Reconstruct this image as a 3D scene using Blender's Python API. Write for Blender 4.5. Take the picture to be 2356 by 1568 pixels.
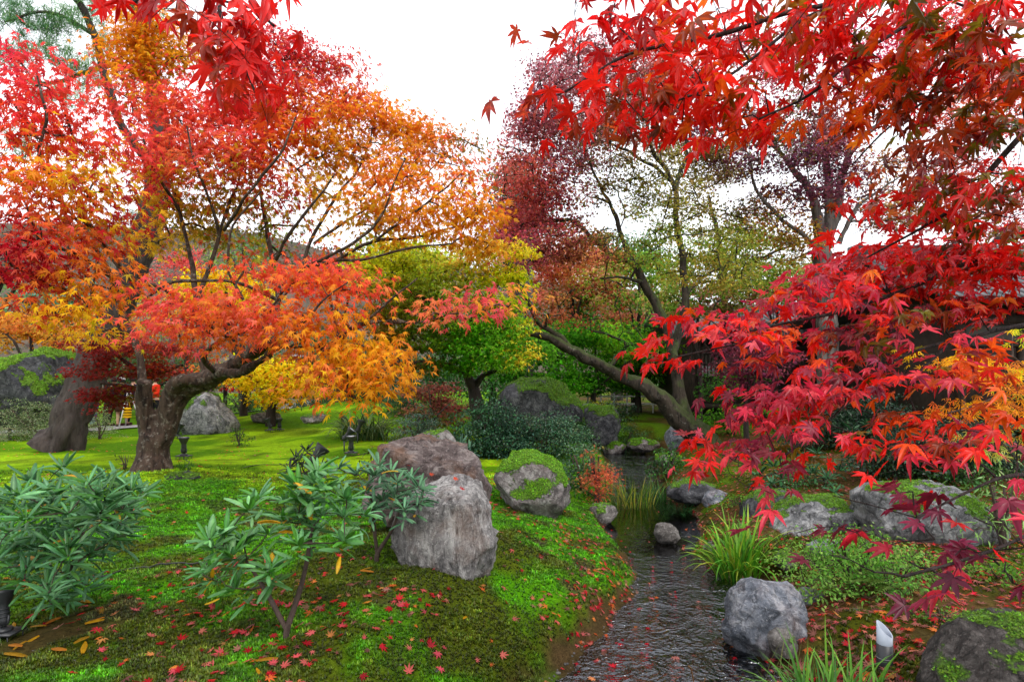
import bpy, math, random
import numpy as np
from mathutils import Vector, Matrix

for _o in list(bpy.data.objects):
    bpy.data.objects.remove(_o)
SC = bpy.context.scene
COL = SC.collection
R = np.random.default_rng(7)
random.seed(7)

# ------------------------------------------------------------------ camera
F, CX, HY, CH = 1308.9, 1178.0, 870.0, 1.6     # focal length, optical axis and horizon in a 2356-wide frame; eye height
cam_d = bpy.data.cameras.new('camera')
cam_d.sensor_width = 36.0
cam_d.lens = 20.0
cam_d.shift_y = (HY - 784.0) / 2356.0
cam_d.clip_start = 0.05
cam_d.clip_end = 3000.0
cam = bpy.data.objects.new('camera', cam_d)
cam.location = (0, 0, CH)
cam.rotation_euler = (math.radians(90), 0, 0)
COL.objects.link(cam)
SC.camera = cam

# ------------------------------------------------------------------ sky (bright overcast) and a very soft sun
SUN_EL, SUN_ROT = math.radians(52), math.radians(150)
world = bpy.data.worlds.new('World')
SC.world = world
world.use_nodes = True
wn, wl = world.node_tree.nodes, world.node_tree.links
wn.clear()
w_out = wn.new('ShaderNodeOutputWorld')
w_bg = wn.new('ShaderNodeBackground')
w_bg.inputs['Strength'].default_value = 0.15
w_sky = wn.new('ShaderNodeTexSky')
w_sky.sky_type = 'NISHITA'
w_sky.sun_disc = False
w_sky.sun_elevation = SUN_EL
w_sky.sun_rotation = SUN_ROT
w_tc = wn.new('ShaderNodeTexCoord')
w_no = wn.new('ShaderNodeTexNoise')
w_no.inputs['Scale'].default_value = 2.2
w_no.inputs['Detail'].default_value = 4.0
w_rp = wn.new('ShaderNodeValToRGB')
w_rp.color_ramp.elements[0].position = 0.35
w_rp.color_ramp.elements[0].color = (6.6, 6.9, 7.4, 1)
w_rp.color_ramp.elements[1].position = 0.65
w_rp.color_ramp.elements[1].color = (7.6, 7.7, 7.9, 1)
w_mx = wn.new('ShaderNodeMixRGB')
w_mx.inputs['Fac'].default_value = 0.9
wl.new(w_tc.outputs['Generated'], w_no.inputs['Vector'])
wl.new(w_no.outputs['Fac'], w_rp.inputs['Fac'])
wl.new(w_sky.outputs['Color'], w_mx.inputs['Color1'])
wl.new(w_rp.outputs['Color'], w_mx.inputs['Color2'])
wl.new(w_mx.outputs['Color'], w_bg.inputs['Color'])
wl.new(w_bg.outputs['Background'], w_out.inputs['Surface'])

sun_d = bpy.data.lights.new('sun', 'SUN')
sun_d.energy = 1.5
sun_d.angle = math.radians(25)
sun_d.color = (1.0, 0.96, 0.9)
sun = bpy.data.objects.new('sun', sun_d)
_sd = Vector((math.sin(SUN_ROT) * math.cos(SUN_EL), math.cos(SUN_ROT) * math.cos(SUN_EL), math.sin(SUN_EL)))
sun.rotation_euler = _sd.to_track_quat('Z', 'Y').to_euler()
sun.location = (0, 0, 30)
COL.objects.link(sun)

SC.render.engine = 'CYCLES'
SC.view_settings.view_transform = 'Standard'
SC.view_settings.look = 'None'
SC.view_settings.exposure = 0.85
SC.view_settings.gamma = 1.0
SC.view_settings.use_curve_mapping = False
SC.cycles.max_bounces = 7
SC.cycles.diffuse_bounces = 4
SC.cycles.glossy_bounces = 3
SC.cycles.transmission_bounces = 5
SC.cycles.transparent_max_bounces = 8
SC.cycles.caustics_reflective = False
SC.cycles.caustics_refractive = False
SC.cycles.use_denoising = True

# ------------------------------------------------------------------ small maths
def W(px, py, Y):
    return np.array([(px - CX) / F * Y, Y, CH - (py - HY) / F * Y])

def lin(r, g, b):
    c = np.array([r, g, b], float) / 255.0
    return np.where(c <= 0.04045, c / 12.92, ((c + 0.055) / 1.055) ** 2.4)

def nrm(v):
    return v / np.maximum(np.linalg.norm(v, axis=-1, keepdims=True), 1e-9)

def sstep(a, b, x):
    t = np.clip((x - a) / (b - a), 0, 1)
    return t * t * (3 - 2 * t)

def _hash(i, j, k):
    n = (i * 73856093) ^ (j * 19349663) ^ (k * 83492791)
    n = (n ^ (n >> 13)) * 1274126177
    n = n & 0x7fffffff
    n = (n ^ (n >> 16)) & 0xffff
    return n / 65535.0

def vnoise(p):
    """value noise in [-1, 1]; p is (N,3)"""
    p = np.asarray(p, float)
    f = np.floor(p)
    i = f.astype(np.int64) + 5000
    u = p - f
    u = u * u * (3 - 2 * u)
    r = 0
    for dx in (0, 1):
        wx = u[:, 0] if dx else 1 - u[:, 0]
        for dy in (0, 1):
            wy = u[:, 1] if dy else 1 - u[:, 1]
            for dz in (0, 1):
                wz = u[:, 2] if dz else 1 - u[:, 2]
                r = r + wx * wy * wz * _hash(i[:, 0] + dx, i[:, 1] + dy, i[:, 2] + dz)
    return r * 2 - 1

def fbm(p, octv=4, lac=2.1, gain=0.5):
    p = np.asarray(p, float)
    a, s = 1.0, 0.0
    for o in range(octv):
        s = s + a * vnoise(p + 17.3 * o)
        p = p * lac
        a *= gain
    return s

def xyz(x, y, z):
    return np.stack([np.asarray(x, float), np.asarray(y, float) + 0 * np.asarray(x, float), np.asarray(z, float) + 0 * np.asarray(x, float)], -1)

# ------------------------------------------------------------------ meshes and objects
def make_mesh(name, V, Fc, mats=(), col=None, smooth=False, midx=None):
    """Fc: (M,k) int array or list of such arrays/lists of faces"""
    me = bpy.data.meshes.new(name)
    V = np.asarray(V, np.float32)
    groups = Fc if isinstance(Fc, list) and len(Fc) and isinstance(Fc[0], np.ndarray) and Fc[0].ndim == 2 else None
    if groups is None:
        if isinstance(Fc, np.ndarray):
            groups = [Fc]
        else:
            byk = {}
            for f in Fc:
                byk.setdefault(len(f), []).append(f)
            groups = [np.array(v, np.int32) for v in byk.values()]
    me.vertices.add(len(V))
    me.vertices.foreach_set('co', V.ravel())
    nl = sum(g.size for g in groups)
    nf = sum(len(g) for g in groups)
    me.loops.add(nl)
    me.polygons.add(nf)
    me.loops.foreach_set('vertex_index', np.concatenate([g.ravel() for g in groups]).astype(np.int32))
    starts, tot = [], 0
    for g in groups:
        starts.append(np.arange(len(g)) * g.shape[1] + tot)
        tot += g.size
    me.polygons.foreach_set('loop_start', np.concatenate(starts).astype(np.int32))
    me.update(calc_edges=True)
    if smooth:
        me.polygons.foreach_set('use_smooth', np.ones(nf, bool))
    if col is not None:
        a = me.attributes.new('Col', 'FLOAT_COLOR', 'POINT')
        c = np.ones((len(V), 4), np.float32)
        c[:, :3] = col
        a.data.foreach_set('color', c.ravel())
    for m in (mats if isinstance(mats, (list, tuple)) else [mats]):
        me.materials.append(m)
    if midx is not None:
        me.polygons.foreach_set('material_index', np.asarray(midx, np.int32))
    me.validate()
    return me

def link(name, me, parent=None, loc=None):
    o = bpy.data.objects.new(name, me)
    if parent is not None:
        o.parent = parent
    if loc is not None:
        o.location = loc
    COL.objects.link(o)
    return o

def tag(o, label=None, cat=None, group=None, kind=None):
    if label: o['label'] = label
    if cat: o['category'] = cat
    if group: o['group'] = group
    if kind: o['kind'] = kind
    return o

def empty(name, loc, label=None, cat=None, group=None):
    o = bpy.data.objects.new(name, None)
    o.location = tuple(float(v) for v in loc)
    o.empty_display_size = 0.1
    COL.objects.link(o)
    return tag(o, label, cat, group)

def child(name, V, Fc, mat, root, **kw):
    """a part whose vertices are given in world coordinates"""
    org = np.array(root.location)
    return link(name, make_mesh(name, np.asarray(V) - org, Fc, mat, **kw), root)

class MB:
    """collects simple solids into one mesh"""
    def __init__(self):
        self.V, self.F, self.n = [], [], 0
    def add(self, V, Fc):
        self.V.append(np.asarray(V, float))
        self.F += [tuple(int(i) + self.n for i in f) for f in Fc]
        self.n += len(V)
    def box(self, c, s, rz=0.0, M=None):
        x, y, z = [v / 2 for v in s]
        V = np.array([[-x, -y, -z], [x, -y, -z], [x, y, -z], [-x, y, -z], [-x, -y, z], [x, -y, z], [x, y, z], [-x, y, z]])
        if M is not None:
            V = V @ np.array(M).T
        if rz:
            cz, sz = math.cos(rz), math.sin(rz)
            V = V @ np.array([[cz, -sz, 0], [sz, cz, 0], [0, 0, 1]]).T
        self.add(V + np.array(c), [(0, 3, 2, 1), (4, 5, 6, 7), (0, 1, 5, 4), (1, 2, 6, 5), (2, 3, 7, 6), (3, 0, 4, 7)])
        return self
    def tube(self, P, r, sides=8, cap=True):
        V, Q = tube(P, r, sides)
        n = len(np.atleast_2d(P))
        Fc = [tuple(q) for q in Q]
        if cap:
            Fc += [tuple(range(sides - 1, -1, -1)), tuple(range((n - 1) * sides, n * sides))]
        self.add(V, Fc)
        return self
    def lathe(self, prof, sides=16, M=None, org=(0, 0, 0)):
        a = np.arange(sides) / sides * 2 * math.pi
        V = np.concatenate([np.stack([r * np.cos(a), r * np.sin(a), np.full(sides, z)], 1) for r, z in prof])
        if M is not None:
            V = V @ np.array(M).T
        Fc = []
        for k in range(len(prof) - 1):
            for i in range(sides):
                j = (i + 1) % sides
                Fc.append((k * sides + i, k * sides + j, (k + 1) * sides + j, (k + 1) * sides + i))
        Fc += [tuple(range(sides - 1, -1, -1)), tuple(range((len(prof) - 1) * sides, len(prof) * sides))]
        self.add(V + np.array(org), Fc)
        return self
    def mesh(self, name, mat, smooth=False):
        return make_mesh(name, np.concatenate(self.V), self.F, mat, smooth=smooth)
    def build(self, name, mat, parent=None, smooth=False, loc=None):
        return link(name, self.mesh(name, mat, smooth), parent, loc)

def tube(P, r, sides=8):
    P = np.asarray(P, float)
    n = len(P)
    r = np.broadcast_to(np.asarray(r, float), (n,))
    T = nrm(np.gradient(P, axis=0))
    ref = np.array([0, 0, 1.0]) if abs(T[0, 2]) < 0.9 else np.array([1.0, 0, 0])
    u = nrm(np.cross(T[0], ref))
    a = np.arange(sides) / sides * 2 * math.pi
    V = np.empty((n, sides, 3))
    for k in range(n):
        u = nrm(u - T[k] * np.dot(u, T[k]))
        v = np.cross(T[k], u)
        V[k] = P[k] + r[k] * (np.cos(a)[:, None] * u + np.sin(a)[:, None] * v)
    i = np.arange(sides)
    j = (i + 1) % sides
    Q = np.concatenate([np.stack([k * sides + i, k * sides + j, (k + 1) * sides + j, (k + 1) * sides + i], 1) for k in range(n - 1)])
    return V.reshape(-1, 3), Q

def catmull(P, step):
    """resample control rows (any columns, first three are xyz) along a smooth curve"""
    P = np.asarray(P, float)
    if len(P) < 2:
        return P
    E = np.vstack([2 * P[0] - P[1], P, 2 * P[-1] - P[-2]])
    out = []
    for k in range(1, len(E) - 2):
        L = np.linalg.norm(E[k + 1, :3] - E[k, :3])
        m = max(2, int(math.ceil(L / step)))
        t = (np.arange(m) / m)[:, None]
        p0, p1, p2, p3 = E[k - 1], E[k], E[k + 1], E[k + 2]
        out.append(0.5 * ((2 * p1) + (-p0 + p2) * t + (2 * p0 - 5 * p1 + 4 * p2 - p3) * t ** 2 + (-p0 + 3 * p1 - 3 * p2 + p3) * t ** 3))
    out.append(P[-1:])
    return np.vstack(out)

# ------------------------------------------------------------------ materials
def new_mat(name):
    m = bpy.data.materials.new(name)
    m.use_nodes = True
    nt = m.node_tree
    nt.nodes.clear()
    out = nt.nodes.new('ShaderNodeOutputMaterial')
    return m, nt, out

def N(nt, t, **kw):
    n = nt.nodes.new(t)
    for k, v in kw.items():
        if k in n.inputs.keys():
            n.inputs[k].default_value = v
        else:
            setattr(n, k, v)
    return n

def ramp(nt, fac, stops):
    n = nt.nodes.new('ShaderNodeValToRGB')
    e = n.color_ramp.elements
    while len(e) < len(stops):
        e.new(0.5)
    for k, (p, c) in enumerate(stops):
        e[k].position = p
        e[k].color = tuple(c) + (1,) if len(c) == 3 else c
    nt.links.new(fac, n.inputs['Fac'])
    return n.outputs['Color']

def noise(nt, vec, scale, detail=4, rough=0.55, dist=0.0):
    n = N(nt, 'ShaderNodeTexNoise', Scale=scale, Detail=detail, Roughness=rough, Distortion=dist)
    nt.links.new(vec, n.inputs['Vector'])
    return n.outputs['Fac']

def mixc(nt, fac, a, b, mode='MIX'):
    n = nt.nodes.new('ShaderNodeMixRGB')
    n.blend_type = mode
    for s, v in (('Fac', fac), ('Color1', a), ('Color2', b)):
        if hasattr(v, 'links') or hasattr(v, 'is_linked'):
            nt.links.new(v, n.inputs[s])
        elif s == 'Fac':
            n.inputs[s].default_value = v
        else:
            n.inputs[s].default_value = tuple(v) + (1,) if len(v) == 3 else v
    return n.outputs['Color']

def math_n(nt, op, a, b=0.0, clamp=False):
    n = nt.nodes.new('ShaderNodeMath')
    n.operation = op
    n.use_clamp = clamp
    for k, v in enumerate((a, b)):
        if hasattr(v, 'is_linked'):
            nt.links.new(v, n.inputs[k])
        else:
            n.inputs[k].default_value = v
    return n.outputs[0]

def bump(nt, h, strength, dist, normal=None):
    n = N(nt, 'ShaderNodeBump', Strength=strength, Distance=dist)
    nt.links.new(h, n.inputs['Height'])
    if normal is not None:
        nt.links.new(normal, n.inputs['Normal'])
    return n.outputs['Normal']

def prin(nt, out, base, rough=0.7, spec=0.3, normal=None, metal=0.0, **kw):
    p = nt.nodes.new('ShaderNodeBsdfPrincipled')
    if hasattr(base, 'is_linked'):
        nt.links.new(base, p.inputs['Base Color'])
    else:
        p.inputs['Base Color'].default_value = tuple(base) + (1,)
    if hasattr(rough, 'is_linked'):
        nt.links.new(rough, p.inputs['Roughness'])
    else:
        p.inputs['Roughness'].default_value = rough
    p.inputs['Specular IOR Level'].default_value = spec
    p.inputs['Metallic'].default_value = metal
    if normal is not None:
        nt.links.new(normal, p.inputs['Normal'])
    if out is not None:
        nt.links.new(p.outputs[0], out.inputs['Surface'])
    return p

def objcoord(nt):
    return nt.nodes.new('ShaderNodeTexCoord').outputs['Object']

def worldpos(nt):
    return nt.nodes.new('ShaderNodeNewGeometry').outputs['Position']

def simple(name, c, rough=0.6, spec=0.3, var=0.25, scale=8.0, bmp=0.0, metal=0.0):
    m, nt, out = new_mat(name)
    v = objcoord(nt)
    f = noise(nt, v, scale, 5)
    c = np.array(c)
    base = ramp(nt, f, [(0.3, tuple(c * (1 - var))), (0.7, tuple(np.minimum(c * (1 + var), 1)))])
    nb = bump(nt, noise(nt, v, scale * 4, 5), bmp, 0.02) if bmp else None
    prin(nt, out, base, rough, spec, nb, metal)
    return m

def leaf_mat(name, trans=0.45, rough=0.45, spec=0.35, from_object=False, tboost=1.25, vein=0.0, blotch=0.0):
    """leaf blades: colour from the mesh (and from the object for single leaves), light shines through"""
    m, nt, out = new_mat(name)
    at = N(nt, 'ShaderNodeAttribute', attribute_name='Col')
    c = at.outputs['Color']
    if from_object:
        oi = nt.nodes.new('ShaderNodeObjectInfo')
        c = mixc(nt, 1.0, c, oi.outputs['Color'], 'MULTIPLY')
    f = noise(nt, worldpos(nt), 38.0, 3)
    c = mixc(nt, 0.55, c, ramp(nt, f, [(0.3, (0.62, 0.62, 0.62)), (0.7, (1.25, 1.25, 1.25))]), 'MULTIPLY')
    if blotch:
        f2 = noise(nt, worldpos(nt), 24.0, 5, 0.65)
        c = mixc(nt, ramp(nt, f2, [(0.50, (0, 0, 0)), (0.68, (blotch,) * 3)]), c, mixc(nt, 1.0, c, (0.45, 0.55, 0.6), 'MULTIPLY'))
        f3 = noise(nt, worldpos(nt), 160.0, 2, 0.5)
        c = mixc(nt, ramp(nt, f3, [(0.66, (0, 0, 0)), (0.72, (0.6,) * 3)]), c, (0.06, 0.025, 0.012))
    p = prin(nt, None, c, rough, spec)
    tr = nt.nodes.new('ShaderNodeBsdfTranslucent')
    tc = mixc(nt, 1.0, c, (tboost, tboost, tboost), 'MULTIPLY')
    tc.node.use_clamp = True
    nt.links.new(tc, tr.inputs['Color'])
    mx = N(nt, 'ShaderNodeMixShader', Fac=trans)
    nt.links.new(p.outputs[0], mx.inputs[1])
    nt.links.new(tr.outputs[0], mx.inputs[2])
    nt.links.new(mx.outputs[0], out.inputs['Surface'])
    return m

def bark_mat(name, dark, mid, pale, lichen=0.5, moss=0.0, zs=0.25, scale=9.0):
    m, nt, out = new_mat(name)
    pos = worldpos(nt)
    mp = nt.nodes.new('ShaderNodeMapping')
    mp.inputs['Scale'].default_value = (1, 1, zs)
    nt.links.new(pos, mp.inputs['Vector'])
    f = noise(nt, mp.outputs[0], scale, 8, 0.65, 0.4)
    base = ramp(nt, f, [(0.36, dark), (0.52, mid), (0.7, np.array(mid) * 1.5)])
    l = noise(nt, pos, scale * 0.9, 6, 0.7)
    lf = ramp(nt, l, [(0.62 - 0.12 * lichen, (0, 0, 0)), (0.70, (lichen,) * 3)])
    base = mixc(nt, lf, base, pale)
    if moss:
        g = nt.nodes.new('ShaderNodeNewGeometry')
        sx = nt.nodes.new('ShaderNodeSeparateXYZ')
        nt.links.new(g.outputs['Normal'], sx.inputs[0])
        mf = math_n(nt, 'ADD', sx.outputs['Z'], math_n(nt, 'MULTIPLY', noise(nt, pos, 5.0, 5), 1.2))
        mf = ramp(nt, mf, [(0.75, (0, 0, 0)), (1.0, (moss,) * 3)])
        base = mixc(nt, mf, base, (0.05, 0.09, 0.012))
    nb = bump(nt, f, 0.9, 0.03, bump(nt, l, 0.4, 0.01))
    prin(nt, out, base, 0.85, 0.2, nb)
    return m

def rock_mat(name, dark, mid, pale, rust=0.0, moss=0.0, mossc=(0.09, 0.19, 0.012), scale=3.0, mlo=0.9, spots=0.5, streak=1.0, mscale=3.0):
    m, nt, out = new_mat(name)
    pos = worldpos(nt)
    mp = nt.nodes.new('ShaderNodeMapping')
    mp.inputs['Scale'].default_value = (1, 1, streak)
    mp.inputs['Rotation'].default_value = (0.2, 0.25, 0.3)
    nt.links.new(pos, mp.inputs['Vector'])
    f = noise(nt, mp.outputs[0], scale * 1.5, 10, 0.74, 0.5)
    base = ramp(nt, f, [(0.36, dark), (0.5, mid), (0.62, pale)])
    l = noise(nt, pos, scale * 7, 7, 0.75)
    base = mixc(nt, ramp(nt, l, [(0.55, (0, 0, 0)), (0.60, (spots,) * 3)]), base, np.minimum(np.array(pale) * 1.35, 0.7))
    l2 = noise(nt, mp.outputs[0], scale * 2.3, 8, 0.7, 0.8)
    base = mixc(nt, ramp(nt, l2, [(0.34, (0.9, 0.9, 0.9)), (0.46, (0, 0, 0))]), base, np.array(dark) * 0.5)
    if rust:
        base = mixc(nt, ramp(nt, noise(nt, pos, scale * 0.7, 6, 0.6), [(0.5, (0, 0, 0)), (0.64, (rust,) * 3)]), base, (0.20, 0.10, 0.055))
    vo = N(nt, 'ShaderNodeTexVoronoi', Scale=scale * 2.2)
    vo.feature = 'DISTANCE_TO_EDGE'
    wv = mixc(nt, 0.35, mp.outputs[0], N_col(nt, pos, scale))
    nt.links.new(wv, vo.inputs['Vector'])
    crack = ramp(nt, vo.outputs['Distance'], [(0.0, (0, 0, 0)), (0.035, (1, 1, 1))])
    base = mixc(nt, 0.45, base, crack, 'MULTIPLY')
    rough = 0.8
    nb = bump(nt, f, 1.0, 0.06, bump(nt, l, 0.9, 0.02, bump(nt, crack, 0.4, 0.012)))
    if moss:
        ma = N(nt, 'ShaderNodeAttribute', attribute_name='Moss')
        mf = math_n(nt, 'ADD', ma.outputs['Fac'], math_n(nt, 'MULTIPLY', math_n(nt, 'SUBTRACT', noise(nt, pos, 16.0, 6, 0.7), 0.5), 1.3))
        mf = ramp(nt, mf, [(0.42, (0, 0, 0)), (0.58, (moss,) * 3)])
        mfine = noise(nt, pos, 55.0, 4)
        mc = ramp(nt, mfine, [(0.35, np.array(mossc) * 0.4), (0.65, np.array(mossc) * 1.5)])
        base = mixc(nt, mf, base, mc)
        nb = bump(nt, math_n(nt, 'MULTIPLY', mf, math_n(nt, 'ADD', mfine, 0.6)), 0.9, 0.03, nb)
    prin(nt, out, base, rough, 0.25, nb)
    return m

def N_col(nt, vec, scale):
    n = N(nt, 'ShaderNodeTexNoise', Scale=scale, Detail=3.0)
    nt.links.new(vec, n.inputs['Vector'])
    return n.outputs['Color']

# ------------------------------------------------------------------ terrain
WATER_Z = -0.5
STREAM = np.array([(-0.6, 1.0), (-0.45, 2.6), (0.0, 3.4), (0.34, 3.94), (0.82, 4.82), (1.16, 5.5), (1.36, 6.1), (1.36, 6.6), (1.30, 7.6), (1.38, 8.4), (1.6, 9.0),
                   (1.75, 10.0), (2.0, 11.2), (2.15, 12.5), (2.5, 14.2), (2.5, 15.8), (3.0, 17.5), (4.2, 17.2), (4.1, 15.8), (3.6, 14.2), (3.25, 12.5), (2.95, 11.2),
                   (2.75, 10.0), (2.8, 9.2), (2.78, 8.6), (2.45, 7.5), (2.15, 6.75), (2.15, 6.2), (2.5, 5.9), (2.75, 5.6), (2.6, 5.2), (2.15, 4.75), (1.82, 4.43), (1.95, 3.94), (1.95, 3.2), (1.9, 2.2), (1.9, 1.0)])

def sdf_poly(x, y, P):
    d = np.full(x.shape, 1e9)
    inside = np.zeros(x.shape, bool)
    n = len(P)
    for k in range(n):
        ax, ay = P[k]
        bx, by = P[(k + 1) % n]
        ex, ey = bx - ax, by - ay
        t = np.clip(((x - ax) * ex + (y - ay) * ey) / (ex * ex + ey * ey), 0, 1)
        d = np.minimum(d, (x - ax - t * ex) ** 2 + (y - ay - t * ey) ** 2)
        c = ((ay > y) != (by > y)) & (x < (bx - ax) * (y - ay) / (by - ay + 1e-12) + ax)
        inside ^= c
    return np.where(inside, -1, 1) * np.sqrt(d)

def bump2(x, y, cx, cy, sx, sy):
    return np.exp(-((x - cx) / sx) ** 2 - ((y - cy) / sy) ** 2)

def zfun(x, y, full=False):
    x = np.atleast_1d(np.asarray(x, float))
    y = np.atleast_1d(np.asarray(y, float)) + 0 * x
    sh = x.shape
    x, y = x.ravel(), y.ravel()
    d = sdf_poly(x, y, STREAM) + 0.05 * vnoise(xyz(x * 4, y * 4, 0)) + 0.02 * vnoise(xyz(x * 13, y * 13, 3))
    mid = np.interp(y, [0, 4, 6, 8, 12, 17], [0.9, 1.3, 1.8, 2.05, 2.7, 3.4])
    right = sstep(-0.5, 0.5, x - mid)
    land = -0.12 * right
    land = land + 0.14 * bump2(x, y, -0.9, 5.6, 1.3, 1.5) * (1 - right)
    land = land + 0.55 * bump2(x, y, -6.8, 22, 3.6, 3.6) + 0.28 * bump2(x, y, -10.0, 19.5, 2.2, 2.0) + 0.35 * bump2(x, y, -3.5, 21, 3, 3)
    land = land + 0.10 * bump2(x, y, -6.0, 9.6, 1.4, 1.2) - 0.14 * sstep(14, 20, y) * (1 - right) * sstep(-6, -12, x)
    land = land + 0.25 * right * sstep(7, 16, y) + 0.5 * right * bump2(x, y, 8.0, 9.0, 3.5, 3.0)
    land = land + 0.05 * vnoise(xyz(x * 0.6, y * 0.6, 1)) + 0.028 * vnoise(xyz(x * 1.9, y * 1.9, 5))
    w = np.interp(y, [0, 3.5, 6, 9, 14], [0.9, 1.0, 1.5, 1.6, 1.0])
    w = np.where(x > mid, 0.9, w)
    rise = 0.34 * sstep(0.0, 0.24, d) + 0.66 * sstep(0.05, 1.0, d / w)
    z = WATER_Z + (land - WATER_Z) * rise
    z = np.where(d < 0, WATER_Z - 0.13 * sstep(0, 0.35, -d) - 0.015 * (1 + vnoise(xyz(x * 9, y * 9, 8))), z)
    near = sstep(11, 6, y)
    z = z + near * sstep(0.1, 0.4, d) * (0.012 * vnoise(xyz(x * 7, y * 7, 2)) + 0.007 * vnoise(xyz(x * 19, y * 19, 2)))
    far = sstep(40, 130, np.hypot(x, y))
    z = z * (1 - far)
    if full:
        return z.reshape(sh), d.reshape(sh), right.reshape(sh)
    return z.reshape(sh)

def G(px, py, lo=1.4, hi=60.0):
    """point of the ground along the line of sight of a picture point"""
    Y = np.exp(np.linspace(math.log(lo), math.log(hi), 900))
    X = (px - CX) / F * Y
    Zr = CH - (py - HY) / F * Y
    Zg = zfun(X, Y)
    below = np.nonzero(Zr <= Zg)[0]
    k = below[0] if len(below) else len(Y) - 1
    return np.array([X[k], Y[k], Zg[k]])

def gz(x, y):
    return float(zfun(np.array([x]), np.array([y]))[0])

def axis(lo_, fine_lo, fine_hi, hi_, step, grow):
    a = list(np.arange(fine_lo, fine_hi, step))
    s = step
    while a[-1] < hi_:
        s *= grow
        a.append(a[-1] + s)
    s = step
    while a[0] > lo_:
        s *= grow
        a.insert(0, a[0] - s)
    return np.array(a)

gx = axis(-400, -3.6, 4.2, 400, 0.05, 1.06)
gy = axis(-60, 2.2, 8.5, 600, 0.05, 1.05)
GXX, GYY = np.meshgrid(gx, gy)
GZ, GD, GR = zfun(GXX, GYY, True)
nx_, ny_ = len(gx), len(gy)
ii = np.arange(nx_ * ny_).reshape(ny_, nx_)
gq = np.stack([ii[:-1, :-1], ii[:-1, 1:], ii[1:, 1:], ii[1:, :-1]], -1).reshape(-1, 4)

C_LAWN = lin(150, 192, 26) * 0.78
C_LAWN2 = lin(96, 146, 16) * 0.62
C_DEEP = lin(84, 150, 16) * 0.72
C_MOSS = lin(92, 128, 22) * 0.56
C_OLIVE = lin(100, 108, 30) * 0.5
C_DIRT = lin(104, 84, 58) * 0.5
C_BED = lin(72, 66, 54) * 0.5
C_LITTER = lin(112, 90, 56) * 0.5

def ground_col(x, y, d, right):
    n1 = vnoise(xyz(x * 0.8, y * 0.8, 11))[:, None]
    n2 = fbm(xyz(x * 2.6, y * 2.6, 21), 4)[:, None]
    n3 = fbm(xyz(x * 0.45, y * 0.9, 31), 3)[:, None]
    x, y, d, right = x[:, None], y[:, None], d[:, None], right[:, None]
    edge = 8.2 + 0.9 * n1 + 0.5 * n2
    c = C_MOSS + (C_DEEP - C_MOSS) * sstep(-0.3, 0.35, n2 + 0.7 * sstep(4.6, 6.2, y) - 0.25)
    c = c + (C_OLIVE - c) * sstep(0.1, 0.55, -n2 + 0.35 * sstep(5, 3.2, y) - 0.25 * sstep(5, 6.5, y)) * 0.8
    lawn = C_LAWN + (C_LAWN2 - C_LAWN) * sstep(-0.25, 0.55, n3 + 0.45 * n2 + 0.75 * sstep(13, 18, y))
    lawn = lawn + (C_OLIVE - lawn) * 0.6 * sstep(0.25, 0.8, -n3 + 0.7 * n2)
    c = c + (lawn - c) * sstep(edge - 0.35, edge + 0.35, y) * sstep(1.5, -0.6, x)
    r = C_OLIVE * 0.8 + (C_MOSS - C_OLIVE * 0.8) * sstep(-0.1, 0.4, n2)
    r = r + (C_LITTER - r) * sstep(-0.25, 0.35, fbm(xyz(x[:, 0] * 1.3, y[:, 0] * 1.3, 51), 4)[:, None] + 0.15 * sstep(7.5, 9.5, y) - 0.22)
    c = c + (r - c) * right
    patch = sstep(0.45, 0.75, fbm(xyz(x[:, 0] * 1.1, y[:, 0] * 1.1, 77), 4)[:, None] + 0.45 * n2 + 0.30 * bump2(x, y, -1.9, 4.6, 0.9, 0.4))
    c = c + (C_DIRT - c) * patch * sstep(8, 6.5, y) * 0.85
    c = c + (C_DIRT * 0.9 - c) * sstep(0.17, 0.04, d + 0.12 * n2)
    c = c + (C_BED - c) * sstep(0.03, -0.03, d)
    return c

gcol = ground_col(GXX.ravel(), GYY.ravel(), GD.ravel(), GR.ravel())

m_ground, nt, out = new_mat('moss_and_earth')
at = N(nt, 'ShaderNodeAttribute', attribute_name='Col')
pos = worldpos(nt)
f1 = noise(nt, pos, 45.0, 6, 0.7)
f2 = noise(nt, pos, 9.0, 6, 0.65)
base = mixc(nt, 0.7, at.outputs['Color'], ramp(nt, f1, [(0.32, (0.3, 0.3, 0.25)), (0.68, (1.6, 1.6, 1.4))]), 'MULTIPLY')
base = mixc(nt, 0.75, base, ramp(nt, f2, [(0.3, (0.55, 0.62, 0.55)), (0.7, (1.38, 1.28, 1.2))]), 'MULTIPLY')
nb = bump(nt, f1, 0.8, 0.03, bump(nt, f2, 0.6, 0.06))
prin(nt, out, base, 0.95, 0.03, nb)
gv = np.stack([GXX.ravel(), GYY.ravel(), GZ.ravel()], 1)
ground = link('ground', make_mesh('ground', gv, gq.astype(np.int32), m_ground, col=gcol, smooth=True))
tag(ground, kind='structure')

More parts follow.
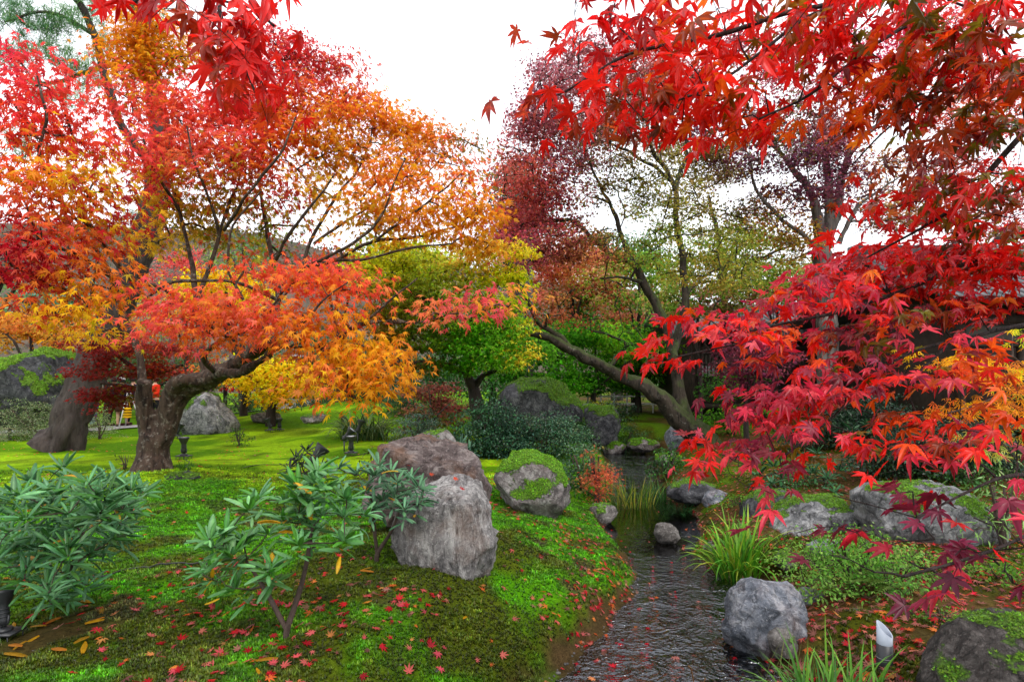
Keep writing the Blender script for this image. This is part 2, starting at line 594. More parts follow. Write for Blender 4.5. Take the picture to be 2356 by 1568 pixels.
# ------------------------------------------------------------------ water of the stream
m_water, nt, out = new_mat('stream_water')
pos = worldpos(nt)
sx = nt.nodes.new('ShaderNodeSeparateXYZ')
nt.links.new(pos, sx.inputs[0])
flow = ramp(nt, math_n(nt, 'DIVIDE', sx.outputs['Y'], 20.0), [(0.30, (1, 1, 1)), (0.345, (0.06,) * 3), (0.44, (0.05,) * 3), (0.60, (0.5,) * 3)])
mp = nt.nodes.new('ShaderNodeMapping')
mp.inputs['Scale'].default_value = (1.0, 1.1, 1)
mp.inputs['Rotation'].default_value = (0, 0, -0.35)
nt.links.new(pos, mp.inputs['Vector'])
h1 = noise(nt, mp.outputs[0], 8.0, 2.5, 0.5, 1.6)
h2 = noise(nt, mp.outputs[0], 21.0, 2, 0.5, 1.0)
patchy = ramp(nt, noise(nt, pos, 2.2, 4, 0.6, 0.8), [(0.36, (0.25,) * 3), (0.62, (1, 1, 1))])
h = math_n(nt, 'MULTIPLY', math_n(nt, 'MULTIPLY', math_n(nt, 'ADD', h1, math_n(nt, 'MULTIPLY', h2, 0.3)), flow), patchy)
nb = bump(nt, h, 1.0, 0.055)
gl = N(nt, 'ShaderNodeBsdfGlossy', Roughness=0.04)
gl.inputs['Color'].default_value = (0.9, 0.93, 1.0, 1)
nt.links.new(nb, gl.inputs['Normal'])
tp = nt.nodes.new('ShaderNodeBsdfTransparent')
tp.inputs['Color'].default_value = (0.30, 0.26, 0.19, 1)
fr = N(nt, 'ShaderNodeFresnel', IOR=1.6)
nt.links.new(nb, fr.inputs['Normal'])
mx = nt.nodes.new('ShaderNodeMixShader')
nt.links.new(math_n(nt, 'ADD', fr.outputs[0], 0.05, True), mx.inputs[0])
nt.links.new(tp.outputs[0], mx.inputs[1])
nt.links.new(gl.outputs[0], mx.inputs[2])
nt.links.new(mx.outputs[0], out.inputs['Surface'])
wx = np.linspace(-2.2, 6.0, 60)
wy = np.linspace(-2.0, 18.2, 140)
WXX, WYY = np.meshgrid(wx, wy)
ii = np.arange(60 * 140).reshape(140, 60)
wq = np.stack([ii[:-1, :-1], ii[:-1, 1:], ii[1:, 1:], ii[1:, :-1]], -1).reshape(-1, 4)
cc = np.stack([WXX.ravel(), WYY.ravel()], 1)[wq].mean(1)
wq = wq[sdf_poly(cc[:, 0], cc[:, 1], STREAM) < 0.35]
water = link('stream_water', make_mesh('stream_water', np.stack([WXX.ravel(), WYY.ravel(), np.full(WXX.size, WATER_Z)], 1), wq.astype(np.int32), m_water, smooth=True))
tag(water, kind='structure')

# gravel path behind the lawn where the visitors stand
m_path = simple('path_gravel', (0.30, 0.29, 0.28), 0.9, 0.1, 0.25, 30, 0.4)
pl = catmull(np.array([(-30, 16.5, 0), (-20, 17.4, 0), (-14.5, 18.6, 0), (-11.0, 20.0, 0), (-9.8, 23, 0), (-10.5, 30, 0)], float), 0.35)
tn = nrm(np.gradient(pl, axis=0))
sd = np.stack([-tn[:, 1], tn[:, 0], 0 * tn[:, 0]], 1)
rows = []
for s in np.linspace(-1.35, 1.35, 9):
    q = pl + sd * s
    q[:, 2] = zfun(q[:, 0], q[:, 1]) + 0.03
    rows.append(q)
pv = np.array(rows)
ii = np.arange(pv.shape[0] * pv.shape[1]).reshape(pv.shape[:2])
pq = np.stack([ii[:-1, :-1], ii[:-1, 1:], ii[1:, 1:], ii[1:, :-1]], -1).reshape(-1, 4)
tag(link('gravel_path', make_mesh('gravel_path', pv.reshape(-1, 3), pq.astype(np.int32), m_path, smooth=True)), kind='structure')

# ------------------------------------------------------------------ far wooded hill
m_hill, nt, out = new_mat('hill_forest')
pos = worldpos(nt)
base = ramp(nt, noise(nt, pos, 0.22, 8, 0.7), [(0.3, (0.035, 0.055, 0.03)), (0.5, (0.11, 0.09, 0.07)), (0.7, (0.17, 0.12, 0.095))])
prin(nt, out, base, 1.0, 0.0, bump(nt, noise(nt, pos, 0.5, 6), 1.0, 2.0))
hx = np.linspace(-330, 330, 170)
hy = np.linspace(60, 330, 60)
HXX, HYY = np.meshgrid(hx, hy)
prof = np.interp(HXX / HYY, [-2, -0.9, -0.62, -0.5, -0.4, -0.3, 0.1, 0.35, 0.6, 2], [0.55, 0.55, 0.52, 0.54, 0.50, 0.46, 0.36, 0.24, 0.16, 0.16])
hz = prof * 0.72 * (HYY - 55) * sstep(60, 120, HYY) * np.exp(-np.maximum(HYY - 190, 0) / 150) + 3.0 * fbm(xyz(HXX.ravel() * 0.05, HYY.ravel() * 0.05, 0), 5).reshape(HXX.shape) * sstep(62, 110, HYY) - 0.3
ii = np.arange(170 * 60).reshape(60, 170)
hq = np.stack([ii[:-1, :-1], ii[:-1, 1:], ii[1:, 1:], ii[1:, :-1]], -1).reshape(-1, 4)
HILL_P = np.stack([HXX.ravel(), HYY.ravel(), hz.ravel()], 1)
tag(link('hill', make_mesh('hill', HILL_P, hq.astype(np.int32), m_hill, smooth=True)), kind='structure')

# ------------------------------------------------------------------ leaf templates (blade in xy, tip along +x, petiole joint at the origin)
def maple_template(n_lobes=7, shoulders=True, droop=0.22, fold=0.07, seed=0, aj=2.5, lj=0.08, twist=0.0, wid=0.125, curl=0.0):
    rg = np.random.default_rng(seed)
    ang = {7: [0, 36, 74, 118], 5: [0, 44, 92]}[n_lobes]
    ln = {7: [1.0, 0.93, 0.74, 0.40], 5: [1.0, 0.88, 0.55]}[n_lobes]
    lobes = sorted([(a * s, l) for a, l in zip(ang, ln) for s in ((1, -1) if a else (1,))])
    V, t = [(0, 0, 0.0)], [0.0]
    order = []
    for k, (a, l) in enumerate(lobes):
        a = a + rg.normal(0, aj)
        l = l * rg.uniform(1 - lj, 1 + lj)
        dl = droop + rg.normal(0, curl)
        ar = math.radians(a)
        if k == 0:
            b = math.radians(a - 34)
            order.append(len(V)); V.append((0.13 * math.cos(b), 0.13 * math.sin(b), 0)); t.append(0.2)
        if shoulders:
            for sgn, rr in ((-1, None), (0, None), (1, None)):
                if sgn == 0:
                    order.append(len(V)); V.append((l * math.cos(ar), l * math.sin(ar), -dl * l * l)); t.append(1.0)
                else:
                    q = 0.58 * l
                    wd = wid * (0.5 + 0.5 * l)
                    x = q * math.cos(ar) - sgn * wd * math.sin(ar)
                    y = q * math.sin(ar) + sgn * wd * math.cos(ar)
                    order.append(len(V)); V.append((x, y, fold - dl * q * q)); t.append(0.7)
        else:
            order.append(len(V)); V.append((l * math.cos(ar), l * math.sin(ar), -dl * l * l)); t.append(1.0)
        if k < len(lobes) - 1:
            b = math.radians((a + lobes[k + 1][0]) / 2)
            r = 0.36 * min(l, lobes[k + 1][1]) + 0.02
        else:
            b = math.radians(a + 34)
            r = 0.13
        order.append(len(V)); V.append((r * math.cos(b), r * math.sin(b), fold * 0.6)); t.append(0.4)
    Fc = [(0, order[i], order[i + 1]) for i in range(len(order) - 1)]
    V = np.array(V)
    V[:, 2] += twist * V[:, 0] * V[:, 1]
    return V, np.array(Fc, np.int32), np.array(t)

def lance_template(n=4, width=0.26, droop=0.25, fold=0.1):
    """simple pointed oval leaf: midrib and two edges"""
    xs = np.linspace(0, 1, n + 1)
    V, t = [], []
    for x in xs:
        w = width * 0.5 * math.sin(math.pi * min(1, max(0.02, x)) ** 0.85) + 0.002
        z = -droop * x * x
        V += [(x, -w, z - fold * w * 2), (x, 0, z), (x, w, z - fold * w * 2)]
        t += [0.8, 0.2, 0.8]
    Fc = []
    for k in range(n):
        a = k * 3
        Fc += [(a, a + 3, a + 4, a + 1), (a + 1, a + 4, a + 5, a + 2)]
    return np.array(V), np.array(Fc, np.int32), np.array(t)

T_HD = [maple_template(7, True, dr, fo, k, 5.0, 0.14, tw, wi, 0.16) for k, (dr, fo, tw, wi) in enumerate(((0.10, 0.05, 0.2, 0.125), (0.25, 0.09, -0.2, 0.115), (0.45, 0.12, 0.3, 0.11), (0.05, 0.14, -0.35, 0.12), (0.6, 0.06, 0.1, 0.13), (-0.1, 0.08, 0.4, 0.105), (0.35, 0.17, -0.4, 0.10), (0.2, 0.04, 0.0, 0.135)))]
T_MID = [maple_template(7, False, 0.20, 0.06, 10, 4, .12, .2), maple_template(5, False, 0.28, 0.08, 11, 4, .12, -.2), maple_template(7, False, 0.45, 0.10, 13, 4, .12, .3), maple_template(5, False, 0.05, 0.12, 14, 4, .12, -.3)]
T_LOW = [maple_template(5, False, 0.2, 0.05, 12)]
def small_maple(seed):
    rg = np.random.default_rng(seed)
    V = [(0, 0, 0)]
    for a, l, z in ((-62, 0.85, -0.15), (-30, 0.36, 0.06), (0, 1.0, -0.2), (31, 0.36, 0.06), (64, 0.8, -0.15)):
        r = math.radians(a + rg.normal(0, 4))
        V.append((l * math.cos(r), l * math.sin(r), z))
    V[0] = (-0.12, 0, 0)
    return np.array(V), np.array([(0, 1, 2, 3), (0, 3, 4, 5)], np.int32), np.array([0.2, 1, .4, 1, .4, 1])
T_SMALL = [small_maple(1), small_maple(2)]
T_DIAM = [(np.array([(0, 0, 0), (0.45, -0.3, 0.06), (1, 0, -0.18), (0.45, 0.3, 0.06)]), np.array([(0, 1, 2, 3)], np.int32), np.array([0.2, 0.7, 1, 0.7]))]
T_OVAL = [lance_template(2, 0.5, 0.25, 0.15)]
T_TINY = [(np.array([(0, 0, 0), (0.5, -0.32, 0.05), (1, 0, -0.15), (0.5, 0.32, 0.05)]), np.array([(0, 1, 2), (0, 2, 3)], np.int32), np.array([0.2, 0.6, 1, 0.6]))]
T_NEEDLE = [(np.array([(0, -.012, 0), (0, .012, 0), (1, 0.0, -0.05)]), np.array([(0, 1, 2)], np.int32), np.array([0.5, 0.5, 1]))]

def frames(tipdir, roll, up=np.array([0, 0, 1.0])):
    """x = tip direction, z = as upright as possible, rolled about x"""
    x = nrm(tipdir)
    y = np.cross(np.broadcast_to(up, x.shape), x)
    bad = np.linalg.norm(y, axis=1) < 1e-3
    y[bad] = np.array([1.0, 0, 0])
    y = nrm(y)
    z = np.cross(x, y)
    c, s = np.cos(roll)[:, None], np.sin(roll)[:, None]
    y2, z2 = y * c + z * s, -y * s + z * c
    return np.stack([x, y2, z2], 2)      # columns

def leaf_arrays(templates, P, Fr, S, C, rng, tipmul=(1, 1, 1), ctrmul=(1, 1, 1)):
    Vs, Fs, Cs, n0 = [], {}, [], 0
    which = rng.integers(0, len(templates), len(P))
    tm, cm = np.array(tipmul), np.array(ctrmul)
    for w, (tv, tf, tt) in enumerate(templates):
        m = which == w
        if not m.any():
            continue
        k = int(m.sum())
        cur = rng.uniform(-0.25, 0.35, k)[:, None]
        loc = np.repeat(tv[None], k, 0)
        loc[:, :, 2] -= cur * (tv[None, :, 0] ** 2 + tv[None, :, 1] ** 2)
        loc[:, :, 1] *= rng.uniform(0.75, 1.05, k)[:, None]
        V = P[m][:, None, :] + np.einsum('nij,nkj->nki', Fr[m], loc) * S[m][:, None, None]
        Vs.append(V.reshape(-1, 3))
        f = (tf[None] + (np.arange(k) * len(tv))[:, None, None] + n0).reshape(-1, tf.shape[1])
        Fs.setdefault(tf.shape[1], []).append(f)
        cv = C[m][:, None, :] * (cm + (tm - cm) * tt[None, :, None])
        Cs.append(cv.reshape(-1, 3))
        n0 += k * len(tv)
    return np.concatenate(Vs), [np.concatenate(v).astype(np.int32) for v in Fs.values()], np.clip(np.concatenate(Cs), 0, 1)

def jitter(C, rng, v=0.22, h=0.10):
    C = C * np.exp(rng.normal(0, v, (len(C), 1))) * np.exp(rng.normal(0, h, C.shape))
    return np.clip(C, 0.002, 0.95)

def palette(P, anchors, sig, rng, gain=0.6, Y0=None):
    """anchors: (u, v, colour) on the face of the crown; every leaf takes the tint of an anchor near it"""
    A = np.array([(a[0], a[1]) for a in anchors], float)
    C = np.array([lin(*a[2]) for a in anchors])
    idx = np.empty(len(P), int)
    for s in range(0, len(P), 20000):
        q = P[s:s + 20000]
        d2 = (q[:, None, 0] - A[None, :, 0]) ** 2 + (q[:, None, 1] - A[None, :, 1]) ** 2
        lg = -d2 / (2 * sig * sig) + rng.gumbel(0, 1, d2.shape)
        idx[s:s + 20000] = lg.argmax(1)
    return C[idx] * gain

# ------------------------------------------------------------------ branching skeleton
class NodeBuf:
    def __init__(self):
        self.a, self.n = np.empty((1024, 4)), 0
    def append(self, p):
        if self.n == len(self.a):
            self.a = np.concatenate([self.a, np.empty_like(self.a)])
        self.a[self.n] = p
        self.n += 1
    def arr(self):
        return self.a[:self.n]

class Tree:
    def __init__(self, name, label, cat, base, bark, seed=0, group=None):
        self.root = empty(name, base, label, cat, group)
        self.rng = np.random.default_rng(seed)
        self.bark = bark
        self.wob = 0.03
        self.nodes = NodeBuf()      # points twigs can start from (xyz, r)
        self.limbs = []
        self.tw = []
        self.leafP, self.leafT, self.leafPad, self.leafQ = [], [], [], []
    def limb(self, rows, step=0.12, wob=None):
        wob = self.wob if wob is None else wob
        """rows: (px, py, Y, radius in picture units)"""
        rows = np.array([list(W(r[0], r[1], r[2])) + [r[3] / F * r[2]] for r in rows])
        return self.limb_w(rows, step, wob)
    def limb_w(self, rows, step=0.12, wob=0.02):
        c = catmull(rows, step)
        c[:, 3] = np.maximum(c[:, 3], 0.003)
        k = np.arange(len(c))
        fade = np.clip(np.minimum(k, len(c) - 1 - k) / 3.0, 0, 1)[:, None]
        off = np.stack([fbm(xyz(c[:, 0] * 2 + o, c[:, 1] * 2, c[:, 2] * 2), 2) for o in (0, 50, 100)], 1)
        c[:, :3] += off * wob * fade
        self.limbs.append(c)
        for p in c[1:]:
            self.nodes.append(p)
        return c
    def twig(self, target, r0, r1, sag=0.12, step=0.15, reg=True, minfrac=0.0):
        nd = self.nodes.arr()
        v = target - nd[:, :3]
        d = np.linalg.norm(v, axis=1) + np.maximum(0, nd[:, 2] - target[2]) * 0.6
        k = int(d.argmin())
        a = nd[k]
        L = np.linalg.norm(target - a[:3])
        if L < 0.03:
            return
        r0 = min(r0, a[3] * 0.8)
        n = max(3, int(L / step) + 1)
        t = np.linspace(0, 1, n)[:, None]
        mid = (a[:3] + target) / 2 + np.array([0, 0, sag * L]) + self.rng.normal(0, 0.06 * L, 3)
        P = (1 - t) ** 2 * a[:3] + 2 * t * (1 - t) * mid + t ** 2 * target
        P[1:-1] += self.rng.normal(0, 0.018 * L ** 0.5, (n - 2, 3))
        r = r0 + (r1 - r0) * t[:, 0]
        self.tw.append((P, r))
        if reg:
            for p, q in zip(P[1:], r[1:]):
                self.nodes.append(np.append(p, max(q, r1)))
    def pads(self, pads, leaf, cover=1.6, spray=9, r0=0.02, r1=0.005, depth=0.8, dome=0.35, droop=(15, 65), twigs=True, spread=1.2, fill=0.22, flat=0.3, dirn=None, dw=1.0):
        """pads: (px, py, Y, rx, ry[, cover multiplier]) layered sprays of foliage"""
        rng = self.rng
        root = self.nodes.arr()[0, :3] if self.nodes.n else np.zeros(3)
        ps = []
        for p in pads:
            c = W(p[0], p[1], p[2])
            ps.append((np.linalg.norm(c - root), p, c))
        ps.sort(key=lambda q: q[0])
        for _, p, c in ps:
            k = p[2] / F
            rx, rz = p[3] * k, p[4] * k
            ry = max(depth * rx, 0.35)
            mul = p[5] if len(p) > 5 else 1.0
            lf = leaf * (p[6] if len(p) > 6 else 1.0)
            n = int(cover * mul * math.pi * rx * rz / (fill * lf * lf)) + 3
            ns = max(2, int(n / spray))
            if twigs:
                self.twig(c, r0, r0 * 0.55)
            u = rng.normal(0, 1, (ns, 3))
            u = nrm(u) * rng.uniform(0, 1, (ns, 1)) ** 0.42
            sc = c + u * np.array([rx, ry, rz])
            sc[:, 2] -= dome * rz * (u[:, 0] ** 2 + u[:, 1] ** 2)
            if twigs:
                for q in sc[rng.permutation(ns)[:max(3, int(ns * 0.8))]]:
                    self.twig(q, r0 * 0.5, r1, 0.05, reg=True)
            w = rng.integers(0, ns, n)
            off = np.clip(rng.normal(0, 1, (n, 3)), -1.7, 1.7) * np.array([spread, spread, spread * flat]) * lf
            P = sc[w] + off
            h = nrm((P - c) * np.array([1, 1, 0]) + rng.normal(0, 0.7, (n, 3)) * np.array([rx, ry, 0]))
            if dirn is not None:
                h = nrm(h * (1 - dw) + np.array(dirn) * dw + rng.normal(0, 0.33, (n, 3)) * np.array([1, 1, 0]))
            de = np.radians(rng.uniform(droop[0], droop[1], n))[:, None]
            T = h * np.cos(de) - np.array([0, 0, 1.0]) * np.sin(de)
            self.leafP.append(P)
            self.leafT.append(T)
            self.leafPad.append(np.full(n, lf))
            self.leafQ.append(np.stack([p[0] + (P[:, 0] - c[0]) / k, p[1] - (P[:, 2] - c[2]) / k], 1))
    def build(self, templates, leafmat, anchors, sig, size_j=(0.7, 1.15), gain=0.6, roll=32, vj=0.22, hj=0.10, sides=None, tubes=True,
              singles=0, single_mat=None, tipmul=(1, 1, 1), ctrmul=(1, 1, 1), limb_parts=True, remesh=0.0, remesh_n=4, crownname='crown', petiole=0.0):
        rng, root = self.rng, self.root
        org = np.array(root.location)
        if tubes and self.limbs:
            if remesh:
                mb = MB()
                for c in self.limbs[:remesh_n]:
                    mb.tube(c[:, :3], c[:, 3], 12)
                me = mb.mesh('trunk', self.bark)
                ob = bpy.data.objects.new('trunk_source', me)
                COL.objects.link(ob)
                md = ob.modifiers.new('remesh', 'REMESH')
                md.mode = 'VOXEL'
                md.voxel_size = remesh
                sm = ob.modifiers.new('smooth', 'SMOOTH')
                sm.factor = 0.5
                sm.iterations = 3
                dg = bpy.context.evaluated_depsgraph_get()
                ev = ob.evaluated_get(dg)
                m2 = bpy.data.meshes.new_from_object(ev)
                bpy.data.objects.remove(ob)
                n = len(m2.vertices)
                v = np.empty(n * 3, np.float32); m2.vertices.foreach_get('co', v); v = v.reshape(-1, 3).astype(float)
                nn = np.empty(n * 3, np.float32); m2.vertices.foreach_get('normal', nn); nn = nn.reshape(-1, 3)
                d = 0.030 * fbm(v * np.array([5, 5, 1.6]), 3) + 0.016 * np.abs(fbm(v * np.array([17, 17, 4.0]), 3)) + 0.045 * vnoise(v * 2.2) * np.exp(-np.maximum(v[:, 2:3].ravel(), 0) / 1.2)
                v = v + nn * d[:, None] - org
                m2.vertices.foreach_set('co', v.astype(np.float32).ravel())
                m2.polygons.foreach_set('use_smooth', np.ones(len(m2.polygons), bool))
                m2.materials.clear()
                m2.materials.append(self.bark)
                m2.name = 'trunk'
                m2.update()
                link('trunk', m2, root)
            if True:
                for k, c in enumerate(self.limbs):
                    if remesh and k < remesh_n:
                        continue
                    s = sides or (40 if c[0, 3] > 0.2 else 14 if c[0, 3] > 0.12 else 8)
                    V, Q = tube(c[:, :3], c[:, 3], s)
                    rr = np.repeat(c[:, 3], s)
                    V = V + nrm(V - np.repeat(c[:, :3], s, 0)) * (rr * (0.22 * fbm(V * np.array([6, 6, 2.0]), 3) + (0.16 * (np.abs(fbm(V * np.array([13, 13, 2.6]), 3)) - 0.3) if s == 40 else 0)))[:, None]
                    child('trunk' if k == 0 else 'limb', V, Q.astype(np.int32), self.bark, root, smooth=True)
        if tubes and self.tw:
            Vs, Qs, n0 = [], [], 0
            for P, r in self.tw:
                V, Q = tube(P, r, 4 if r[0] < 0.02 else 6)
                Vs.append(V); Qs.append(Q + n0); n0 += len(V)
            o = child('twigs', np.concatenate(Vs), np.concatenate(Qs).astype(np.int32), self.bark, root, smooth=True)
            tag(o, kind='stuff')
        if not self.leafP:
            return root
        P = np.concatenate(self.leafP); T = np.concatenate(self.leafT); L = np.concatenate(self.leafPad)
        S = L * rng.uniform(size_j[0], size_j[1], len(P)) * 0.62
        C = jitter(palette(np.concatenate(self.leafQ), anchors, sig, rng, gain), rng, vj, hj)
        Fr = frames(T, np.radians(rng.normal(0, roll, len(P))))
        keep = np.ones(len(P), bool)
        if singles:
            px = CX + F * P[:, 0] / P[:, 1]
            py = HY - F * (P[:, 2] - CH) / P[:, 1]
            inside = (px > 10) & (px < 2346) & (py > 10) & (py < 1558) & (P[:, 1] > 0.5)
            sc = np.where(inside, S / P[:, 1], 0)
            idx = np.argsort(-sc)[:singles]
            idx = idx[sc[idx] > 0]
            keep[idx] = False
            meshes = []
            for q, (tv, tf, tt) in enumerate(templates):
                cm, tm = np.array(ctrmul), np.array(tipmul)
                meshes.append(make_mesh('leaf', tv, tf, single_mat, col=np.clip(cm + (tm - cm) * tt[:, None], 0, 2)))
            for i in idx:
                o = bpy.data.objects.new('leaf', meshes[int(rng.integers(len(meshes)))])
                M = Matrix([list(Fr[i][0]) + [0], list(Fr[i][1]) + [0], list(Fr[i][2]) + [0], [0, 0, 0, 1]])
                o.parent = root
                o.matrix_local = Matrix.Translation(Vector(P[i] - org)) @ M @ Matrix.Scale(float(S[i]), 4)
                o.color = (float(C[i][0]), float(C[i][1]), float(C[i][2]), 1)
                COL.objects.link(o)
        V, Fs, Cc = leaf_arrays(templates, P[keep], Fr[keep], S[keep], C[keep], rng, tipmul, ctrmul)
        if petiole:
            B = P - Fr[:, :, 0] * (S * 0.35)[:, None] + np.array([0, 0, 1.0]) * (S * petiole)[:, None]
            w = S * 0.022
            sd = Fr[:, :, 1] * w[:, None]
            up = Fr[:, :, 2] * w[:, None]
            n0 = len(V)
            pv = np.stack([P + sd, P - sd, P + up, B], 1).reshape(-1, 3)
            k = np.arange(len(P))[:, None] * 4 + n0
            pf = np.concatenate([k + np.array([0, 1, 3]), k + np.array([1, 2, 3]), k + np.array([2, 0, 3])]).astype(np.int32)
            V = np.concatenate([V, pv])
            Cc = np.concatenate([Cc, np.repeat(np.clip(C * np.array([0.6, 0.4, 0.5]), 0, 1), 4, 0)])
            Fs = Fs + [pf]
        o = child(crownname, V, Fs, leafmat, root, col=Cc)
        tag(o, kind='stuff')
        return root

def poly_pads(rng, poly, n, Y, rx, ry, yj=1.0, mul=1.0, leafmul=1.0):
    """pads spread evenly through an outline"""
    poly = np.array(poly, float)
    lo, hi = poly.min(0), poly.max(0)
    q = rng.uniform(lo, hi, (max(400, n * 40), 2))
    q = q[sdf_poly(q[:, 0], q[:, 1], poly) < -0.25 * ry]
    got = []
    for strict in (0.55, 0.25, 0.0):
        for p in q:
            if len(got) >= n:
                break
            if got:
                g = np.array(got)[:, :2]
                if (((p - g) / (rx, ry)) ** 2).sum(1).min() < strict:
                    continue
            got.append((p[0], p[1], Y + rng.uniform(-yj, yj), rx * rng.uniform(0.75, 1.25), ry * rng.uniform(0.75, 1.25), mul * rng.uniform(0.75, 1.25), leafmul))
    return got

LEAF = leaf_mat('maple_leaf', 0.58, 0.5, 0.14, tboost=1.5)
LEAF1 = leaf_mat('maple_leaf_single', 0.58, 0.5, 0.14, from_object=True, tboost=1.5)
NEAR = leaf_mat('near_maple_leaf', 0.5, 0.36, 0.36, tboost=1.5, blotch=0.75)
NEAR1 = leaf_mat('near_maple_leaf_single', 0.5, 0.36, 0.36, from_object=True, tboost=1.5, blotch=0.75)
LEAF_FAR = leaf_mat('far_leaf', 0.58, 0.6, 0.06, tboost=1.5)
LEAF_GLOSS = leaf_mat('evergreen_leaf', 0.25, 0.4, 0.3)
LEAF_GLOSS1 = leaf_mat('evergreen_leaf_single', 0.2, 0.4, 0.3, from_object=True, blotch=0.5)
GRASS = leaf_mat('grass_blade', 0.3, 0.5, 0.3)
GRASS1 = leaf_mat('grass_blade_single', 0.3, 0.5, 0.3, from_object=True)
BARK_MAPLE = bark_mat('maple_bark', (0.014, 0.009, 0.007), (0.058, 0.038, 0.027), (0.34, 0.31, 0.26), 0.62, scale=12)
BARK_TWIG = bark_mat('maple_twig_bark', (0.030, 0.020, 0.016), (0.075, 0.052, 0.042), (0.22, 0.19, 0.17), 0.3)
BARK_GREY = bark_mat('grey_bark', (0.05, 0.042, 0.038), (0.13, 0.11, 0.10), (0.26, 0.24, 0.22), 0.4)
BARK_MOSSY = bark_mat('mossy_bark', (0.010, 0.008, 0.006), (0.038, 0.029, 0.021), (0.26, 0.24, 0.20), 0.4, moss=0.4, scale=12)
BARK_PINE = bark_mat('pine_bark', (0.025, 0.018, 0.016), (0.045, 0.035, 0.031), (0.11, 0.095, 0.088), 0.3, zs=0.18, scale=11)
BARK_DARK = bark_mat('dark_bark', (0.012, 0.009, 0.008), (0.035, 0.026, 0.022), (0.10, 0.09, 0.08), 0.2)

# ================================================================== the large orange maple on the lawn
t0 = Tree('maple_tree', 'large spreading maple with orange, red and yellow leaves on forked lichened trunk', 'tree', G(350, 1085), BARK_MAPLE, 11)
t0.limb([(342, 1106, 9.3, 54), (348, 1078, 9.35, 43), (354, 1050, 9.4, 35), (358, 1015, 9.4, 35), (357, 995, 9.4, 33)])
t0.limb([(350, 1008, 9.4, 27), (337, 973, 9.35, 20), (333, 934, 9.3, 19), (332, 897, 9.25, 18), (332, 874, 9.2, 16)])
t0.limb([(368, 1005, 9.4, 30), (382, 972, 9.4, 26), (394, 934, 9.4, 29), (410, 900, 9.4, 30), (440, 882, 9.35, 26), (480, 868, 9.3, 22), (530, 846, 9.2, 18), (590, 808, 9.0, 14), (640, 780, 8.8, 11)])
t0.limb([(404, 915, 9.3, 18), (402, 885, 9.2, 18), (418, 872, 9.1, 16), (460, 876, 9.2, 13), (500, 862, 9.1, 11), (545, 858, 8.7, 9), (600, 830, 8.4, 8), (650, 798, 8.2, 7), (740, 790, 8.0, 6), (830, 747, 7.9, 5.5), (890, 738, 7.8, 5), (960, 742, 7.7, 3.5), (1050, 718, 7.6, 2.5), (1130, 712, 7.5, 1.5)])
t0.limb([(338, 925, 9.5, 9.4), (326, 850, 9.7, 8.6), (314, 795, 9.8, 8.3), (294, 748, 9.9, 7.2), (246, 738, 10.0, 5.0), (222, 700, 9.9, 4.3), (200, 640, 9.6, 3.6), (150, 560, 9.3, 2.9), (90, 500, 9.0, 2.2)])
t0.limb([(294, 748, 9.9, 6.5), (272, 690, 9.9, 5.8), (260, 640, 9.7, 5.0), (232, 590, 9.5, 4.3), (170, 530, 9.2, 2.9), (110, 470, 8.8, 2.2)])
t0.limb([(478, 868, 9.3, 10.8), (466, 815, 9.35, 8.6), (462, 770, 9.5, 7.9), (458, 705, 9.7, 7.2), (450, 655, 9.8, 6.1), (432, 565, 9.9, 4.7), (412, 485, 10.0, 3.6), (395, 425, 10.0, 2.9)])
t0.limb([(458, 700, 9.7, 5.8), (478, 630, 9.8, 5.4), (505, 545, 9.9, 4.3), (535, 455, 9.9, 3.2), (560, 370, 10.0, 2.2)])
t0.limb([(545, 840, 9.2, 8.6), (580, 790, 9.5, 7.9), (612, 735, 9.8, 7.2), (640, 685, 10, 6.8), (628, 610, 10.2, 5.4), (615, 530, 10.3, 4.3), (600, 455, 10.3, 2.9), (590, 330, 10.3, 2.2), (600, 180, 10.2, 1.4)])
t0.limb([(640, 690, 10, 5.8), (690, 625, 10.1, 5.0), (722, 545, 10.2, 4.3), (780, 450, 10.2, 3.2), (830, 380, 10.2, 2.2), (860, 280, 10.2, 1.4)])
t0.limb([(690, 625, 10.1, 4.7), (765, 600, 10, 4.3), (850, 560, 9.8, 3.6), (950, 546, 9.7, 2.9), (1060, 520, 9.6, 2.2)])
t0.limb([(722, 560, 10.2, 3.6), (800, 510, 10.3, 3.2), (900, 440, 10.4, 2.5), (980, 410, 10.4, 1.8)])
t0.limb([(420, 695, 9.5, 5.0), (360, 660, 9.2, 4.3), (300, 640, 9.0, 4.3), (230, 560, 8.8, 3.6), (130, 440, 8.6, 2.9), (110, 340, 8.5, 2.2), (130, 250, 8.5, 1.4)])
t0.limb([(500, 862, 9.1, 6.5), (470, 820, 8.6, 6.5), (540, 770, 8.2, 4.3), (600, 735, 8.0, 3.2), (660, 660, 7.9, 2.5), (700, 640, 7.9, 1.8)])
t0.limb([(432, 565, 9.9, 3.6), (400, 440, 10.6, 2.9), (380, 300, 11, 2.5), (360, 160, 11.2, 1.8)])
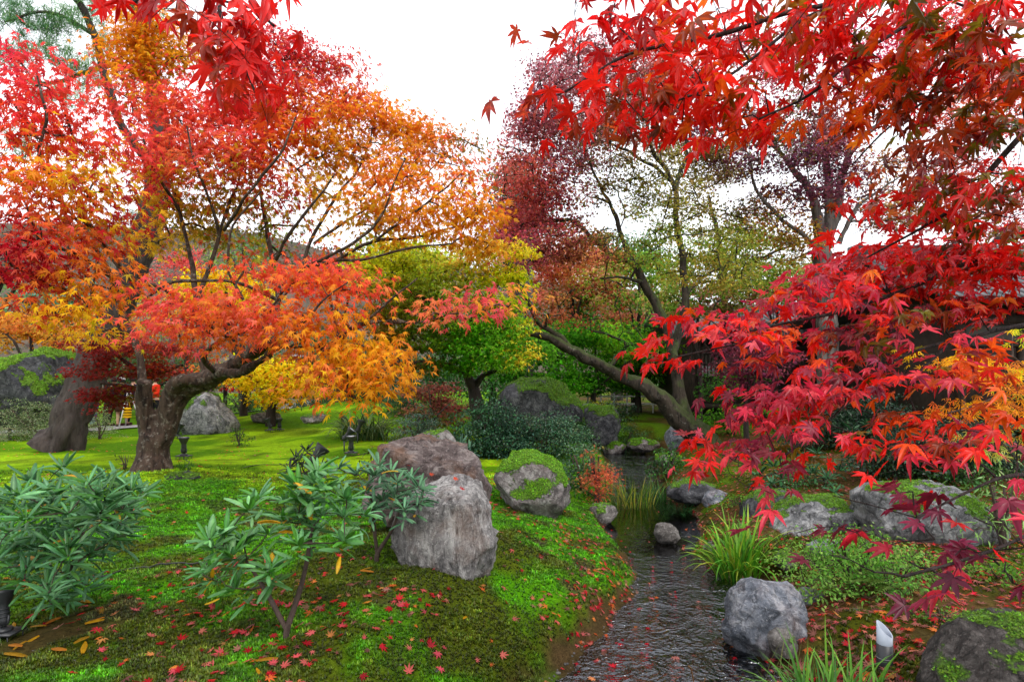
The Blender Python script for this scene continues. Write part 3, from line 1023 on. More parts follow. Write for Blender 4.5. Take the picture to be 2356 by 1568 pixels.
for row in ([(505, 545, 9.7, 4), (478, 450, 9.3, 3.4), (450, 370, 9.0, 2.6), (430, 290, 8.9, 1.6)], [(515, 530, 9.7, 4), (575, 440, 9.2, 3.4), (640, 360, 9.0, 2.6), (680, 270, 9.0, 1.5)],
            [(628, 610, 10.0, 4.5), (670, 530, 9.5, 3.6), (720, 470, 9.3, 3), (770, 400, 9.2, 1.8)], [(690, 625, 9.9, 4.5), (790, 570, 9.4, 3.8), (870, 505, 9.2, 3), (900, 430, 9.1, 2), (930, 370, 9.1, 1.4)],
            [(640, 690, 9.8, 4.5), (560, 655, 9.2, 4), (480, 645, 8.8, 3.6), (390, 655, 8.6, 3.2), (330, 690, 8.5, 2.2)], [(850, 560, 9.6, 3.6), (930, 505, 9.3, 3), (1010, 445, 9.2, 2), (1060, 400, 9.2, 1.3)],
            [(760, 600, 9.8, 4), (850, 590, 9.4, 3.4), (950, 570, 9.2, 2.8), (1040, 560, 9.1, 2)], [(560, 690, 9.2, 3.6), (520, 610, 9.0, 3.2), (540, 520, 8.9, 2.6), (600, 440, 8.8, 1.8)],
            [(412, 485, 9.6, 3.6), (360, 400, 9.2, 3), (330, 320, 9.0, 2)], [(130, 440, 7.6, 4), (96, 360, 7.4, 3.4), (104, 260, 7.3, 2.8), (84, 170, 7.3, 1.8)], [(260, 640, 8.4, 5), (190, 590, 7.8, 4), (110, 570, 7.4, 3), (40, 550, 7.2, 2)],
            [(830, 747, 7.8, 3.4), (900, 690, 7.6, 2.6), (960, 640, 7.6, 1.8)], [(300, 640, 8.6, 5), (200, 500, 7.9, 4), (150, 470, 7.6, 3), (60, 430, 7.4, 2)], [(650, 798, 8.0, 4), (700, 740, 7.5, 3.2), (740, 690, 7.4, 2.4), (800, 650, 7.3, 1.6)]):
    t0.limb(row)
pads0 = [
 # left mass
 (40, 130, 7.8, 60, 40, 1, 1.0), (110, 200, 7.8, 70, 32, 1, 1.0), (30, 235, 7.4, 60, 40, 1, 1.0), (150, 262, 7.8, 60, 32, 1, 1.0), (60, 310, 7.4, 80, 42, 1, 1.0), (190, 330, 8.0, 80, 40, 1, 1.0), (20, 390, 7.2, 70, 42, 1, 1.0),
 (120, 400, 7.4, 80, 40, 1, 1.0), (215, 420, 7.6, 80, 42, 1, 1.0), (60, 470, 7.2, 85, 42, 1, 1.0), (180, 500, 7.6, 90, 38, 1, 1.0), (90, 545, 7.2, 90, 38, 1, 1.0), (250, 540, 8.0, 70, 34, .7, 1.0), (25, 610, 7.4, 60, 40, 1, 1.0), (160, 610, 7.6, 80, 30, 1, 1.0),
 (40, 690, 7.2, 70, 30, .9, 1.0), (215, 655, 7.6, 70, 28, 1, 1.0), (180, 712, 7.4, 80, 28, 1, 1.0), (120, 660, 7.8, 70, 26, .7, 1.0), (230, 760, 9.4, 60, 25, .6, 1.0),
 # upper middle
 (290, 100, 11, 70, 60, 1, .85), (360, 60, 11, 70, 50, 1, .85), (330, 170, 11, 80, 40, 1, .85), (420, 130, 11, 80, 45, 1, .85), (300, 230, 10, 80, 40), (400, 250, 10, 80, 40), (490, 220, 10.4, 90, 45), (560, 150, 11, 80, 50, 1, 0.80),
 (640, 110, 11, 70, 50, 1, .75), (700, 140, 11, 70, 45, .9, .75), (770, 150, 11, 60, 35, .7, .75), (560, 260, 10, 80, 45), (640, 230, 10.4, 80, 45, 1, .85), (720, 220, 10.6, 80, 45, 1, 0.80), (800, 210, 10.6, 70, 40, .9, 0.80),
 (340, 320, 9.6, 80, 38), (440, 330, 9.6, 90, 38), (530, 350, 9.6, 80, 38), (620, 320, 10, 80, 40), (700, 300, 10.2, 80, 40, 1, 0.90), (780, 280, 10.4, 80, 40, 1, .85), (860, 260, 10.4, 70, 40, 1, 0.80), (920, 290, 10.4, 70, 40, 1, 0.80), (990, 310, 10.4, 60, 38, .9, 0.80),
 (370, 390, 9.4, 80, 34), (470, 410, 9.4, 90, 32, 0.90), (570, 400, 9.6, 80, 32, 0.90), (660, 370, 10, 70, 34, 0.90), (740, 360, 10.2, 70, 34, 0.90), (830, 340, 10.2, 80, 34, .9, .85), (930, 360, 10.2, 80, 32, .9, .85), (1030, 350, 10.4, 60, 34, .7, 0.80), (1090, 335, 10.6, 32, 22, .6, .75),
 (420, 460, 10.2, 80, 28, 1.0), (340, 560, 11, 50, 30, .7), (470, 480, 10.6, 80, 26, .9), (520, 560, 11, 60, 22, .6), (660, 520, 10.6, 50, 20, .6), (640, 580, 10.8, 40, 20, .5), (560, 460, 10, 70, 28, 1.0), (640, 450, 10, 60, 30, 0.70), (720, 430, 10.2, 70, 28, 0.70), (380, 510, 10.6, 60, 26, .8), (480, 530, 10.6, 60, 24, .7), (600, 530, 10.6, 50, 24, .7),
 # right wing
 (880, 410, 9.8, 80, 28), (980, 400, 9.6, 70, 24, .8), (1060, 420, 9.6, 60, 34), (830, 460, 9.8, 70, 26, .9), (920, 480, 9.6, 90, 30), (1020, 480, 9.4, 80, 34), (1090, 490, 9.4, 60, 40), (960, 530, 9.6, 90, 22), (1060, 545, 9.4, 60, 26), (860, 520, 10, 70, 20, .7), (780, 570, 10, 60, 18, .5), (1130, 560, 9.6, 50, 26, .6),
 # front pads
 (560, 625, 7.8, 70, 22), (640, 640, 7.8, 80, 28), (730, 650, 7.8, 70, 32), (800, 665, 7.8, 55, 34), (450, 690, 7.8, 70, 26), (420, 735, 7.6, 70, 30), (530, 700, 7.6, 80, 34), (620, 715, 7.6, 80, 36), (700, 720, 7.6, 70, 32), (780, 720, 7.8, 55, 26),
 (480, 765, 7.6, 70, 24), (580, 765, 7.8, 60, 20, .6), (700, 790, 7.6, 70, 26), (770, 800, 7.6, 80, 34), (850, 800, 7.6, 80, 34), (920, 830, 7.6, 50, 32), (800, 860, 7.4, 80, 36), (880, 870, 7.4, 60, 34), (740, 850, 7.8, 50, 30, .8), (820, 915, 7.4, 45, 22, .7), (500, 800, 8.4, 50, 20, .5),
 # pink tip over the green tree
 (1000, 700, 7.6, 40, 16, .8), (1060, 700, 7.6, 55, 20), (1130, 695, 7.6, 50, 18), (1170, 705, 7.6, 30, 14, .7), (1010, 722, 7.6, 30, 12, .6),
]
t0.pads(pads0, 0.185, cover=5.6, spray=46, r0=0.034, r1=0.008, depth=0.75, droop=(5, 60), fill=0.24, spread=1.6, flat=0.42)
A0 = [
 (40, 130, (238, 60, 84)), (110, 190, (236, 70, 70)), (30, 240, (240, 52, 64)), (150, 262, (238, 74, 60)), (60, 320, (240, 80, 50)), (190, 330, (240, 82, 64)), (20, 390, (240, 96, 44)), (120, 400, (246, 150, 40)),
 (215, 420, (240, 172, 36)), (240, 440, (222, 172, 40)), (60, 480, (240, 100, 76)), (180, 500, (244, 120, 60)), (90, 545, (238, 92, 84)), (100, 600, (180, 24, 40)), (30, 610, (170, 20, 36)), (70, 640, (200, 60, 50)), (30, 690, (246, 130, 70)), (200, 650, (246, 130, 50)), (180, 715, (250, 176, 34)), (300, 470, (180, 40, 50)),
 (290, 100, (228, 130, 30)), (360, 60, (220, 130, 26)), (330, 170, (226, 146, 24)), (420, 130, (206, 146, 28)), (300, 230, (238, 80, 70)), (400, 250, (236, 84, 64)), (480, 220, (232, 70, 60)), (560, 150, (228, 60, 60)), (640, 110, (214, 56, 66)), (700, 140, (208, 52, 62)), (770, 150, (200, 56, 60)),
 (560, 260, (230, 66, 60)), (640, 230, (226, 70, 60)), (720, 220, (228, 96, 48)), (800, 220, (216, 80, 60)), (340, 320, (226, 72, 74)), (440, 330, (232, 96, 62)), (530, 350, (224, 88, 82)), (620, 320, (232, 76, 56)), (700, 300, (236, 130, 40)), (780, 280, (232, 140, 36)), (860, 260, (232, 116, 44)), (920, 290, (240, 150, 30)), (990, 310, (236, 120, 40)),
 (370, 390, (222, 70, 64)), (470, 410, (222, 110, 66)), (570, 400, (226, 120, 50)), (660, 370, (230, 110, 40)), (740, 360, (236, 160, 34)), (830, 340, (222, 150, 34)), (930, 360, (240, 160, 30)), (1030, 350, (206, 130, 40)), (1090, 335, (140, 110, 40)),
 (420, 460, (206, 150, 40)), (560, 460, (206, 160, 46)), (640, 450, (200, 60, 52)), (720, 430, (226, 170, 44)), (380, 510, (210, 160, 44)), (480, 530, (170, 140, 40)), (600, 530, (150, 140, 40)),
 (880, 405, (244, 120, 50)), (980, 400, (246, 140, 44)), (1070, 420, (238, 96, 56)), (830, 460, (246, 150, 44)), (920, 480, (250, 150, 36)), (1020, 480, (250, 170, 30)), (1090, 490, (246, 150, 34)), (960, 530, (236, 140, 40)), (1060, 545, (248, 160, 30)), (860, 520, (222, 170, 40)), (1130, 560, (210, 140, 40)),
 (560, 625, (246, 90, 66)), (640, 640, (246, 86, 70)), (730, 650, (248, 110, 56)), (800, 665, (246, 90, 66)), (450, 690, (246, 96, 66)), (420, 735, (246, 88, 88)), (530, 700, (248, 120, 60)), (600, 715, (250, 110, 86)), (700, 720, (250, 130, 56)), (780, 720, (246, 140, 44)), (480, 765, (250, 120, 50)),
 (700, 790, (250, 150, 46)), (770, 800, (248, 170, 40)), (850, 800, (250, 170, 36)), (920, 830, (246, 150, 50)), (800, 860, (244, 176, 36)), (880, 870, (246, 160, 36)), (740, 850, (250, 130, 70)), (820, 915, (246, 130, 34)),
 (1000, 700, (248, 130, 80)), (1060, 700, (246, 96, 96)), (1130, 695, (244, 84, 100)), (1170, 705, (240, 150, 60))]
t0.build(T_MID, LEAF, A0, 46, gain=0.85, vj=0.2, hj=0.10, singles=300, single_mat=LEAF1, tipmul=(1.0, .86, .9), ctrmul=(1.02, 1.25, 1.0), remesh=0.032)

# ================================================================== dark red maple shoots in front of the pine
t1 = Tree('maple_tree', 'low dark red maple spreading behind the forked maple trunk', 'tree', G(345, 1040), BARK_TWIG, 12)
t1.limb([(345, 1050, 11.0, 12), (338, 960, 11, 10), (332, 890, 11, 9), (360, 860, 10.8, 5), (420, 840, 10.6, 3)])
t1.limb([(332, 890, 11, 7), (300, 840, 10.8, 5), (240, 800, 10.5, 4), (180, 780, 10.2, 2)])
t1.limb([(335, 900, 11, 6), (290, 890, 10.6, 5), (230, 880, 10.3, 3)])
t1.pads([(200, 790, 10.4, 50, 22), (260, 800, 10.4, 60, 26), (330, 795, 10.4, 70, 26), (400, 800, 10.4, 60, 24), (460, 815, 10.6, 40, 18, .8), (230, 845, 10.4, 60, 26), (300, 850, 10.4, 70, 26), (380, 850, 10.6, 60, 22), (270, 900, 10.2, 55, 26), (225, 905, 10.2, 40, 26), (320, 905, 10.3, 30, 22, .7), (250, 935, 10.2, 30, 16, .8)],
        0.105, cover=4.5, spray=26, r0=0.012, r1=0.004, droop=(5, 45))
t1.build(T_LOW, LEAF, [(200, 790, (150, 40, 36)), (300, 790, (160, 50, 56)), (400, 800, (170, 60, 60)), (230, 845, (130, 30, 24)), (300, 860, (120, 34, 28)), (380, 850, (140, 44, 44)), (270, 900, (120, 40, 20)), (320, 910, (110, 96, 20)), (225, 905, (140, 30, 34)), (460, 815, (190, 90, 40)), (350, 830, (176, 60, 24))], 30, gain=0.85)

# ================================================================== leaning pine
t2 = Tree('pine_tree', 'tall leaning pine with thick grey furrowed trunk at the left', 'tree', G(140, 1020), BARK_PINE, 13)
t2.limb([(132, 1032, 12.6, 50), (152, 1000, 12.6, 40), (176, 930, 12.7, 33), (210, 840, 12.9, 32), (250, 750, 13.1, 30), (285, 670, 13.3, 29), (318, 590, 13.5, 28), (345, 500, 13.7, 27), (362, 430, 13.8, 26), (372, 330, 14, 22), (350, 200, 14, 18), (330, 80, 14, 15), (300, -80, 14, 11), (290, -220, 14, 8)])
t2.limb([(365, 420, 13.8, 12), (330, 360, 13.5, 10), (270, 270, 13.2, 9), (215, 80, 12.8, 8), (190, 20, 12.6, 8), (150, -30, 12.4, 6)])
t2.limb([(350, 200, 14, 9), (280, 150, 13.4, 7), (200, 165, 13, 5), (120, 190, 12.6, 4), (40, 180, 12.4, 3)])
t2.limb([(215, 80, 12.8, 6), (150, 40, 12.4, 4), (80, 30, 12, 3), (10, 50, 11.8, 2)])
t2.limb([(360, 430, 13.8, 8), (420, 380, 14.2, 6), (480, 330, 14.4, 4)])
def needle_tufts(tree, clumps, n_per, length, cover=1.0):
    rng = tree.rng
    for (px, py, Y, rx, ry) in clumps:
        c = W(px, py, Y)
        k = Y / F
        ns = max(4, int(cover * rx * ry / 110))
        u = nrm(rng.normal(0, 1, (ns, 3))) * rng.uniform(0, 1, (ns, 1)) ** 0.4
        sc = c + u * np.array([rx * k, rx * k * 0.8, ry * k])
        tree.twig(c, 0.03, 0.012)
        for q in sc:
            tree.twig(q, 0.012, 0.005)
        for q in sc:
            d = nrm(rng.normal(0, 1, (n_per, 3)) + np.array([0, 0, 0.9]))
            tree.leafP.append(q + rng.normal(0, 0.05, (n_per, 3)))
            tree.leafT.append(d)
            tree.leafPad.append(np.full(n_per, length / 0.62))
            tree.leafQ.append(np.full((n_per, 2), (px, py), float))
needle_tufts(t2, [(60, 60, 12.2, 70, 40), (140, 50, 12.4, 60, 40), (30, 130, 12.2, 60, 30), (110, 130, 12.4, 70, 30), (180, 150, 12.8, 50, 30), (220, 190, 13, 40, 20), (90, 210, 12.4, 60, 24), (160, 230, 12.6, 50, 24), (20, 20, 12, 50, 30), (200, 20, 12.8, 50, 30), (240, 100, 13, 40, 40), (60, 330, 12.6, 50, 40), (300, 540, 13.6, 40, 40), (340, 60, 14, 60, 60), (300, -80, 14, 120, 60), (150, -60, 13, 100, 50), (330, 500, 14, 40, 30), (420, 370, 14.2, 60, 30)], 40, 0.20, cover=1.9)
PINE_N = [(np.array([(0, -.03, 0), (0, .03, 0), (1, 0.0, -0.05)]), np.array([(0, 1, 2)], np.int32), np.array([0.5, 0.5, 1]))]
t2.build(PINE_N, LEAF_GLOSS, [(100, 100, (110, 160, 90)), (200, 150, (130, 176, 90)), (50, 60, (96, 146, 104)), (300, 500, (90, 130, 76))], 80, gain=0.85)

# ================================================================== green maple with ivy trunk in the middle
t3 = Tree('maple_tree', 'green to yellow maple with dark ivy covered trunk in the middle', 'tree', G(1100, 970), BARK_DARK, 14)
t3.limb([(1105, 985, 13.4, 18), (1098, 930, 13.4, 15), (1090, 890, 13.4, 13), (1075, 860, 13.2, 10), (1100, 800, 13, 7), (1080, 740, 12.6, 6), (1000, 700, 12, 5), (900, 640, 11.6, 3)])
t3.limb([(1090, 890, 13.4, 9), (1120, 860, 13.2, 6), (1170, 850, 12.8, 4), (1210, 830, 12.4, 2)])
t3.limb([(1080, 740, 12.6, 5), (1130, 680, 12.2, 4), (1180, 600, 12, 3)])
t3.limb([(1075, 860, 13.2, 6), (1010, 840, 12.6, 4), (960, 830, 12.2, 3), (900, 860, 12, 2)])
t3.pads([(900, 600, 11.6, 70, 26), (980, 600, 11.6, 80, 24), (1060, 590, 11.6, 80, 22), (1130, 580, 11.4, 60, 24), (1190, 570, 11.2, 45, 20), (900, 660, 11.8, 80, 24), (980, 650, 11.8, 90, 24), (1070, 640, 11.8, 90, 24), (1150, 630, 11.6, 60, 26), (1190, 640, 11.4, 30, 40, .8),
         (930, 710, 12, 90, 26), (1020, 740, 12, 90, 26), (1100, 750, 12, 70, 26), (1000, 790, 12.2, 90, 26), (1090, 800, 12, 80, 26), (1160, 790, 12, 60, 30), (1200, 820, 12, 40, 20), (1050, 840, 12.4, 90, 22, .8), (1140, 840, 12.2, 70, 18, .9), (960, 840, 12.6, 70, 26, .8), (880, 720, 12.4, 60, 24), (860, 660, 12.4, 60, 26), (870, 610, 12.2, 50, 22), (1180, 750, 12, 40, 26, .8), (960, 680, 12.6, 100, 30), (1060, 690, 12.6, 100, 30), (1150, 700, 12.6, 70, 30), (940, 760, 12.8, 90, 30), (1050, 780, 12.8, 90, 28), (880, 780, 13, 60, 30), (1140, 740, 12.6, 60, 26)],
        0.125, cover=4.6, spray=24, dome=0.1, r0=0.022, r1=0.005, droop=(8, 55))
t3.build(T_SMALL, LEAF, [(900, 600, (176, 176, 30)), (980, 600, (160, 168, 40)), (1060, 590, (206, 160, 60)), (1130, 580, (220, 160, 70)), (1190, 570, (236, 176, 40)), (900, 660, (150, 150, 40)), (980, 650, (140, 150, 50)), (1070, 640, (150, 160, 44)), (1150, 630, (200, 190, 30)), (1190, 650, (160, 180, 26)),
          (930, 710, (120, 120, 36)), (1020, 740, (110, 140, 30)), (1100, 750, (96, 150, 30)), (1000, 790, (90, 120, 26)), (1090, 800, (80, 150, 24)), (1160, 790, (110, 160, 40)), (1205, 815, (220, 180, 50)), (1050, 840, (70, 110, 24)), (1140, 840, (120, 166, 50)), (960, 840, (110, 90, 40)), (880, 720, (130, 100, 40))], 34, gain=1.45)

# ================================================================== great leaning maple over the stream
t4 = Tree('maple_tree', 'great leaning maple with mossy trunk arching over the stream', 'tree', G(1625, 1040), BARK_MOSSY, 15)
t4.wob = 0.07
t4.limb([(1640, 1052, 13.2, 41.4), (1622, 1020, 13.2, 32.4), (1590, 985, 13.2, 27.0), (1545, 938, 13.2, 21.6), (1490, 898, 13.1, 16.2), (1400, 852, 13, 13.5), (1320, 808, 12.8, 11.7), (1255, 768, 12.6, 9.9), (1200, 755, 12.4, 8.1), (1155, 758, 12.2, 5.4), (1100, 770, 12, 2.7)])
t4.limb([(1320, 808, 12.8, 7.0), (1275, 762, 12.7, 7.0), (1240, 735, 12.7, 5.9), (1215, 690, 12.7, 4.7), (1180, 640, 12.7, 3.1), (1150, 560, 12.8, 2.3)])
t4.limb([(1580, 975, 13.2, 20.3), (1562, 900, 13.3, 14.8), (1546, 820, 13.4, 11.7), (1520, 730, 13.5, 10.1), (1482, 650, 13.6, 9.4), (1458, 605, 13.6, 7.8), (1400, 575, 13.5, 5.5), (1300, 505, 13.3, 4.3), (1210, 520, 13.1, 3.1), (1150, 530, 13, 1.6)])
t4.limb([(1458, 605, 13.6, 6.2), (1432, 540, 13.7, 5.1), (1395, 450, 13.7, 3.9), (1360, 380, 13.6, 2.7), (1330, 300, 13.5, 1.6)])
t4.limb([(1546, 820, 13.4, 10.1), (1560, 760, 13.6, 9.4), (1572, 700, 13.7, 9.0), (1571, 610, 13.8, 8.2), (1560, 500, 13.9, 7.0), (1552, 425, 13.9, 5.9), (1505, 340, 13.8, 4.3), (1482, 250, 13.7, 3.1), (1470, 170, 13.6, 1.6)])
t4.limb([(1556, 450, 13.9, 4.7), (1576, 340, 14, 3.9), (1572, 250, 14, 2.7), (1590, 160, 14, 1.6)])
t4.limb([(1552, 425, 13.9, 3.9), (1480, 365, 13.6, 3.5), (1420, 335, 13.4, 2.7), (1350, 330, 13.2, 1.6)])
t4.limb([(1482, 650, 13.6, 5.5), (1440, 640, 13.2, 3.1), (1380, 640, 12.9, 2.0)])
t4.limb([(1570, 690, 13.7, 5.5), (1610, 640, 13.9, 3.9), (1680, 610, 14, 2.7), (1760, 590, 14, 1.6)])
t4.limb([(1400, 852, 13, 5.5), (1440, 800, 13.3, 3.9), (1400, 770, 13.3, 3.1), (1360, 760, 13.2, 2.0)])
rg = np.random.default_rng(41)
pp = poly_pads(rg, [(1145, 420), (1170, 370), (1200, 240), (1240, 150), (1290, 100), (1420, 90), (1560, 90), (1620, 180), (1560, 260), (1450, 290), (1380, 330), (1320, 420), (1300, 500), (1330, 590), (1220, 600), (1150, 570)], 84, 13.3, 50, 22, 1.6, 0.78, 0.9)
pg = poly_pads(rg, [(1260, 420), (1400, 300), (1560, 300), (1700, 340), (1740, 640), (1600, 680), (1480, 620), (1380, 600), (1280, 560)], 74, 13.8, 46, 16, 1.8, 0.6, 0.85)
pl_ = poly_pads(rg, [(1200, 600), (1450, 640), (1500, 760), (1440, 840), (1250, 730)], 8, 13.0, 50, 16, 0.8, 0.5)
t4.pads(pp + pg + pl_, 0.11, cover=3.6, spray=34, r0=0.035, r1=0.010, droop=(5, 60), depth=1.0, spread=2.0, flat=0.4)
t4.build(T_SMALL, LEAF, [(1180, 420, (186, 92, 80)), (1200, 480, (176, 84, 80)), (1200, 560, (160, 70, 86)), (1260, 200, (140, 80, 90)), (1300, 130, (146, 84, 88)), (1250, 300, (146, 78, 86)), (1300, 380, (140, 72, 90)), (1400, 150, (146, 80, 84)), (1500, 150, (150, 80, 76)), (1350, 280, (140, 90, 80)), (1450, 260, (140, 106, 76)), (1250, 400, (150, 70, 50)), (1280, 520, (130, 50, 60)),
          (1420, 400, (110, 90, 50)), (1450, 450, (120, 120, 50)), (1550, 450, (130, 120, 50)), (1650, 450, (130, 110, 60)), (1500, 540, (110, 130, 40)), (1650, 560, (120, 130, 50)), (1400, 500, (130, 110, 50)), (1350, 680, (150, 80, 50)), (1420, 760, (60, 110, 30)), (1600, 600, (150, 130, 50)), (1300, 580, (150, 90, 60))], 50, gain=1.35)

# ================================================================== purple maple with grey trunks behind, right
t5 = Tree('maple_tree', 'tall purple leaved maple with several pale grey stems', 'tree', (8.6, 15.5, gz(8.6, 15.5)), BARK_GREY, 16)
t5.wob = 0.07
t5.limb([(1905, 1010, 15.5, 23.4), (1902, 800, 15.5, 21.1), (1900, 640, 15.5, 19.5), (1897, 575, 15.5, 17.9), (1880, 500, 15.4, 10.9), (1862, 440, 15.3, 8.6), (1820, 385, 15.2, 6.2), (1770, 330, 15, 3.9), (1730, 260, 15, 2.3)])
t5.limb([(1902, 570, 15.5, 11.7), (1912, 500, 15.5, 10.9), (1905, 420, 15.6, 8.6), (1898, 350, 15.6, 7.0), (1890, 280, 15.6, 4.7), (1880, 170, 15.6, 2.3)])
t5.limb([(1905, 560, 15.5, 10.9), (1930, 480, 15.5, 9.4), (1935, 400, 15.5, 7.8), (1965, 340, 15.4, 7.0), (2030, 275, 15.3, 4.7), (2090, 200, 15.2, 2.3)])
t5.limb([(1890, 580, 15.4, 6.2), (1850, 545, 15.2, 4.7), (1790, 500, 15, 3.9), (1745, 440, 14.8, 3.1), (1720, 350, 14.7, 2.3)])
t5.limb([(1930, 560, 15.4, 7.0), (1970, 480, 15.2, 4.7), (2010, 440, 15, 3.1), (2080, 400, 14.9, 2.0)])
rg = np.random.default_rng(42)
t5.pads(poly_pads(rg, [(1600, 300), (1750, 240), (1950, 230), (2000, 320), (1980, 420), (1940, 480), (1820, 440), (1680, 470), (1600, 420)], 30, 14.8, 55, 17, 1.0, 1.0) +
        poly_pads(rg, [(1700, 480), (1880, 460), (1880, 600), (1700, 620)], 20, 15.5, 50, 14, 1.0, 0.7) +
        poly_pads(rg, [(1960, 300), (2356, 150), (2356, 560), (2080, 560), (1960, 500)], 34, 15.5, 55, 22, 1.2, 0.7) +
        poly_pads(rg, [(1560, 90), (2356, 0), (2356, 200), (1900, 260), (1640, 280)], 26, 16, 60, 24, 1.2, 0.7),
        0.125, cover=3.4, spray=34, r0=0.04, r1=0.011, droop=(5, 50), depth=1.0, spread=2.0, flat=0.4)
t5.build(T_SMALL, LEAF, [(1650, 360, (110, 60, 80)), (1700, 300, (120, 66, 80)), (1780, 400, (106, 62, 80)), (1850, 380, (112, 64, 84)), (1900, 300, (130, 70, 70)), (1720, 440, (96, 60, 72)), (1850, 450, (112, 60, 76)), (1780, 330, (100, 90, 40)), (1950, 440, (110, 60, 74)), (1780, 500, (170, 110, 50)), (1820, 560, (180, 140, 60)), (1740, 560, (130, 150, 50)),
          (2100, 300, (170, 70, 70)), (2200, 400, (160, 70, 66)), (2050, 420, (150, 110, 60)), (2200, 200, (190, 90, 60)), (2300, 100, (170, 60, 70)), (1700, 150, (150, 60, 70)), (2000, 120, (180, 50, 80))], 46, gain=1.35)

t6 = Tree('maple_tree', 'slender green maple standing between the leaning maple and grey stems', 'tree', (7.0, 18.5, gz(7.0, 18.5)), BARK_DARK, 17)
t6.limb([(1672, 990, 18.5, 10), (1668, 820, 18.5, 9), (1665, 690, 18.5, 8), (1662, 610, 18.5, 7), (1650, 530, 18.4, 5), (1630, 450, 18.3, 3)])
t6.limb([(1664, 680, 18.5, 5), (1700, 630, 18.4, 4), (1760, 590, 18.2, 3), (1840, 560, 18, 2)])
t6.limb([(1664, 640, 18.5, 5), (1690, 560, 18.5, 4), (1710, 500, 18.5, 2)])
t6.pads(poly_pads(rg, [(1560, 520), (1640, 480), (1760, 520), (1860, 560), (1860, 660), (1700, 680), (1560, 660)], 26, 18.3, 45, 15, 1.0, 0.75), 0.13, cover=3.2, spray=30, r0=0.035, r1=0.010, depth=1.0, spread=2.0, flat=0.25)
t6.build(T_SMALL, LEAF_FAR, [(1600, 560, (120, 140, 50)), (1700, 560, (150, 150, 50)), (1780, 620, (110, 150, 40)), (1840, 600, (170, 150, 70)), (1650, 640, (90, 140, 40))], 45, gain=1.2)

# ================================================================== trees and shrubs behind the garden
def back_tree(label, px, py, Y, rx, ry, cols, n=10, leaf=0.2, cover=1.4, trunk=6, seed=0, bark=BARK_DARK, tmpl=T_SMALL, mat=LEAF_FAR, name='maple_tree', cat='tree', base=None, prx=None, pry=None, gain=0.95, dp=1.0):
    rg = np.random.default_rng(900 + seed)
    bx, by = (px, Y) if base is None else base
    X = (bx - CX) / F * Y
    t = Tree(name, label, cat, (X, Y, gz(X, Y)), bark, 900 + seed)
    zb = gz(X, Y) - 0.1
    pyb = HY + (CH - zb) * F / Y
    t.limb([(bx, pyb, Y, trunk * 1.3), (bx + rg.uniform(-6, 6), (pyb * 2 + py) / 3, Y, trunk), ((bx + px) / 2 + rg.uniform(-8, 8), (pyb + 2 * py) / 3, Y, trunk * 0.8), (px, py - ry * 0.2, Y, trunk * 0.4), (px + rg.uniform(-10, 10), py - ry * 0.7, Y, trunk * 0.2)], step=0.3)
    for s in (-1, 1):
        t.limb([((bx + px) / 2, (pyb + py) / 2, Y, trunk * 0.5), (px + s * rx * 0.3, py + ry * 0.3, Y + rg.uniform(-1, 1), trunk * 0.4), (px + s * rx * 0.6, py - ry * 0.1, Y + rg.uniform(-1, 1), trunk * 0.2)], step=0.3)
    a = np.linspace(0, 2 * math.pi, 14, endpoint=False)
    rr = rg.uniform(0.85, 1.15, 14)
    poly = np.stack([px + rx * rr * np.cos(a), py + ry * rr * np.sin(a)], 1)
    pads = poly_pads(rg, poly, n, Y, prx or rx * 0.34, pry or ry * 0.28, min(rx / F * Y * 0.7, 2.5), 1.0)
    t.pads(pads, leaf * 1.1, cover=cover * 3.2, spread=1.8, flat=0.3, spray=34, r0=0.02, r1=0.008, depth=dp, droop=(5, 60), dome=0.1)
    Ax = [(px + rg.uniform(-rx, rx), py + rg.uniform(-ry, ry), c) for c in cols for _ in range(2)]
    return t.build(tmpl, mat, Ax, rx * 0.3, gain=gain * (1.35 if mat is LEAF_GLOSS else 1.15))

CORAL = [(226, 130, 110), (230, 150, 110), (214, 110, 100), (196, 140, 80)]
GREENS = [(96, 160, 30), (80, 144, 28), (126, 176, 40), (66, 124, 30)]
YELLOWS = [(250, 180, 24), (246, 196, 30), (236, 160, 30), (250, 170, 20)]
back_tree('coral pink maple crown behind the arching limb', 1310, 620, 27, 150, 75, CORAL, 20, 0.2, 1.3, 7, 1)
back_tree('pale coral maple low behind the mossy upright stem', 1460, 740, 26, 95, 70, CORAL + [(150, 150, 60)], 14, 0.2, 1.3, 6, 2)
back_tree('fresh green maple filling the space below the arching limb', 1370, 830, 23, 150, 90, GREENS, 24, 0.2, 1.3, 6, 3)
back_tree('dark green broadleaf tree at the foot of the coral maple', 1270, 730, 29, 110, 70, [(60, 110, 30), (90, 130, 40), (110, 110, 40)], 12, 0.22, 1.4, 8, 4, name='broadleaf_tree')
back_tree('yellow green maple behind the orange wing of the big maple', 930, 590, 20, 110, 60, [(190, 190, 30), (160, 180, 30), (210, 170, 40), (120, 150, 30)], 14, 0.19, 1.4, 7, 5)
back_tree('reddish maple glimpsed behind the limbs of the big maple', 780, 640, 22, 100, 50, [(220, 90, 80), (210, 70, 70), (230, 130, 80)], 10, 0.18, 1.2, 6, 6)
back_tree('bright yellow maple behind the rising limb of the big maple', 520, 670, 19, 90, 50, YELLOWS, 12, 0.19, 1.5, 7, 7, base=(560, 19))
back_tree('golden yellow maple spreading low over the far lawn', 640, 870, 17.5, 110, 50, YELLOWS, 22, 0.17, 1.3, 9, 8, base=(622, 17.5))
back_tree('small crooked maple beside the far boulder', 470, 880, 17, 60, 40, [(190, 60, 60), (200, 120, 50), (100, 120, 40)], 7, 0.15, 0.8, 9, 9, base=(465, 17), bark=BARK_GREY)
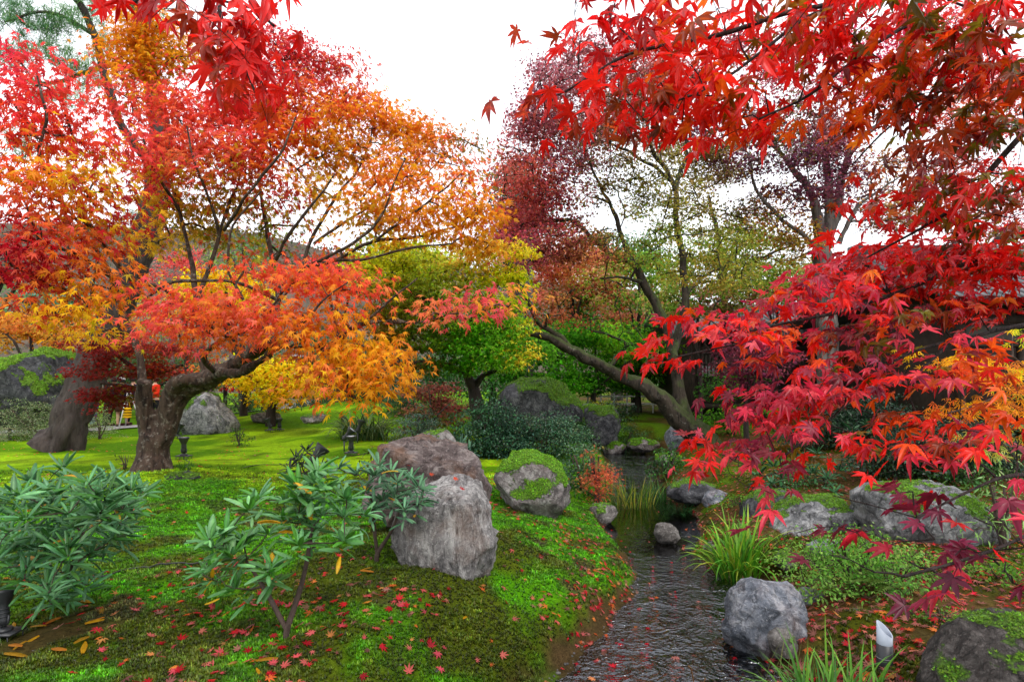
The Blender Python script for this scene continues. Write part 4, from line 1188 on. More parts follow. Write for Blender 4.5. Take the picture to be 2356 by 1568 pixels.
back_tree('orange brown maple low beyond the mossy outcrop', 70, 770, 21, 130, 45, [(226, 140, 60), (220, 120, 50), (200, 150, 60), (190, 130, 40)], 14, 0.17, 1.2, 6, 10)
back_tree('dark crimson maple at the left edge under the pink leaves', 40, 600, 13, 80, 60, [(150, 20, 40), (130, 16, 34), (170, 30, 40)], 10, 0.14, 1.3, 7, 11, base=(-160, 13))
back_tree('orange maple peeping between the pine and the trunk', 240, 770, 20, 70, 60, [(236, 130, 50), (226, 110, 60), (240, 160, 50)], 8, 0.17, 1.2, 5, 12)
back_tree('pale red bare branched maple behind the pine trunk', 400, 620, 24, 70, 70, [(220, 80, 80), (226, 100, 90)], 9, 0.16, 0.7, 5, 13, bark=BARK_GREY)
back_tree('green maple hanging before the dark timber house', 1680, 890, 16, 80, 40, [(60, 100, 40), (50, 90, 30), (80, 120, 40)], 8, 0.13, 1.2, 5, 14)
back_tree('low green maple layered beside the leaning trunk', 1690, 960, 14.5, 75, 26, [(70, 120, 30), (60, 110, 24), (90, 140, 36)], 9, 0.12, 1.5, 4, 15)
back_tree('dusky purple maple in the shade beneath the red boughs', 1720, 830, 12.5, 90, 55, [(120, 56, 76), (110, 50, 70), (140, 70, 80), (90, 50, 60)], 14, 0.12, 1.2, 5, 16)
back_tree('dark red maple low behind the pampas grass', 990, 930, 16, 80, 60, [(130, 70, 60), (110, 90, 50), (90, 90, 40), (140, 90, 70)], 12, 0.13, 1.2, 4, 17)
back_tree('tall dark cedar showing above the valley of crowns', 1185, 520, 42, 60, 170, [(40, 80, 50), (50, 90, 60), (36, 70, 40)], 22, 0.4, 1.5, 10, 18, tmpl=T_TINY, name='cedar_tree', mat=LEAF_GLOSS)
back_tree('dark evergreen behind the coral crowns', 1420, 590, 38, 90, 60, [(50, 90, 50), (40, 76, 44), (70, 110, 50)], 14, 0.35, 1.5, 10, 19, tmpl=T_TINY, name='evergreen_tree', mat=LEAF_GLOSS)
back_tree('blue green pine behind the dark red maple', 130, 700, 24, 130, 60, [(70, 110, 80), (60, 100, 70), (90, 130, 80)], 14, 0.35, 1.4, 8, 20, tmpl=T_TINY, name='pine_tree', mat=LEAF_GLOSS)
back_tree('small green pine between the limbs of the big maple', 560, 590, 26, 70, 50, [(80, 120, 60), (70, 110, 56), (110, 130, 60)], 9, 0.32, 1.2, 7, 21, tmpl=T_TINY, name='pine_tree', mat=LEAF_GLOSS)
back_tree('bushy evergreen closing the view beyond the far lawn', 800, 850, 27, 170, 90, [(50, 90, 40), (60, 100, 44), (40, 76, 36)], 20, 0.26, 1.5, 8, 22, tmpl=T_DIAM, name='evergreen_tree', mat=LEAF_GLOSS)
back_tree('evergreen at the back beyond the path', 330, 850, 27, 200, 80, [(50, 90, 44), (70, 100, 50), (90, 100, 50)], 18, 0.26, 1.5, 8, 23, tmpl=T_DIAM, name='evergreen_tree', mat=LEAF_GLOSS)
back_tree('evergreen behind the stone pagoda', 1130, 830, 26, 150, 90, [(44, 90, 34), (54, 104, 36), (36, 70, 30)], 18, 0.26, 1.5, 8, 24, tmpl=T_DIAM, name='evergreen_tree', mat=LEAF_GLOSS)
back_tree('shadowy evergreen behind the timber house corner', 1560, 800, 30, 130, 110, [(60, 100, 40), (80, 120, 50), (110, 120, 60)], 18, 0.28, 1.5, 8, 25, tmpl=T_DIAM, name='evergreen_tree', mat=LEAF_GLOSS)
back_tree('tall green tree behind the roof of the timber house', 1880, 720, 33, 170, 110, [(80, 120, 50), (110, 130, 60), (60, 100, 44)], 20, 0.3, 1.4, 9, 26, tmpl=T_DIAM, name='broadleaf_tree', mat=LEAF_FAR)

back_tree('pale green and pink maple hiding the far house roof', 1610, 690, 17.5, 120, 50, [(130, 160, 60), (170, 160, 80), (200, 140, 110), (110, 150, 50)], 18, 0.15, 1.3, 5, 27)
back_tree('green crown right of the slender maple', 1790, 650, 20, 110, 50, [(120, 150, 60), (150, 160, 70), (170, 150, 80)], 14, 0.17, 1.3, 5, 28)
back_tree('yellowish green maple in the gap above the stream head', 1470, 650, 24, 110, 60, [(130, 160, 50), (160, 170, 60), (200, 150, 110), (100, 140, 50)], 16, 0.19, 1.3, 6, 29)
back_tree('leafy green maple closing the view left of the pagoda', 1180, 800, 20, 90, 80, [(80, 140, 36), (100, 156, 40), (70, 120, 36)], 14, 0.17, 1.3, 5, 30)
back_tree('amber maple between the pine and the golden maple', 430, 720, 22, 90, 60, [(236, 150, 60), (220, 110, 70), (200, 150, 50)], 12, 0.18, 1.2, 5, 31)

# pair of cedar trunks in the shade
for k, (px, r, lab) in enumerate(((1197, 11, 'brown cedar trunk rising left of the black rock'), (1217, 9, 'pale grey cedar trunk right beside the brown one'))):
    Y = 22.0 + k
    X = (px - CX) / F * Y
    t = Tree('cedar_tree', lab, 'tree', (X, Y, gz(X, Y)), BARK_GREY if k else BARK_PINE, 950 + k)
    t.limb([(px, 965, Y, r * 1.3), (px, 800, Y, r), (px + 2, 500, Y, r * 0.8), (px + 3, 380, Y, r * 0.3)], step=0.5)
    t.pads([(px - 6 + 12 * (q % 2), 400 + 34 * q, Y, 26 + 3 * q, 16) for q in range(7)], 0.3, cover=1.2, spray=12, r0=0.02, r1=0.008, depth=1.0)
    t.build(T_TINY, LEAF_GLOSS, [(px, 400, (50, 90, 50)), (px, 520, (40, 76, 44))], 60)

# woodland on the far hill, one mass
rg = np.random.default_rng(77)
sel = np.nonzero((np.abs(HILL_P[:, 0]) < HILL_P[:, 1] * 1.15) & (HILL_P[:, 1] < 230))[0]
k = 26000
p = HILL_P[rg.choice(sel, k)] + rg.normal(0, 1, (k, 3)) * np.array([2.2, 2.2, 0.7]) + np.array([0, 0, 1.0])
hc = np.array([lin(96, 92, 84), lin(110, 92, 84), lin(60, 84, 56), lin(120, 100, 92), lin(74, 92, 62), lin(134, 98, 86)]) * 0.75
V, Fs, Cc = leaf_arrays(T_TINY, p, frames(nrm(rg.normal(0, 1, (k, 3))), rg.uniform(-3, 3, k)), rg.uniform(0.6, 1.3, k), jitter(hc[rg.integers(0, 6, k)], rg, 0.15, 0.05), rg)
tag(link('hillside_woodland', make_mesh('hillside_woodland', V, Fs, LEAF_FAR, col=Cc)), 'grey brown autumn woodland covering the distant hillside', 'woodland', kind='stuff')

# ------------------------------------------------------------------ shrubs
def shrub(label, px, pyb, rx, h, cols, leaf=0.05, cover=1.5, n=14, seed=0, tmpl=T_DIAM, mat=LEAF_GLOSS, Y=None, name='shrub', stems=5, gain=0.8, droop=(-30, 60), padr=(0.42, 0.3), dp=0.8, z0=0.12):
    rg = np.random.default_rng(500 + seed)
    g = G(px, pyb) if Y is None else np.array([(px - CX) / F * Y, Y, gz((px - CX) / F * Y, Y)])
    Y = g[1]
    pyb = HY + (CH - g[2]) * F / Y
    t = Tree(name, label, 'shrub', g, BARK_TWIG, 500 + seed)
    for s in range(stems):
        a = rg.uniform(-0.8, 0.8)
        t.limb([(px + rg.uniform(-4, 4), pyb + 2, Y, 2.2 * h / 90), (px + a * rx * 0.3, pyb - h * 0.3, Y + rg.uniform(-.1, .1), 1.7 * h / 90), (px + a * rx * 0.75, pyb - h * 0.75, Y + rg.uniform(-.2, .2), 1.0 * h / 90)], step=0.1)
    a = np.linspace(0, math.pi, 9)
    poly = [(px + rx * 1.05 * math.cos(q), pyb - h * z0 - h * (0.95 - z0) * math.sin(q) * rg.uniform(0.85, 1.08)) for q in a] + [(px - rx * 0.8, pyb - h * z0 * 0.5), (px + rx * 0.8, pyb - h * z0 * 0.5)]
    pads = poly_pads(rg, poly, n, Y, rx * padr[0], h * padr[1], rx / F * Y * 0.5, 1.0)
    t.pads(pads, leaf * 1.15, cover=cover * 1.7, spray=20, r0=0.008, r1=0.003, depth=dp, droop=droop)
    Ax = [(px + rg.uniform(-rx, rx), pyb - h * rg.uniform(0.1, 1), c) for c in cols for _ in range(3)]
    return t.build(tmpl, mat, Ax, rx * 0.3, gain=gain)

DG = [(44, 84, 60), (56, 100, 66), (36, 70, 50), (70, 112, 76)]
shrub('large dense blue green shrub behind the red brown boulder', 1130, 1050, 95, 130, DG, 0.085, 1.5, 26, 1)
shrub('feathery grey green shrub right of the dense blue green one', 1255, 1050, 90, 100, [(60, 100, 76), (76, 116, 84), (50, 90, 60), (90, 120, 80)], 0.075, 1.3, 22, 2, tmpl=T_DIAM)
shrub('dark leathery shrub below the ivy trunk', 1190, 985, 80, 80, [(34, 46, 40), (40, 60, 44), (50, 50, 46)], 0.10, 1.3, 14, 3)
shrub('tall open silvery shrub left of the ivy trunk', 960, 1020, 55, 90, [(110, 140, 120), (70, 110, 80), (140, 160, 140)], 0.07, 0.9, 14, 4)
shrub('bronze leaved shrub above the red brown boulder', 880, 1025, 38, 80, [(84, 46, 24), (60, 36, 24), (100, 60, 30), (50, 50, 30)], 0.13, 0.8, 9, 5, tmpl=[lance_template(3, 0.3, .3, .1)], Y=8.6)
shrub('yellow leaved shrub among the black spotlights', 820, 1003, 28, 42, [(206, 210, 60), (170, 190, 50), (220, 220, 90)], 0.07, 1.0, 8, 6, mat=LEAF)
shrub('thin whitish leaved shrub in front of the pine foot', 90, 1012, 110, 95, [(150, 160, 120), (110, 130, 80), (170, 176, 140), (80, 100, 50)], 0.06, 0.55, 22, 7, mat=LEAF)
shrub('sparse pale shrub between the pine and forked trunk', 230, 1010, 45, 70, [(150, 166, 110), (120, 140, 80), (170, 180, 130)], 0.055, 0.5, 9, 8, mat=LEAF)
shrub('small upright green shrub on the lawn behind the boulder rock', 550, 1025, 24, 55, [(70, 110, 40), (60, 100, 40), (90, 120, 50)], 0.06, 0.6, 7, 9)
shrub('little dark plant left of the forked trunk', 287, 1080, 22, 45, [(40, 70, 30), (50, 80, 30)], 0.08, 0.6, 5, 10, tmpl=[lance_template(3, 0.25, .3, .1)])
shrub('low green shrub under the golden maple', 720, 905, 60, 50, [(50, 90, 44), (70, 110, 50)], 0.10, 1.2, 10, 11, Y=22)
shrub('dark hedge like shrub left of the golden maple', 560, 930, 70, 45, [(60, 100, 44), (50, 84, 40), (90, 110, 50)], 0.09, 1.2, 10, 12, Y=20)
shrub('green shrub beneath the far evergreen', 960, 925, 90, 70, [(46, 84, 44), (56, 96, 50)], 0.10, 1.2, 14, 13, Y=19)
shrub('leafy shrub at the mossy black rock', 1290, 980, 60, 70, [(50, 90, 40), (70, 110, 50), (44, 74, 40)], 0.08, 1.2, 12, 14, Y=15)
shrub('green shrub on the far bank by the white fence', 1440, 1010, 60, 70, [(50, 96, 34), (70, 116, 40), (40, 80, 30)], 0.09, 1.2, 12, 15, Y=17)
shrub('round green shrub beside the blue grey rock', 1535, 1075, 40, 75, [(50, 96, 34), (36, 76, 30), (60, 110, 40)], 0.08, 1.3, 9, 16, Y=11.5)
shrub('dark shrub at the far end of the stream', 1400, 985, 60, 60, [(36, 70, 40), (44, 84, 44)], 0.09, 1.2, 12, 17, Y=19.5)
shrub('yellow flowering bush in the green shade', 1385, 940, 28, 50, [(230, 210, 20), (240, 220, 30), (80, 130, 30), (90, 140, 30)], 0.11, 0.9, 8, 18, Y=20, mat=LEAF)
shrub('orange leaved maple sapling at the stream edge', 1375, 1130, 42, 140, [(226, 120, 80), (210, 110, 80), (140, 130, 70), (220, 100, 70), (80, 110, 60)], 0.075, 0.55, 14, 19, tmpl=T_LOW, mat=LEAF, Y=8.9, name='maple_sapling')
shrub('green undergrowth behind the mossy boulder', 1340, 1130, 60, 110, [(70, 110, 70), (60, 96, 60), (90, 126, 80)], 0.06, 0.9, 14, 20, Y=9.4)
shrub('light green azalea spreading over the right bank', 1960, 1385, 150, 150, [(120, 176, 70), (140, 190, 84), (100, 156, 50), (160, 196, 96)], 0.05, 0.75, 40, 21, mat=LEAF, padr=(0.26, 0.2), Y=4.9, stems=9)
shrub('green azalea in front of the striped boulder', 2060, 1400, 60, 70, [(110, 160, 70), (130, 176, 80), (90, 140, 50)], 0.045, 0.9, 14, 22, mat=LEAF, Y=4.5)
shrub('dark evergreen hedge under the orange laceleaf', 2160, 1120, 170, 130, [(30, 56, 34), (24, 48, 30), (44, 76, 40)], 0.07, 1.4, 30, 23, Y=8.0)
shrub('pale green lance leaved shrub at the right edge', 2310, 1200, 70, 190, [(130, 170, 90), (110, 150, 70), (150, 180, 100)], 0.12, 0.7, 16, 24, tmpl=[lance_template(3, 0.2, .3, .1)], Y=5.6)
shrub('dark evergreen bush behind the right bank rocks', 1980, 1010, 160, 120, [(34, 60, 40), (44, 76, 46), (28, 50, 34)], 0.08, 1.4, 26, 25, Y=11)

WEED = [(110, 160, 60), (90, 144, 50), (130, 176, 70)]
shrub('low leafy weeds below the lichened outcrop', 1880, 1305, 60, 45, WEED, 0.045, 0.8, 10, 26, mat=LEAF)
shrub('low leafy weeds in front of the striped boulder', 2130, 1310, 70, 50, WEED, 0.045, 0.8, 12, 27, mat=LEAF)
shrub('low weeds at the right picture edge', 2300, 1330, 60, 45, WEED, 0.045, 0.7, 10, 28, mat=LEAF)
shrub('small seedlings above the corner boulder', 2180, 1430, 50, 34, WEED, 0.035, 0.7, 9, 29, mat=LEAF)
shrub('little green shoots on the bank right of the pool', 1790, 1260, 34, 30, WEED, 0.04, 0.8, 6, 30, mat=LEAF)
shrub('pale shoots beside the drooping grass tuft', 1690, 1165, 34, 26, WEED, 0.04, 0.8, 6, 31, mat=LEAF)
shrub('dark leafy plants in the litter under the red boughs', 1840, 1120, 70, 40, [(50, 96, 44), (66, 110, 50)], 0.06, 0.8, 9, 32)
shrub('green clump on the far right bank below the laceleaf', 2230, 1110, 80, 60, [(60, 110, 50), (80, 126, 56)], 0.06, 0.9, 12, 33)

# ================================================================== near red boughs
BARK_NEAR = bark_mat('near_twig_bark', (0.012, 0.008, 0.008), (0.040, 0.027, 0.025), (0.12, 0.10, 0.09), 0.25, scale=60)
RED = (250, 34, 28); DRED = (190, 22, 26); ORG = (244, 84, 24); OLV = (120, 92, 24); MAG = (206, 44, 70); PNK = (226, 66, 84); BRN = (150, 60, 28); PUR = (130, 34, 62); PLUM = (150, 40, 66)

f1 = Tree('maple_tree', 'near maple reaching in at upper right with bright red leaves', 'tree', (3.1, 1.3, gz(3.1, 1.3)), BARK_NEAR, 21)
f1.limb_w(np.array([(3.1, 1.3, -0.4, 0.10), (3.05, 1.32, 1.0, 0.085), (2.85, 1.4, 2.0, 0.06), (2.5, 1.5, 2.45, 0.04), *[list(W(px, py, Y)) + [r] for px, py, Y, r in ((2150, -60, 1.75, 0.014), (1962, 0, 1.75, 0.009), (1805, 31, 1.72, 0.008), (1668, 78, 1.7, 0.0065), (1472, 120, 1.65, 0.005), (1399, 149, 1.62, 0.004), (1301, 211, 1.6, 0.002))]]), 0.04, 0.006)
f1.limb([(1962, 0, 1.75, 5), (1856, 40, 1.7, 4), (1762, 113, 1.62, 3.2), (1648, 196, 1.55, 2.6), (1550, 235, 1.5, 1.6)], 0.04, 0.005)
f1.limb([(2150, -60, 1.75, 7), (2090, 50, 1.75, 4.5), (1993, 117, 1.7, 3.5), (1863, 219, 1.65, 3), (1746, 274, 1.6, 1.6)], 0.04, 0.005)
f1.limb_w(np.array([(2.85, 1.4, 2.0, 0.04), *[list(W(px, py, Y)) + [r] for px, py, Y, r in ((2480, 200, 1.75, 0.013), (2356, 305, 1.8, 0.010), (2255, 415, 1.85, 0.008), (2204, 470, 1.9, 0.007), (2098, 536, 1.95, 0.005), (1981, 600, 2.0, 0.003))]]), 0.04, 0.006)
f1.limb([(2480, 200, 1.75, 7), (2330, 150, 1.8, 4), (2200, 190, 1.9, 3.4), (2050, 290, 1.95, 2.6), (1960, 380, 2.0, 1.5)], 0.04, 0.005)
f1.limb([(2330, 150, 1.8, 4), (2260, 40, 1.7, 3), (2180, 0, 1.7, 2)], 0.04, 0.005)
padsU = [(1240, 195, 1.6, 34, 34, .55), (1330, 165, 1.6, 50, 40, .6), (1255, 250, 1.6, 30, 20, .4), (1310, 80, 1.65, 40, 30, .45), (1420, 60, 1.7, 50, 40, .6), (1430, 150, 1.6, 60, 40), (1500, 90, 1.6, 60, 45), (1400, 20, 1.7, 50, 24, .6), (1500, 20, 1.7, 60, 30), (1580, 50, 1.65, 60, 45), (1650, 20, 1.7, 60, 40),
 (1440, 230, 1.5, 45, 30, .8), (1520, 190, 1.5, 60, 45), (1590, 150, 1.55, 60, 45), (1560, 250, 1.45, 60, 35), (1640, 220, 1.5, 60, 45), (1490, 280, 1.5, 40, 24, .5), (1710, 270, 1.55, 40, 40, .6), (1700, 90, 1.6, 60, 50), (1680, 160, 1.55, 60, 40), (1760, 40, 1.7, 60, 40), (1780, 140, 1.6, 60, 50), (1760, 210, 1.6, 50, 36),
 (1850, 90, 1.65, 70, 55), (1880, 20, 1.7, 60, 40), (1850, 200, 1.6, 60, 40), (1940, 60, 1.7, 70, 50), (1940, 160, 1.65, 70, 50), (1960, 240, 1.7, 50, 30, .7), (2030, 40, 1.7, 70, 50), (2040, 150, 1.7, 70, 50), (2050, 230, 1.75, 60, 36, .8), (2130, 60, 1.7, 70, 60), (2140, 170, 1.75, 70, 50), (2220, 40, 1.65, 70, 60), (2230, 150, 1.7, 70, 60), (2310, 60, 1.6, 60, 70), (2320, 180, 1.65, 60, 60), (2180, 260, 1.8, 60, 40, .8), (2270, 260, 1.75, 60, 40, .8), (2340, 290, 1.7, 40, 50, .8),
 (2100, 330, 1.9, 50, 34, .55), (2180, 350, 1.9, 60, 36, .7), (2060, 400, 1.95, 50, 30, .6), (2130, 430, 1.9, 60, 40, .8), (2240, 420, 1.85, 60, 45, .8), (2320, 400, 1.8, 60, 50, .8), (2050, 480, 1.95, 50, 30, .8), (2140, 500, 1.9, 60, 36), (2230, 510, 1.85, 60, 40, .8), (2320, 500, 1.8, 60, 40, .8), (1990, 440, 2.0, 30, 20, .4)]
f1.pads(padsU, 0.085, cover=4.4, spray=9, r0=0.0032, r1=0.0012, depth=0.9, dome=0.2, droop=(5, 75), spread=0.95, flat=0.3, fill=0.30, dirn=(-0.9, -0.1, 0), dw=0.55)
f1.build(T_HD, NEAR, [(1240, 195, (190, 60, 40)), (1330, 165, RED), (1430, 150, RED), (1440, 60, DRED), (1500, 90, RED), (1480, 200, BRN), (1560, 230, RED), (1600, 280, ORG), (1700, 270, RED), (1590, 60, ORG), (1650, 150, RED), (1700, 60, RED), (1760, 130, (150, 90, 24)), (1780, 190, ORG), (1850, 180, RED), (1850, 60, RED), (1900, 240, ORG), (1960, 120, DRED), (1960, 40, RED), (2000, 60, OLV), (2040, 190, ORG), (2080, 40, RED), (2100, 120, OLV), (2160, 180, BRN), (2200, 60, RED), (2260, 130, RED), (2320, 60, RED), (2300, 200, OLV), (2250, 260, ORG), (2340, 280, OLV), (2100, 330, BRN), (2180, 360, (150, 50, 50)), (2080, 420, (170, 70, 40)), (2140, 480, RED), (2230, 440, OLV), (2310, 400, ORG), (2300, 500, BRN), (2050, 490, RED)], 44,
         gain=0.92, vj=0.30, hj=0.10, singles=300, single_mat=NEAR1, tipmul=(1.0, .7, .85), ctrmul=(1.0, 1.5, 1.0), roll=30, petiole=0.35)

f2 = Tree('maple_tree', 'near maple bending in at middle right with crimson and scarlet leaves', 'tree', (3.5, 2.5, gz(3.5, 2.5)), BARK_NEAR, 22)
f2.limb_w(np.array([(3.5, 2.5, -0.4, 0.09), (3.45, 2.5, 0.8, 0.075), (3.2, 2.5, 1.5, 0.05), (2.7, 2.4, 1.85, 0.03), *[list(W(px, py, Y)) + [r] for px, py, Y, r in ((2356, 752, 2.2, 0.010), (2236, 775, 2.1, 0.008), (2110, 802, 2.0, 0.0065), (1989, 873, 1.9, 0.005), (1950, 928, 1.85, 0.004), (1809, 1045, 1.75, 0.002))]]), 0.05, 0.006)
f2.limb_w(np.array([(3.2, 2.5, 1.5, 0.035), *[list(W(px, py, Y)) + [r] for px, py, Y, r in ((2400, 560, 2.3, 0.012), (2235, 603, 2.2, 0.009), (2071, 669, 2.1, 0.007), (1930, 717, 2.0, 0.0055), (1774, 752, 1.9, 0.004), (1656, 781, 1.85, 0.002))]]), 0.05, 0.006)
f2.limb([(2177, 795, 2.05, 4), (2098, 873, 1.95, 3), (2102, 935, 1.9, 2.2), (2141, 990, 1.85, 1.5)], 0.04, 0.005)
f2.limb([(1774, 752, 1.9, 2.4), (1700, 790, 1.85, 1.8), (1560, 820, 1.8, 1.2)], 0.04, 0.005)
f2.limb_w(np.array([(3.2, 2.5, 1.5, 0.025), (2.3, 1.9, 1.5, 0.012), *[list(W(px, py, Y)) + [r] for px, py, Y, r in ((2480, 1090, 1.5, 0.007), (2331, 1095, 1.4, 0.005), (2256, 1115, 1.35, 0.003), (2110, 1190, 1.3, 0.002))]]), 0.04, 0.005)
f2.limb([(2480, 1090, 1.5, 5), (2400, 1200, 1.3, 4), (2305, 1254, 1.2, 3), (2200, 1290, 1.15, 2), (2079, 1325, 1.1, 1.2)], 0.04, 0.004)
padsL = [(1520, 845, 1.85, 28, 18, .6), (1560, 820, 1.85, 35, 22, .7), (1580, 770, 1.85, 36, 18, .7), (1640, 740, 1.9, 45, 24), (1610, 780, 1.85, 40, 20, .8), (1700, 720, 1.95, 50, 26), (1700, 770, 1.9, 50, 24, .9), (1770, 690, 2.0, 50, 30), (1780, 740, 1.95, 60, 26), (1850, 650, 2.05, 50, 34), (1860, 710, 2.0, 60, 30), (1930, 610, 2.1, 50, 34), (1950, 680, 2.05, 60, 34), (2010, 560, 2.1, 50, 34), (2030, 630, 2.1, 60, 40), (2080, 580, 2.1, 60, 36), (2120, 640, 2.15, 60, 40), (2180, 580, 2.15, 60, 40), (2220, 650, 2.15, 60, 40), (2280, 590, 2.15, 60, 36, .8), (2320, 650, 2.2, 50, 36, .7), (2150, 710, 2.1, 60, 34, .8), (2060, 710, 2.05, 60, 34), (1960, 750, 2.0, 60, 30, .9), (2250, 720, 2.15, 50, 24, .8), (2320, 720, 2.2, 50, 30, .8), (2300, 560, 2.2, 60, 40), (2330, 620, 2.2, 50, 40), (2200, 640, 2.3, 60, 40), (2260, 580, 2.3, 60, 40), (2340, 540, 2.3, 40, 50), (2130, 600, 2.3, 60, 40),
 (1850, 780, 1.9, 60, 30, .9), (1760, 830, 1.85, 50, 26, .7), (1850, 850, 1.85, 60, 34, .9), (1940, 820, 1.9, 60, 34, .9), (2030, 790, 1.95, 60, 34, .9), (2110, 800, 2.0, 50, 34, .8), (1780, 900, 1.75, 60, 34, 1.1), (1860, 920, 1.8, 60, 36), (1940, 900, 1.85, 60, 34, .9), (2030, 870, 1.9, 60, 34, .8), (2100, 870, 1.95, 50, 30, .7), (1750, 960, 1.7, 50, 32, 1.1), (1820, 980, 1.75, 60, 34), (1910, 970, 1.8, 60, 32, .8), (2000, 950, 1.85, 50, 30, .7), (2080, 960, 1.9, 50, 28, .6), (2170, 870, 1.95, 40, 24, .5),
 (1720, 1030, 1.65, 50, 26, .9), (1790, 1050, 1.7, 50, 26, .9), (1690, 1060, 1.65, 45, 20, .8), (1660, 1045, 1.65, 40, 10, .6), (1900, 1020, 1.75, 50, 22, .6), (1980, 1010, 1.8, 50, 22, .5), (2130, 1020, 1.85, 50, 22, .5), (1800, 1085, 1.7, 26, 14, .5), (1720, 1120, 1.65, 36, 12, .6),
 (2200, 990, 1.5, 50, 20, .5), (2280, 1000, 1.45, 60, 26, .6), (2250, 1060, 1.4, 50, 24, .5), (2340, 1060, 1.4, 40, 30, .6),
 (2100, 1130, 1.3, 45, 26, .35), (2170, 1180, 1.28, 50, 34, .5), (2240, 1190, 1.25, 45, 34, .45), (2150, 1240, 1.25, 40, 16, .4), (2210, 1290, 1.15, 50, 24, .5), (2190, 1350, 1.1, 40, 24, .45), (2300, 1300, 1.15, 40, 26, .4), (2330, 1340, 1.1, 30, 26, .5), (2010, 1315, 1.1, 24, 18, .3), (2090, 1290, 1.15, 30, 14, .25)]
f2.pads(padsL, 0.078, cover=3.7, spray=10, r0=0.0032, r1=0.0012, depth=0.9, dome=0.3, droop=(-5, 45), spread=1.0, flat=0.25, fill=0.26, dirn=(-0.9, -0.35, 0), dw=0.6)
f2.build(T_HD, NEAR, [(1530, 840, RED), (1600, 770, RED), (1640, 735, PNK), (1700, 760, ORG), (1720, 710, MAG), (1780, 690, PNK), (1790, 740, RED), (1850, 650, PNK), (1860, 720, RED), (1850, 780, ORG), (1930, 610, RED), (1950, 690, MAG), (1960, 750, BRN), (2020, 560, RED), (2040, 640, RED), (2080, 590, PNK), (2120, 660, OLV), (2180, 590, RED), (2230, 650, RED), (2290, 600, OLV), (2320, 660, RED), (2160, 710, (200, 80, 30)), (2060, 720, PNK), (1780, 850, MAG), (1860, 850, RED), (1930, 820, PNK), (2030, 790, MAG), (2110, 810, ORG), (1780, 910, MAG), (1850, 930, PNK), (1930, 900, RED), (2030, 870, RED), (2100, 880, ORG), (1750, 970, MAG), (1820, 980, PLUM), (1910, 970, RED), (1990, 950, BRN), (2080, 960, ORG), (1720, 1040, PNK), (1790, 1050, PLUM), (1680, 1060, RED), (1900, 1020, RED), (2130, 1020, RED), (2200, 1000, RED), (2290, 1010, PLUM), (2250, 1060, MAG), (1680, 750, MAG), (1740, 720, PLUM), (1820, 680, MAG), (1900, 640, PNK), (1900, 720, PLUM), (2000, 690, PNK), (2050, 760, PLUM), (1960, 780, OLV), (2010, 830, PNK), (1900, 870, PLUM), (1830, 900, PNK), (1740, 930, PLUM), (1790, 980, PNK), (1880, 990, OLV), (1960, 990, ORG), (1740, 1060, PLUM), (2150, 640, DRED), (2250, 700, DRED), (1700, 800, ORG), (2120, 750, PNK)] +
         [(2100, 1130, PUR), (2170, 1180, PUR), (2240, 1190, DRED), (2150, 1240, PUR), (2210, 1290, MAG), (2190, 1350, MAG), (2300, 1300, PUR), (2330, 1340, PUR), (2020, 1330, PUR)] , 46,
         gain=0.92, vj=0.30, hj=0.10, singles=300, single_mat=NEAR1, tipmul=(1.0, .75, .95), ctrmul=(1.0, 1.4, .95), roll=30, petiole=0.3)

f3 = Tree('maple_tree', 'near maple bough hanging down from the top left with scarlet leaves', 'tree', (-2.6, -0.6, gz(-2.6, -0.6)), BARK_NEAR, 23)
f3.limb_w(np.array([(-2.6, -0.6, -0.3, 0.10), (-2.55, -0.5, 1.2, 0.085), (-2.3, -0.1, 2.3, 0.06), (-1.7, 0.6, 2.9, 0.03), (-1.15, 1.1, 2.85, 0.014), *[list(W(px, py, Y)) + [r] for px, py, Y, r in ((450, -60, 1.42, 0.007), (510, 40, 1.40, 0.0045), (555, 140, 1.38, 0.003), (590, 220, 1.36, 0.0015))]]), 0.04, 0.006)
f3.limb([(480, -40, 1.42, 4), (400, -20, 1.42, 3), (330, 0, 1.42, 1.6), (290, 10, 1.42, 1)], 0.04, 0.004)
f3.limb([(500, 0, 1.41, 3), (580, 20, 1.38, 2.4), (630, 60, 1.36, 1.4)], 0.04, 0.004)
f3.pads([(320, 10, 1.42, 40, 18, .8), (350, 40, 1.4, 36, 28, .7), (400, 20, 1.42, 50, 30), (470, 40, 1.4, 50, 40), (440, 95, 1.38, 36, 30, .8), (540, 40, 1.38, 60, 45), (610, 40, 1.38, 40, 50, .8), (500, 120, 1.38, 50, 36), (560, 120, 1.37, 50, 40), (610, 110, 1.37, 34, 36, .8), (530, 170, 1.36, 36, 28, .8), (590, 170, 1.36, 40, 30), (560, 200, 1.36, 26, 16, .7), (610, 195, 1.36, 26, 16, .7), (640, 10, 1.38, 20, 30, .6)],
        0.09, cover=2.8, spray=6, r0=0.0025, r1=0.001, depth=0.8, dome=0.2, droop=(35, 85), spread=0.55, fill=0.30)
f3.build(T_HD, NEAR, [(320, 10, RED), (400, 20, RED), (440, 30, DRED), (360, 50, RED), (470, 40, (180, 60, 30)), (540, 40, DRED), (610, 40, RED), (500, 120, (200, 50, 26)), (560, 120, DRED), (610, 110, RED), (545, 180, (190, 60, 24)), (590, 190, RED), (545, 215, RED)], 40,
         gain=0.92, vj=0.2, hj=0.06, singles=300, single_mat=NEAR1, tipmul=(1.0, .7, .9), ctrmul=(1.0, 1.4, 1.0), roll=30, petiole=0.4)

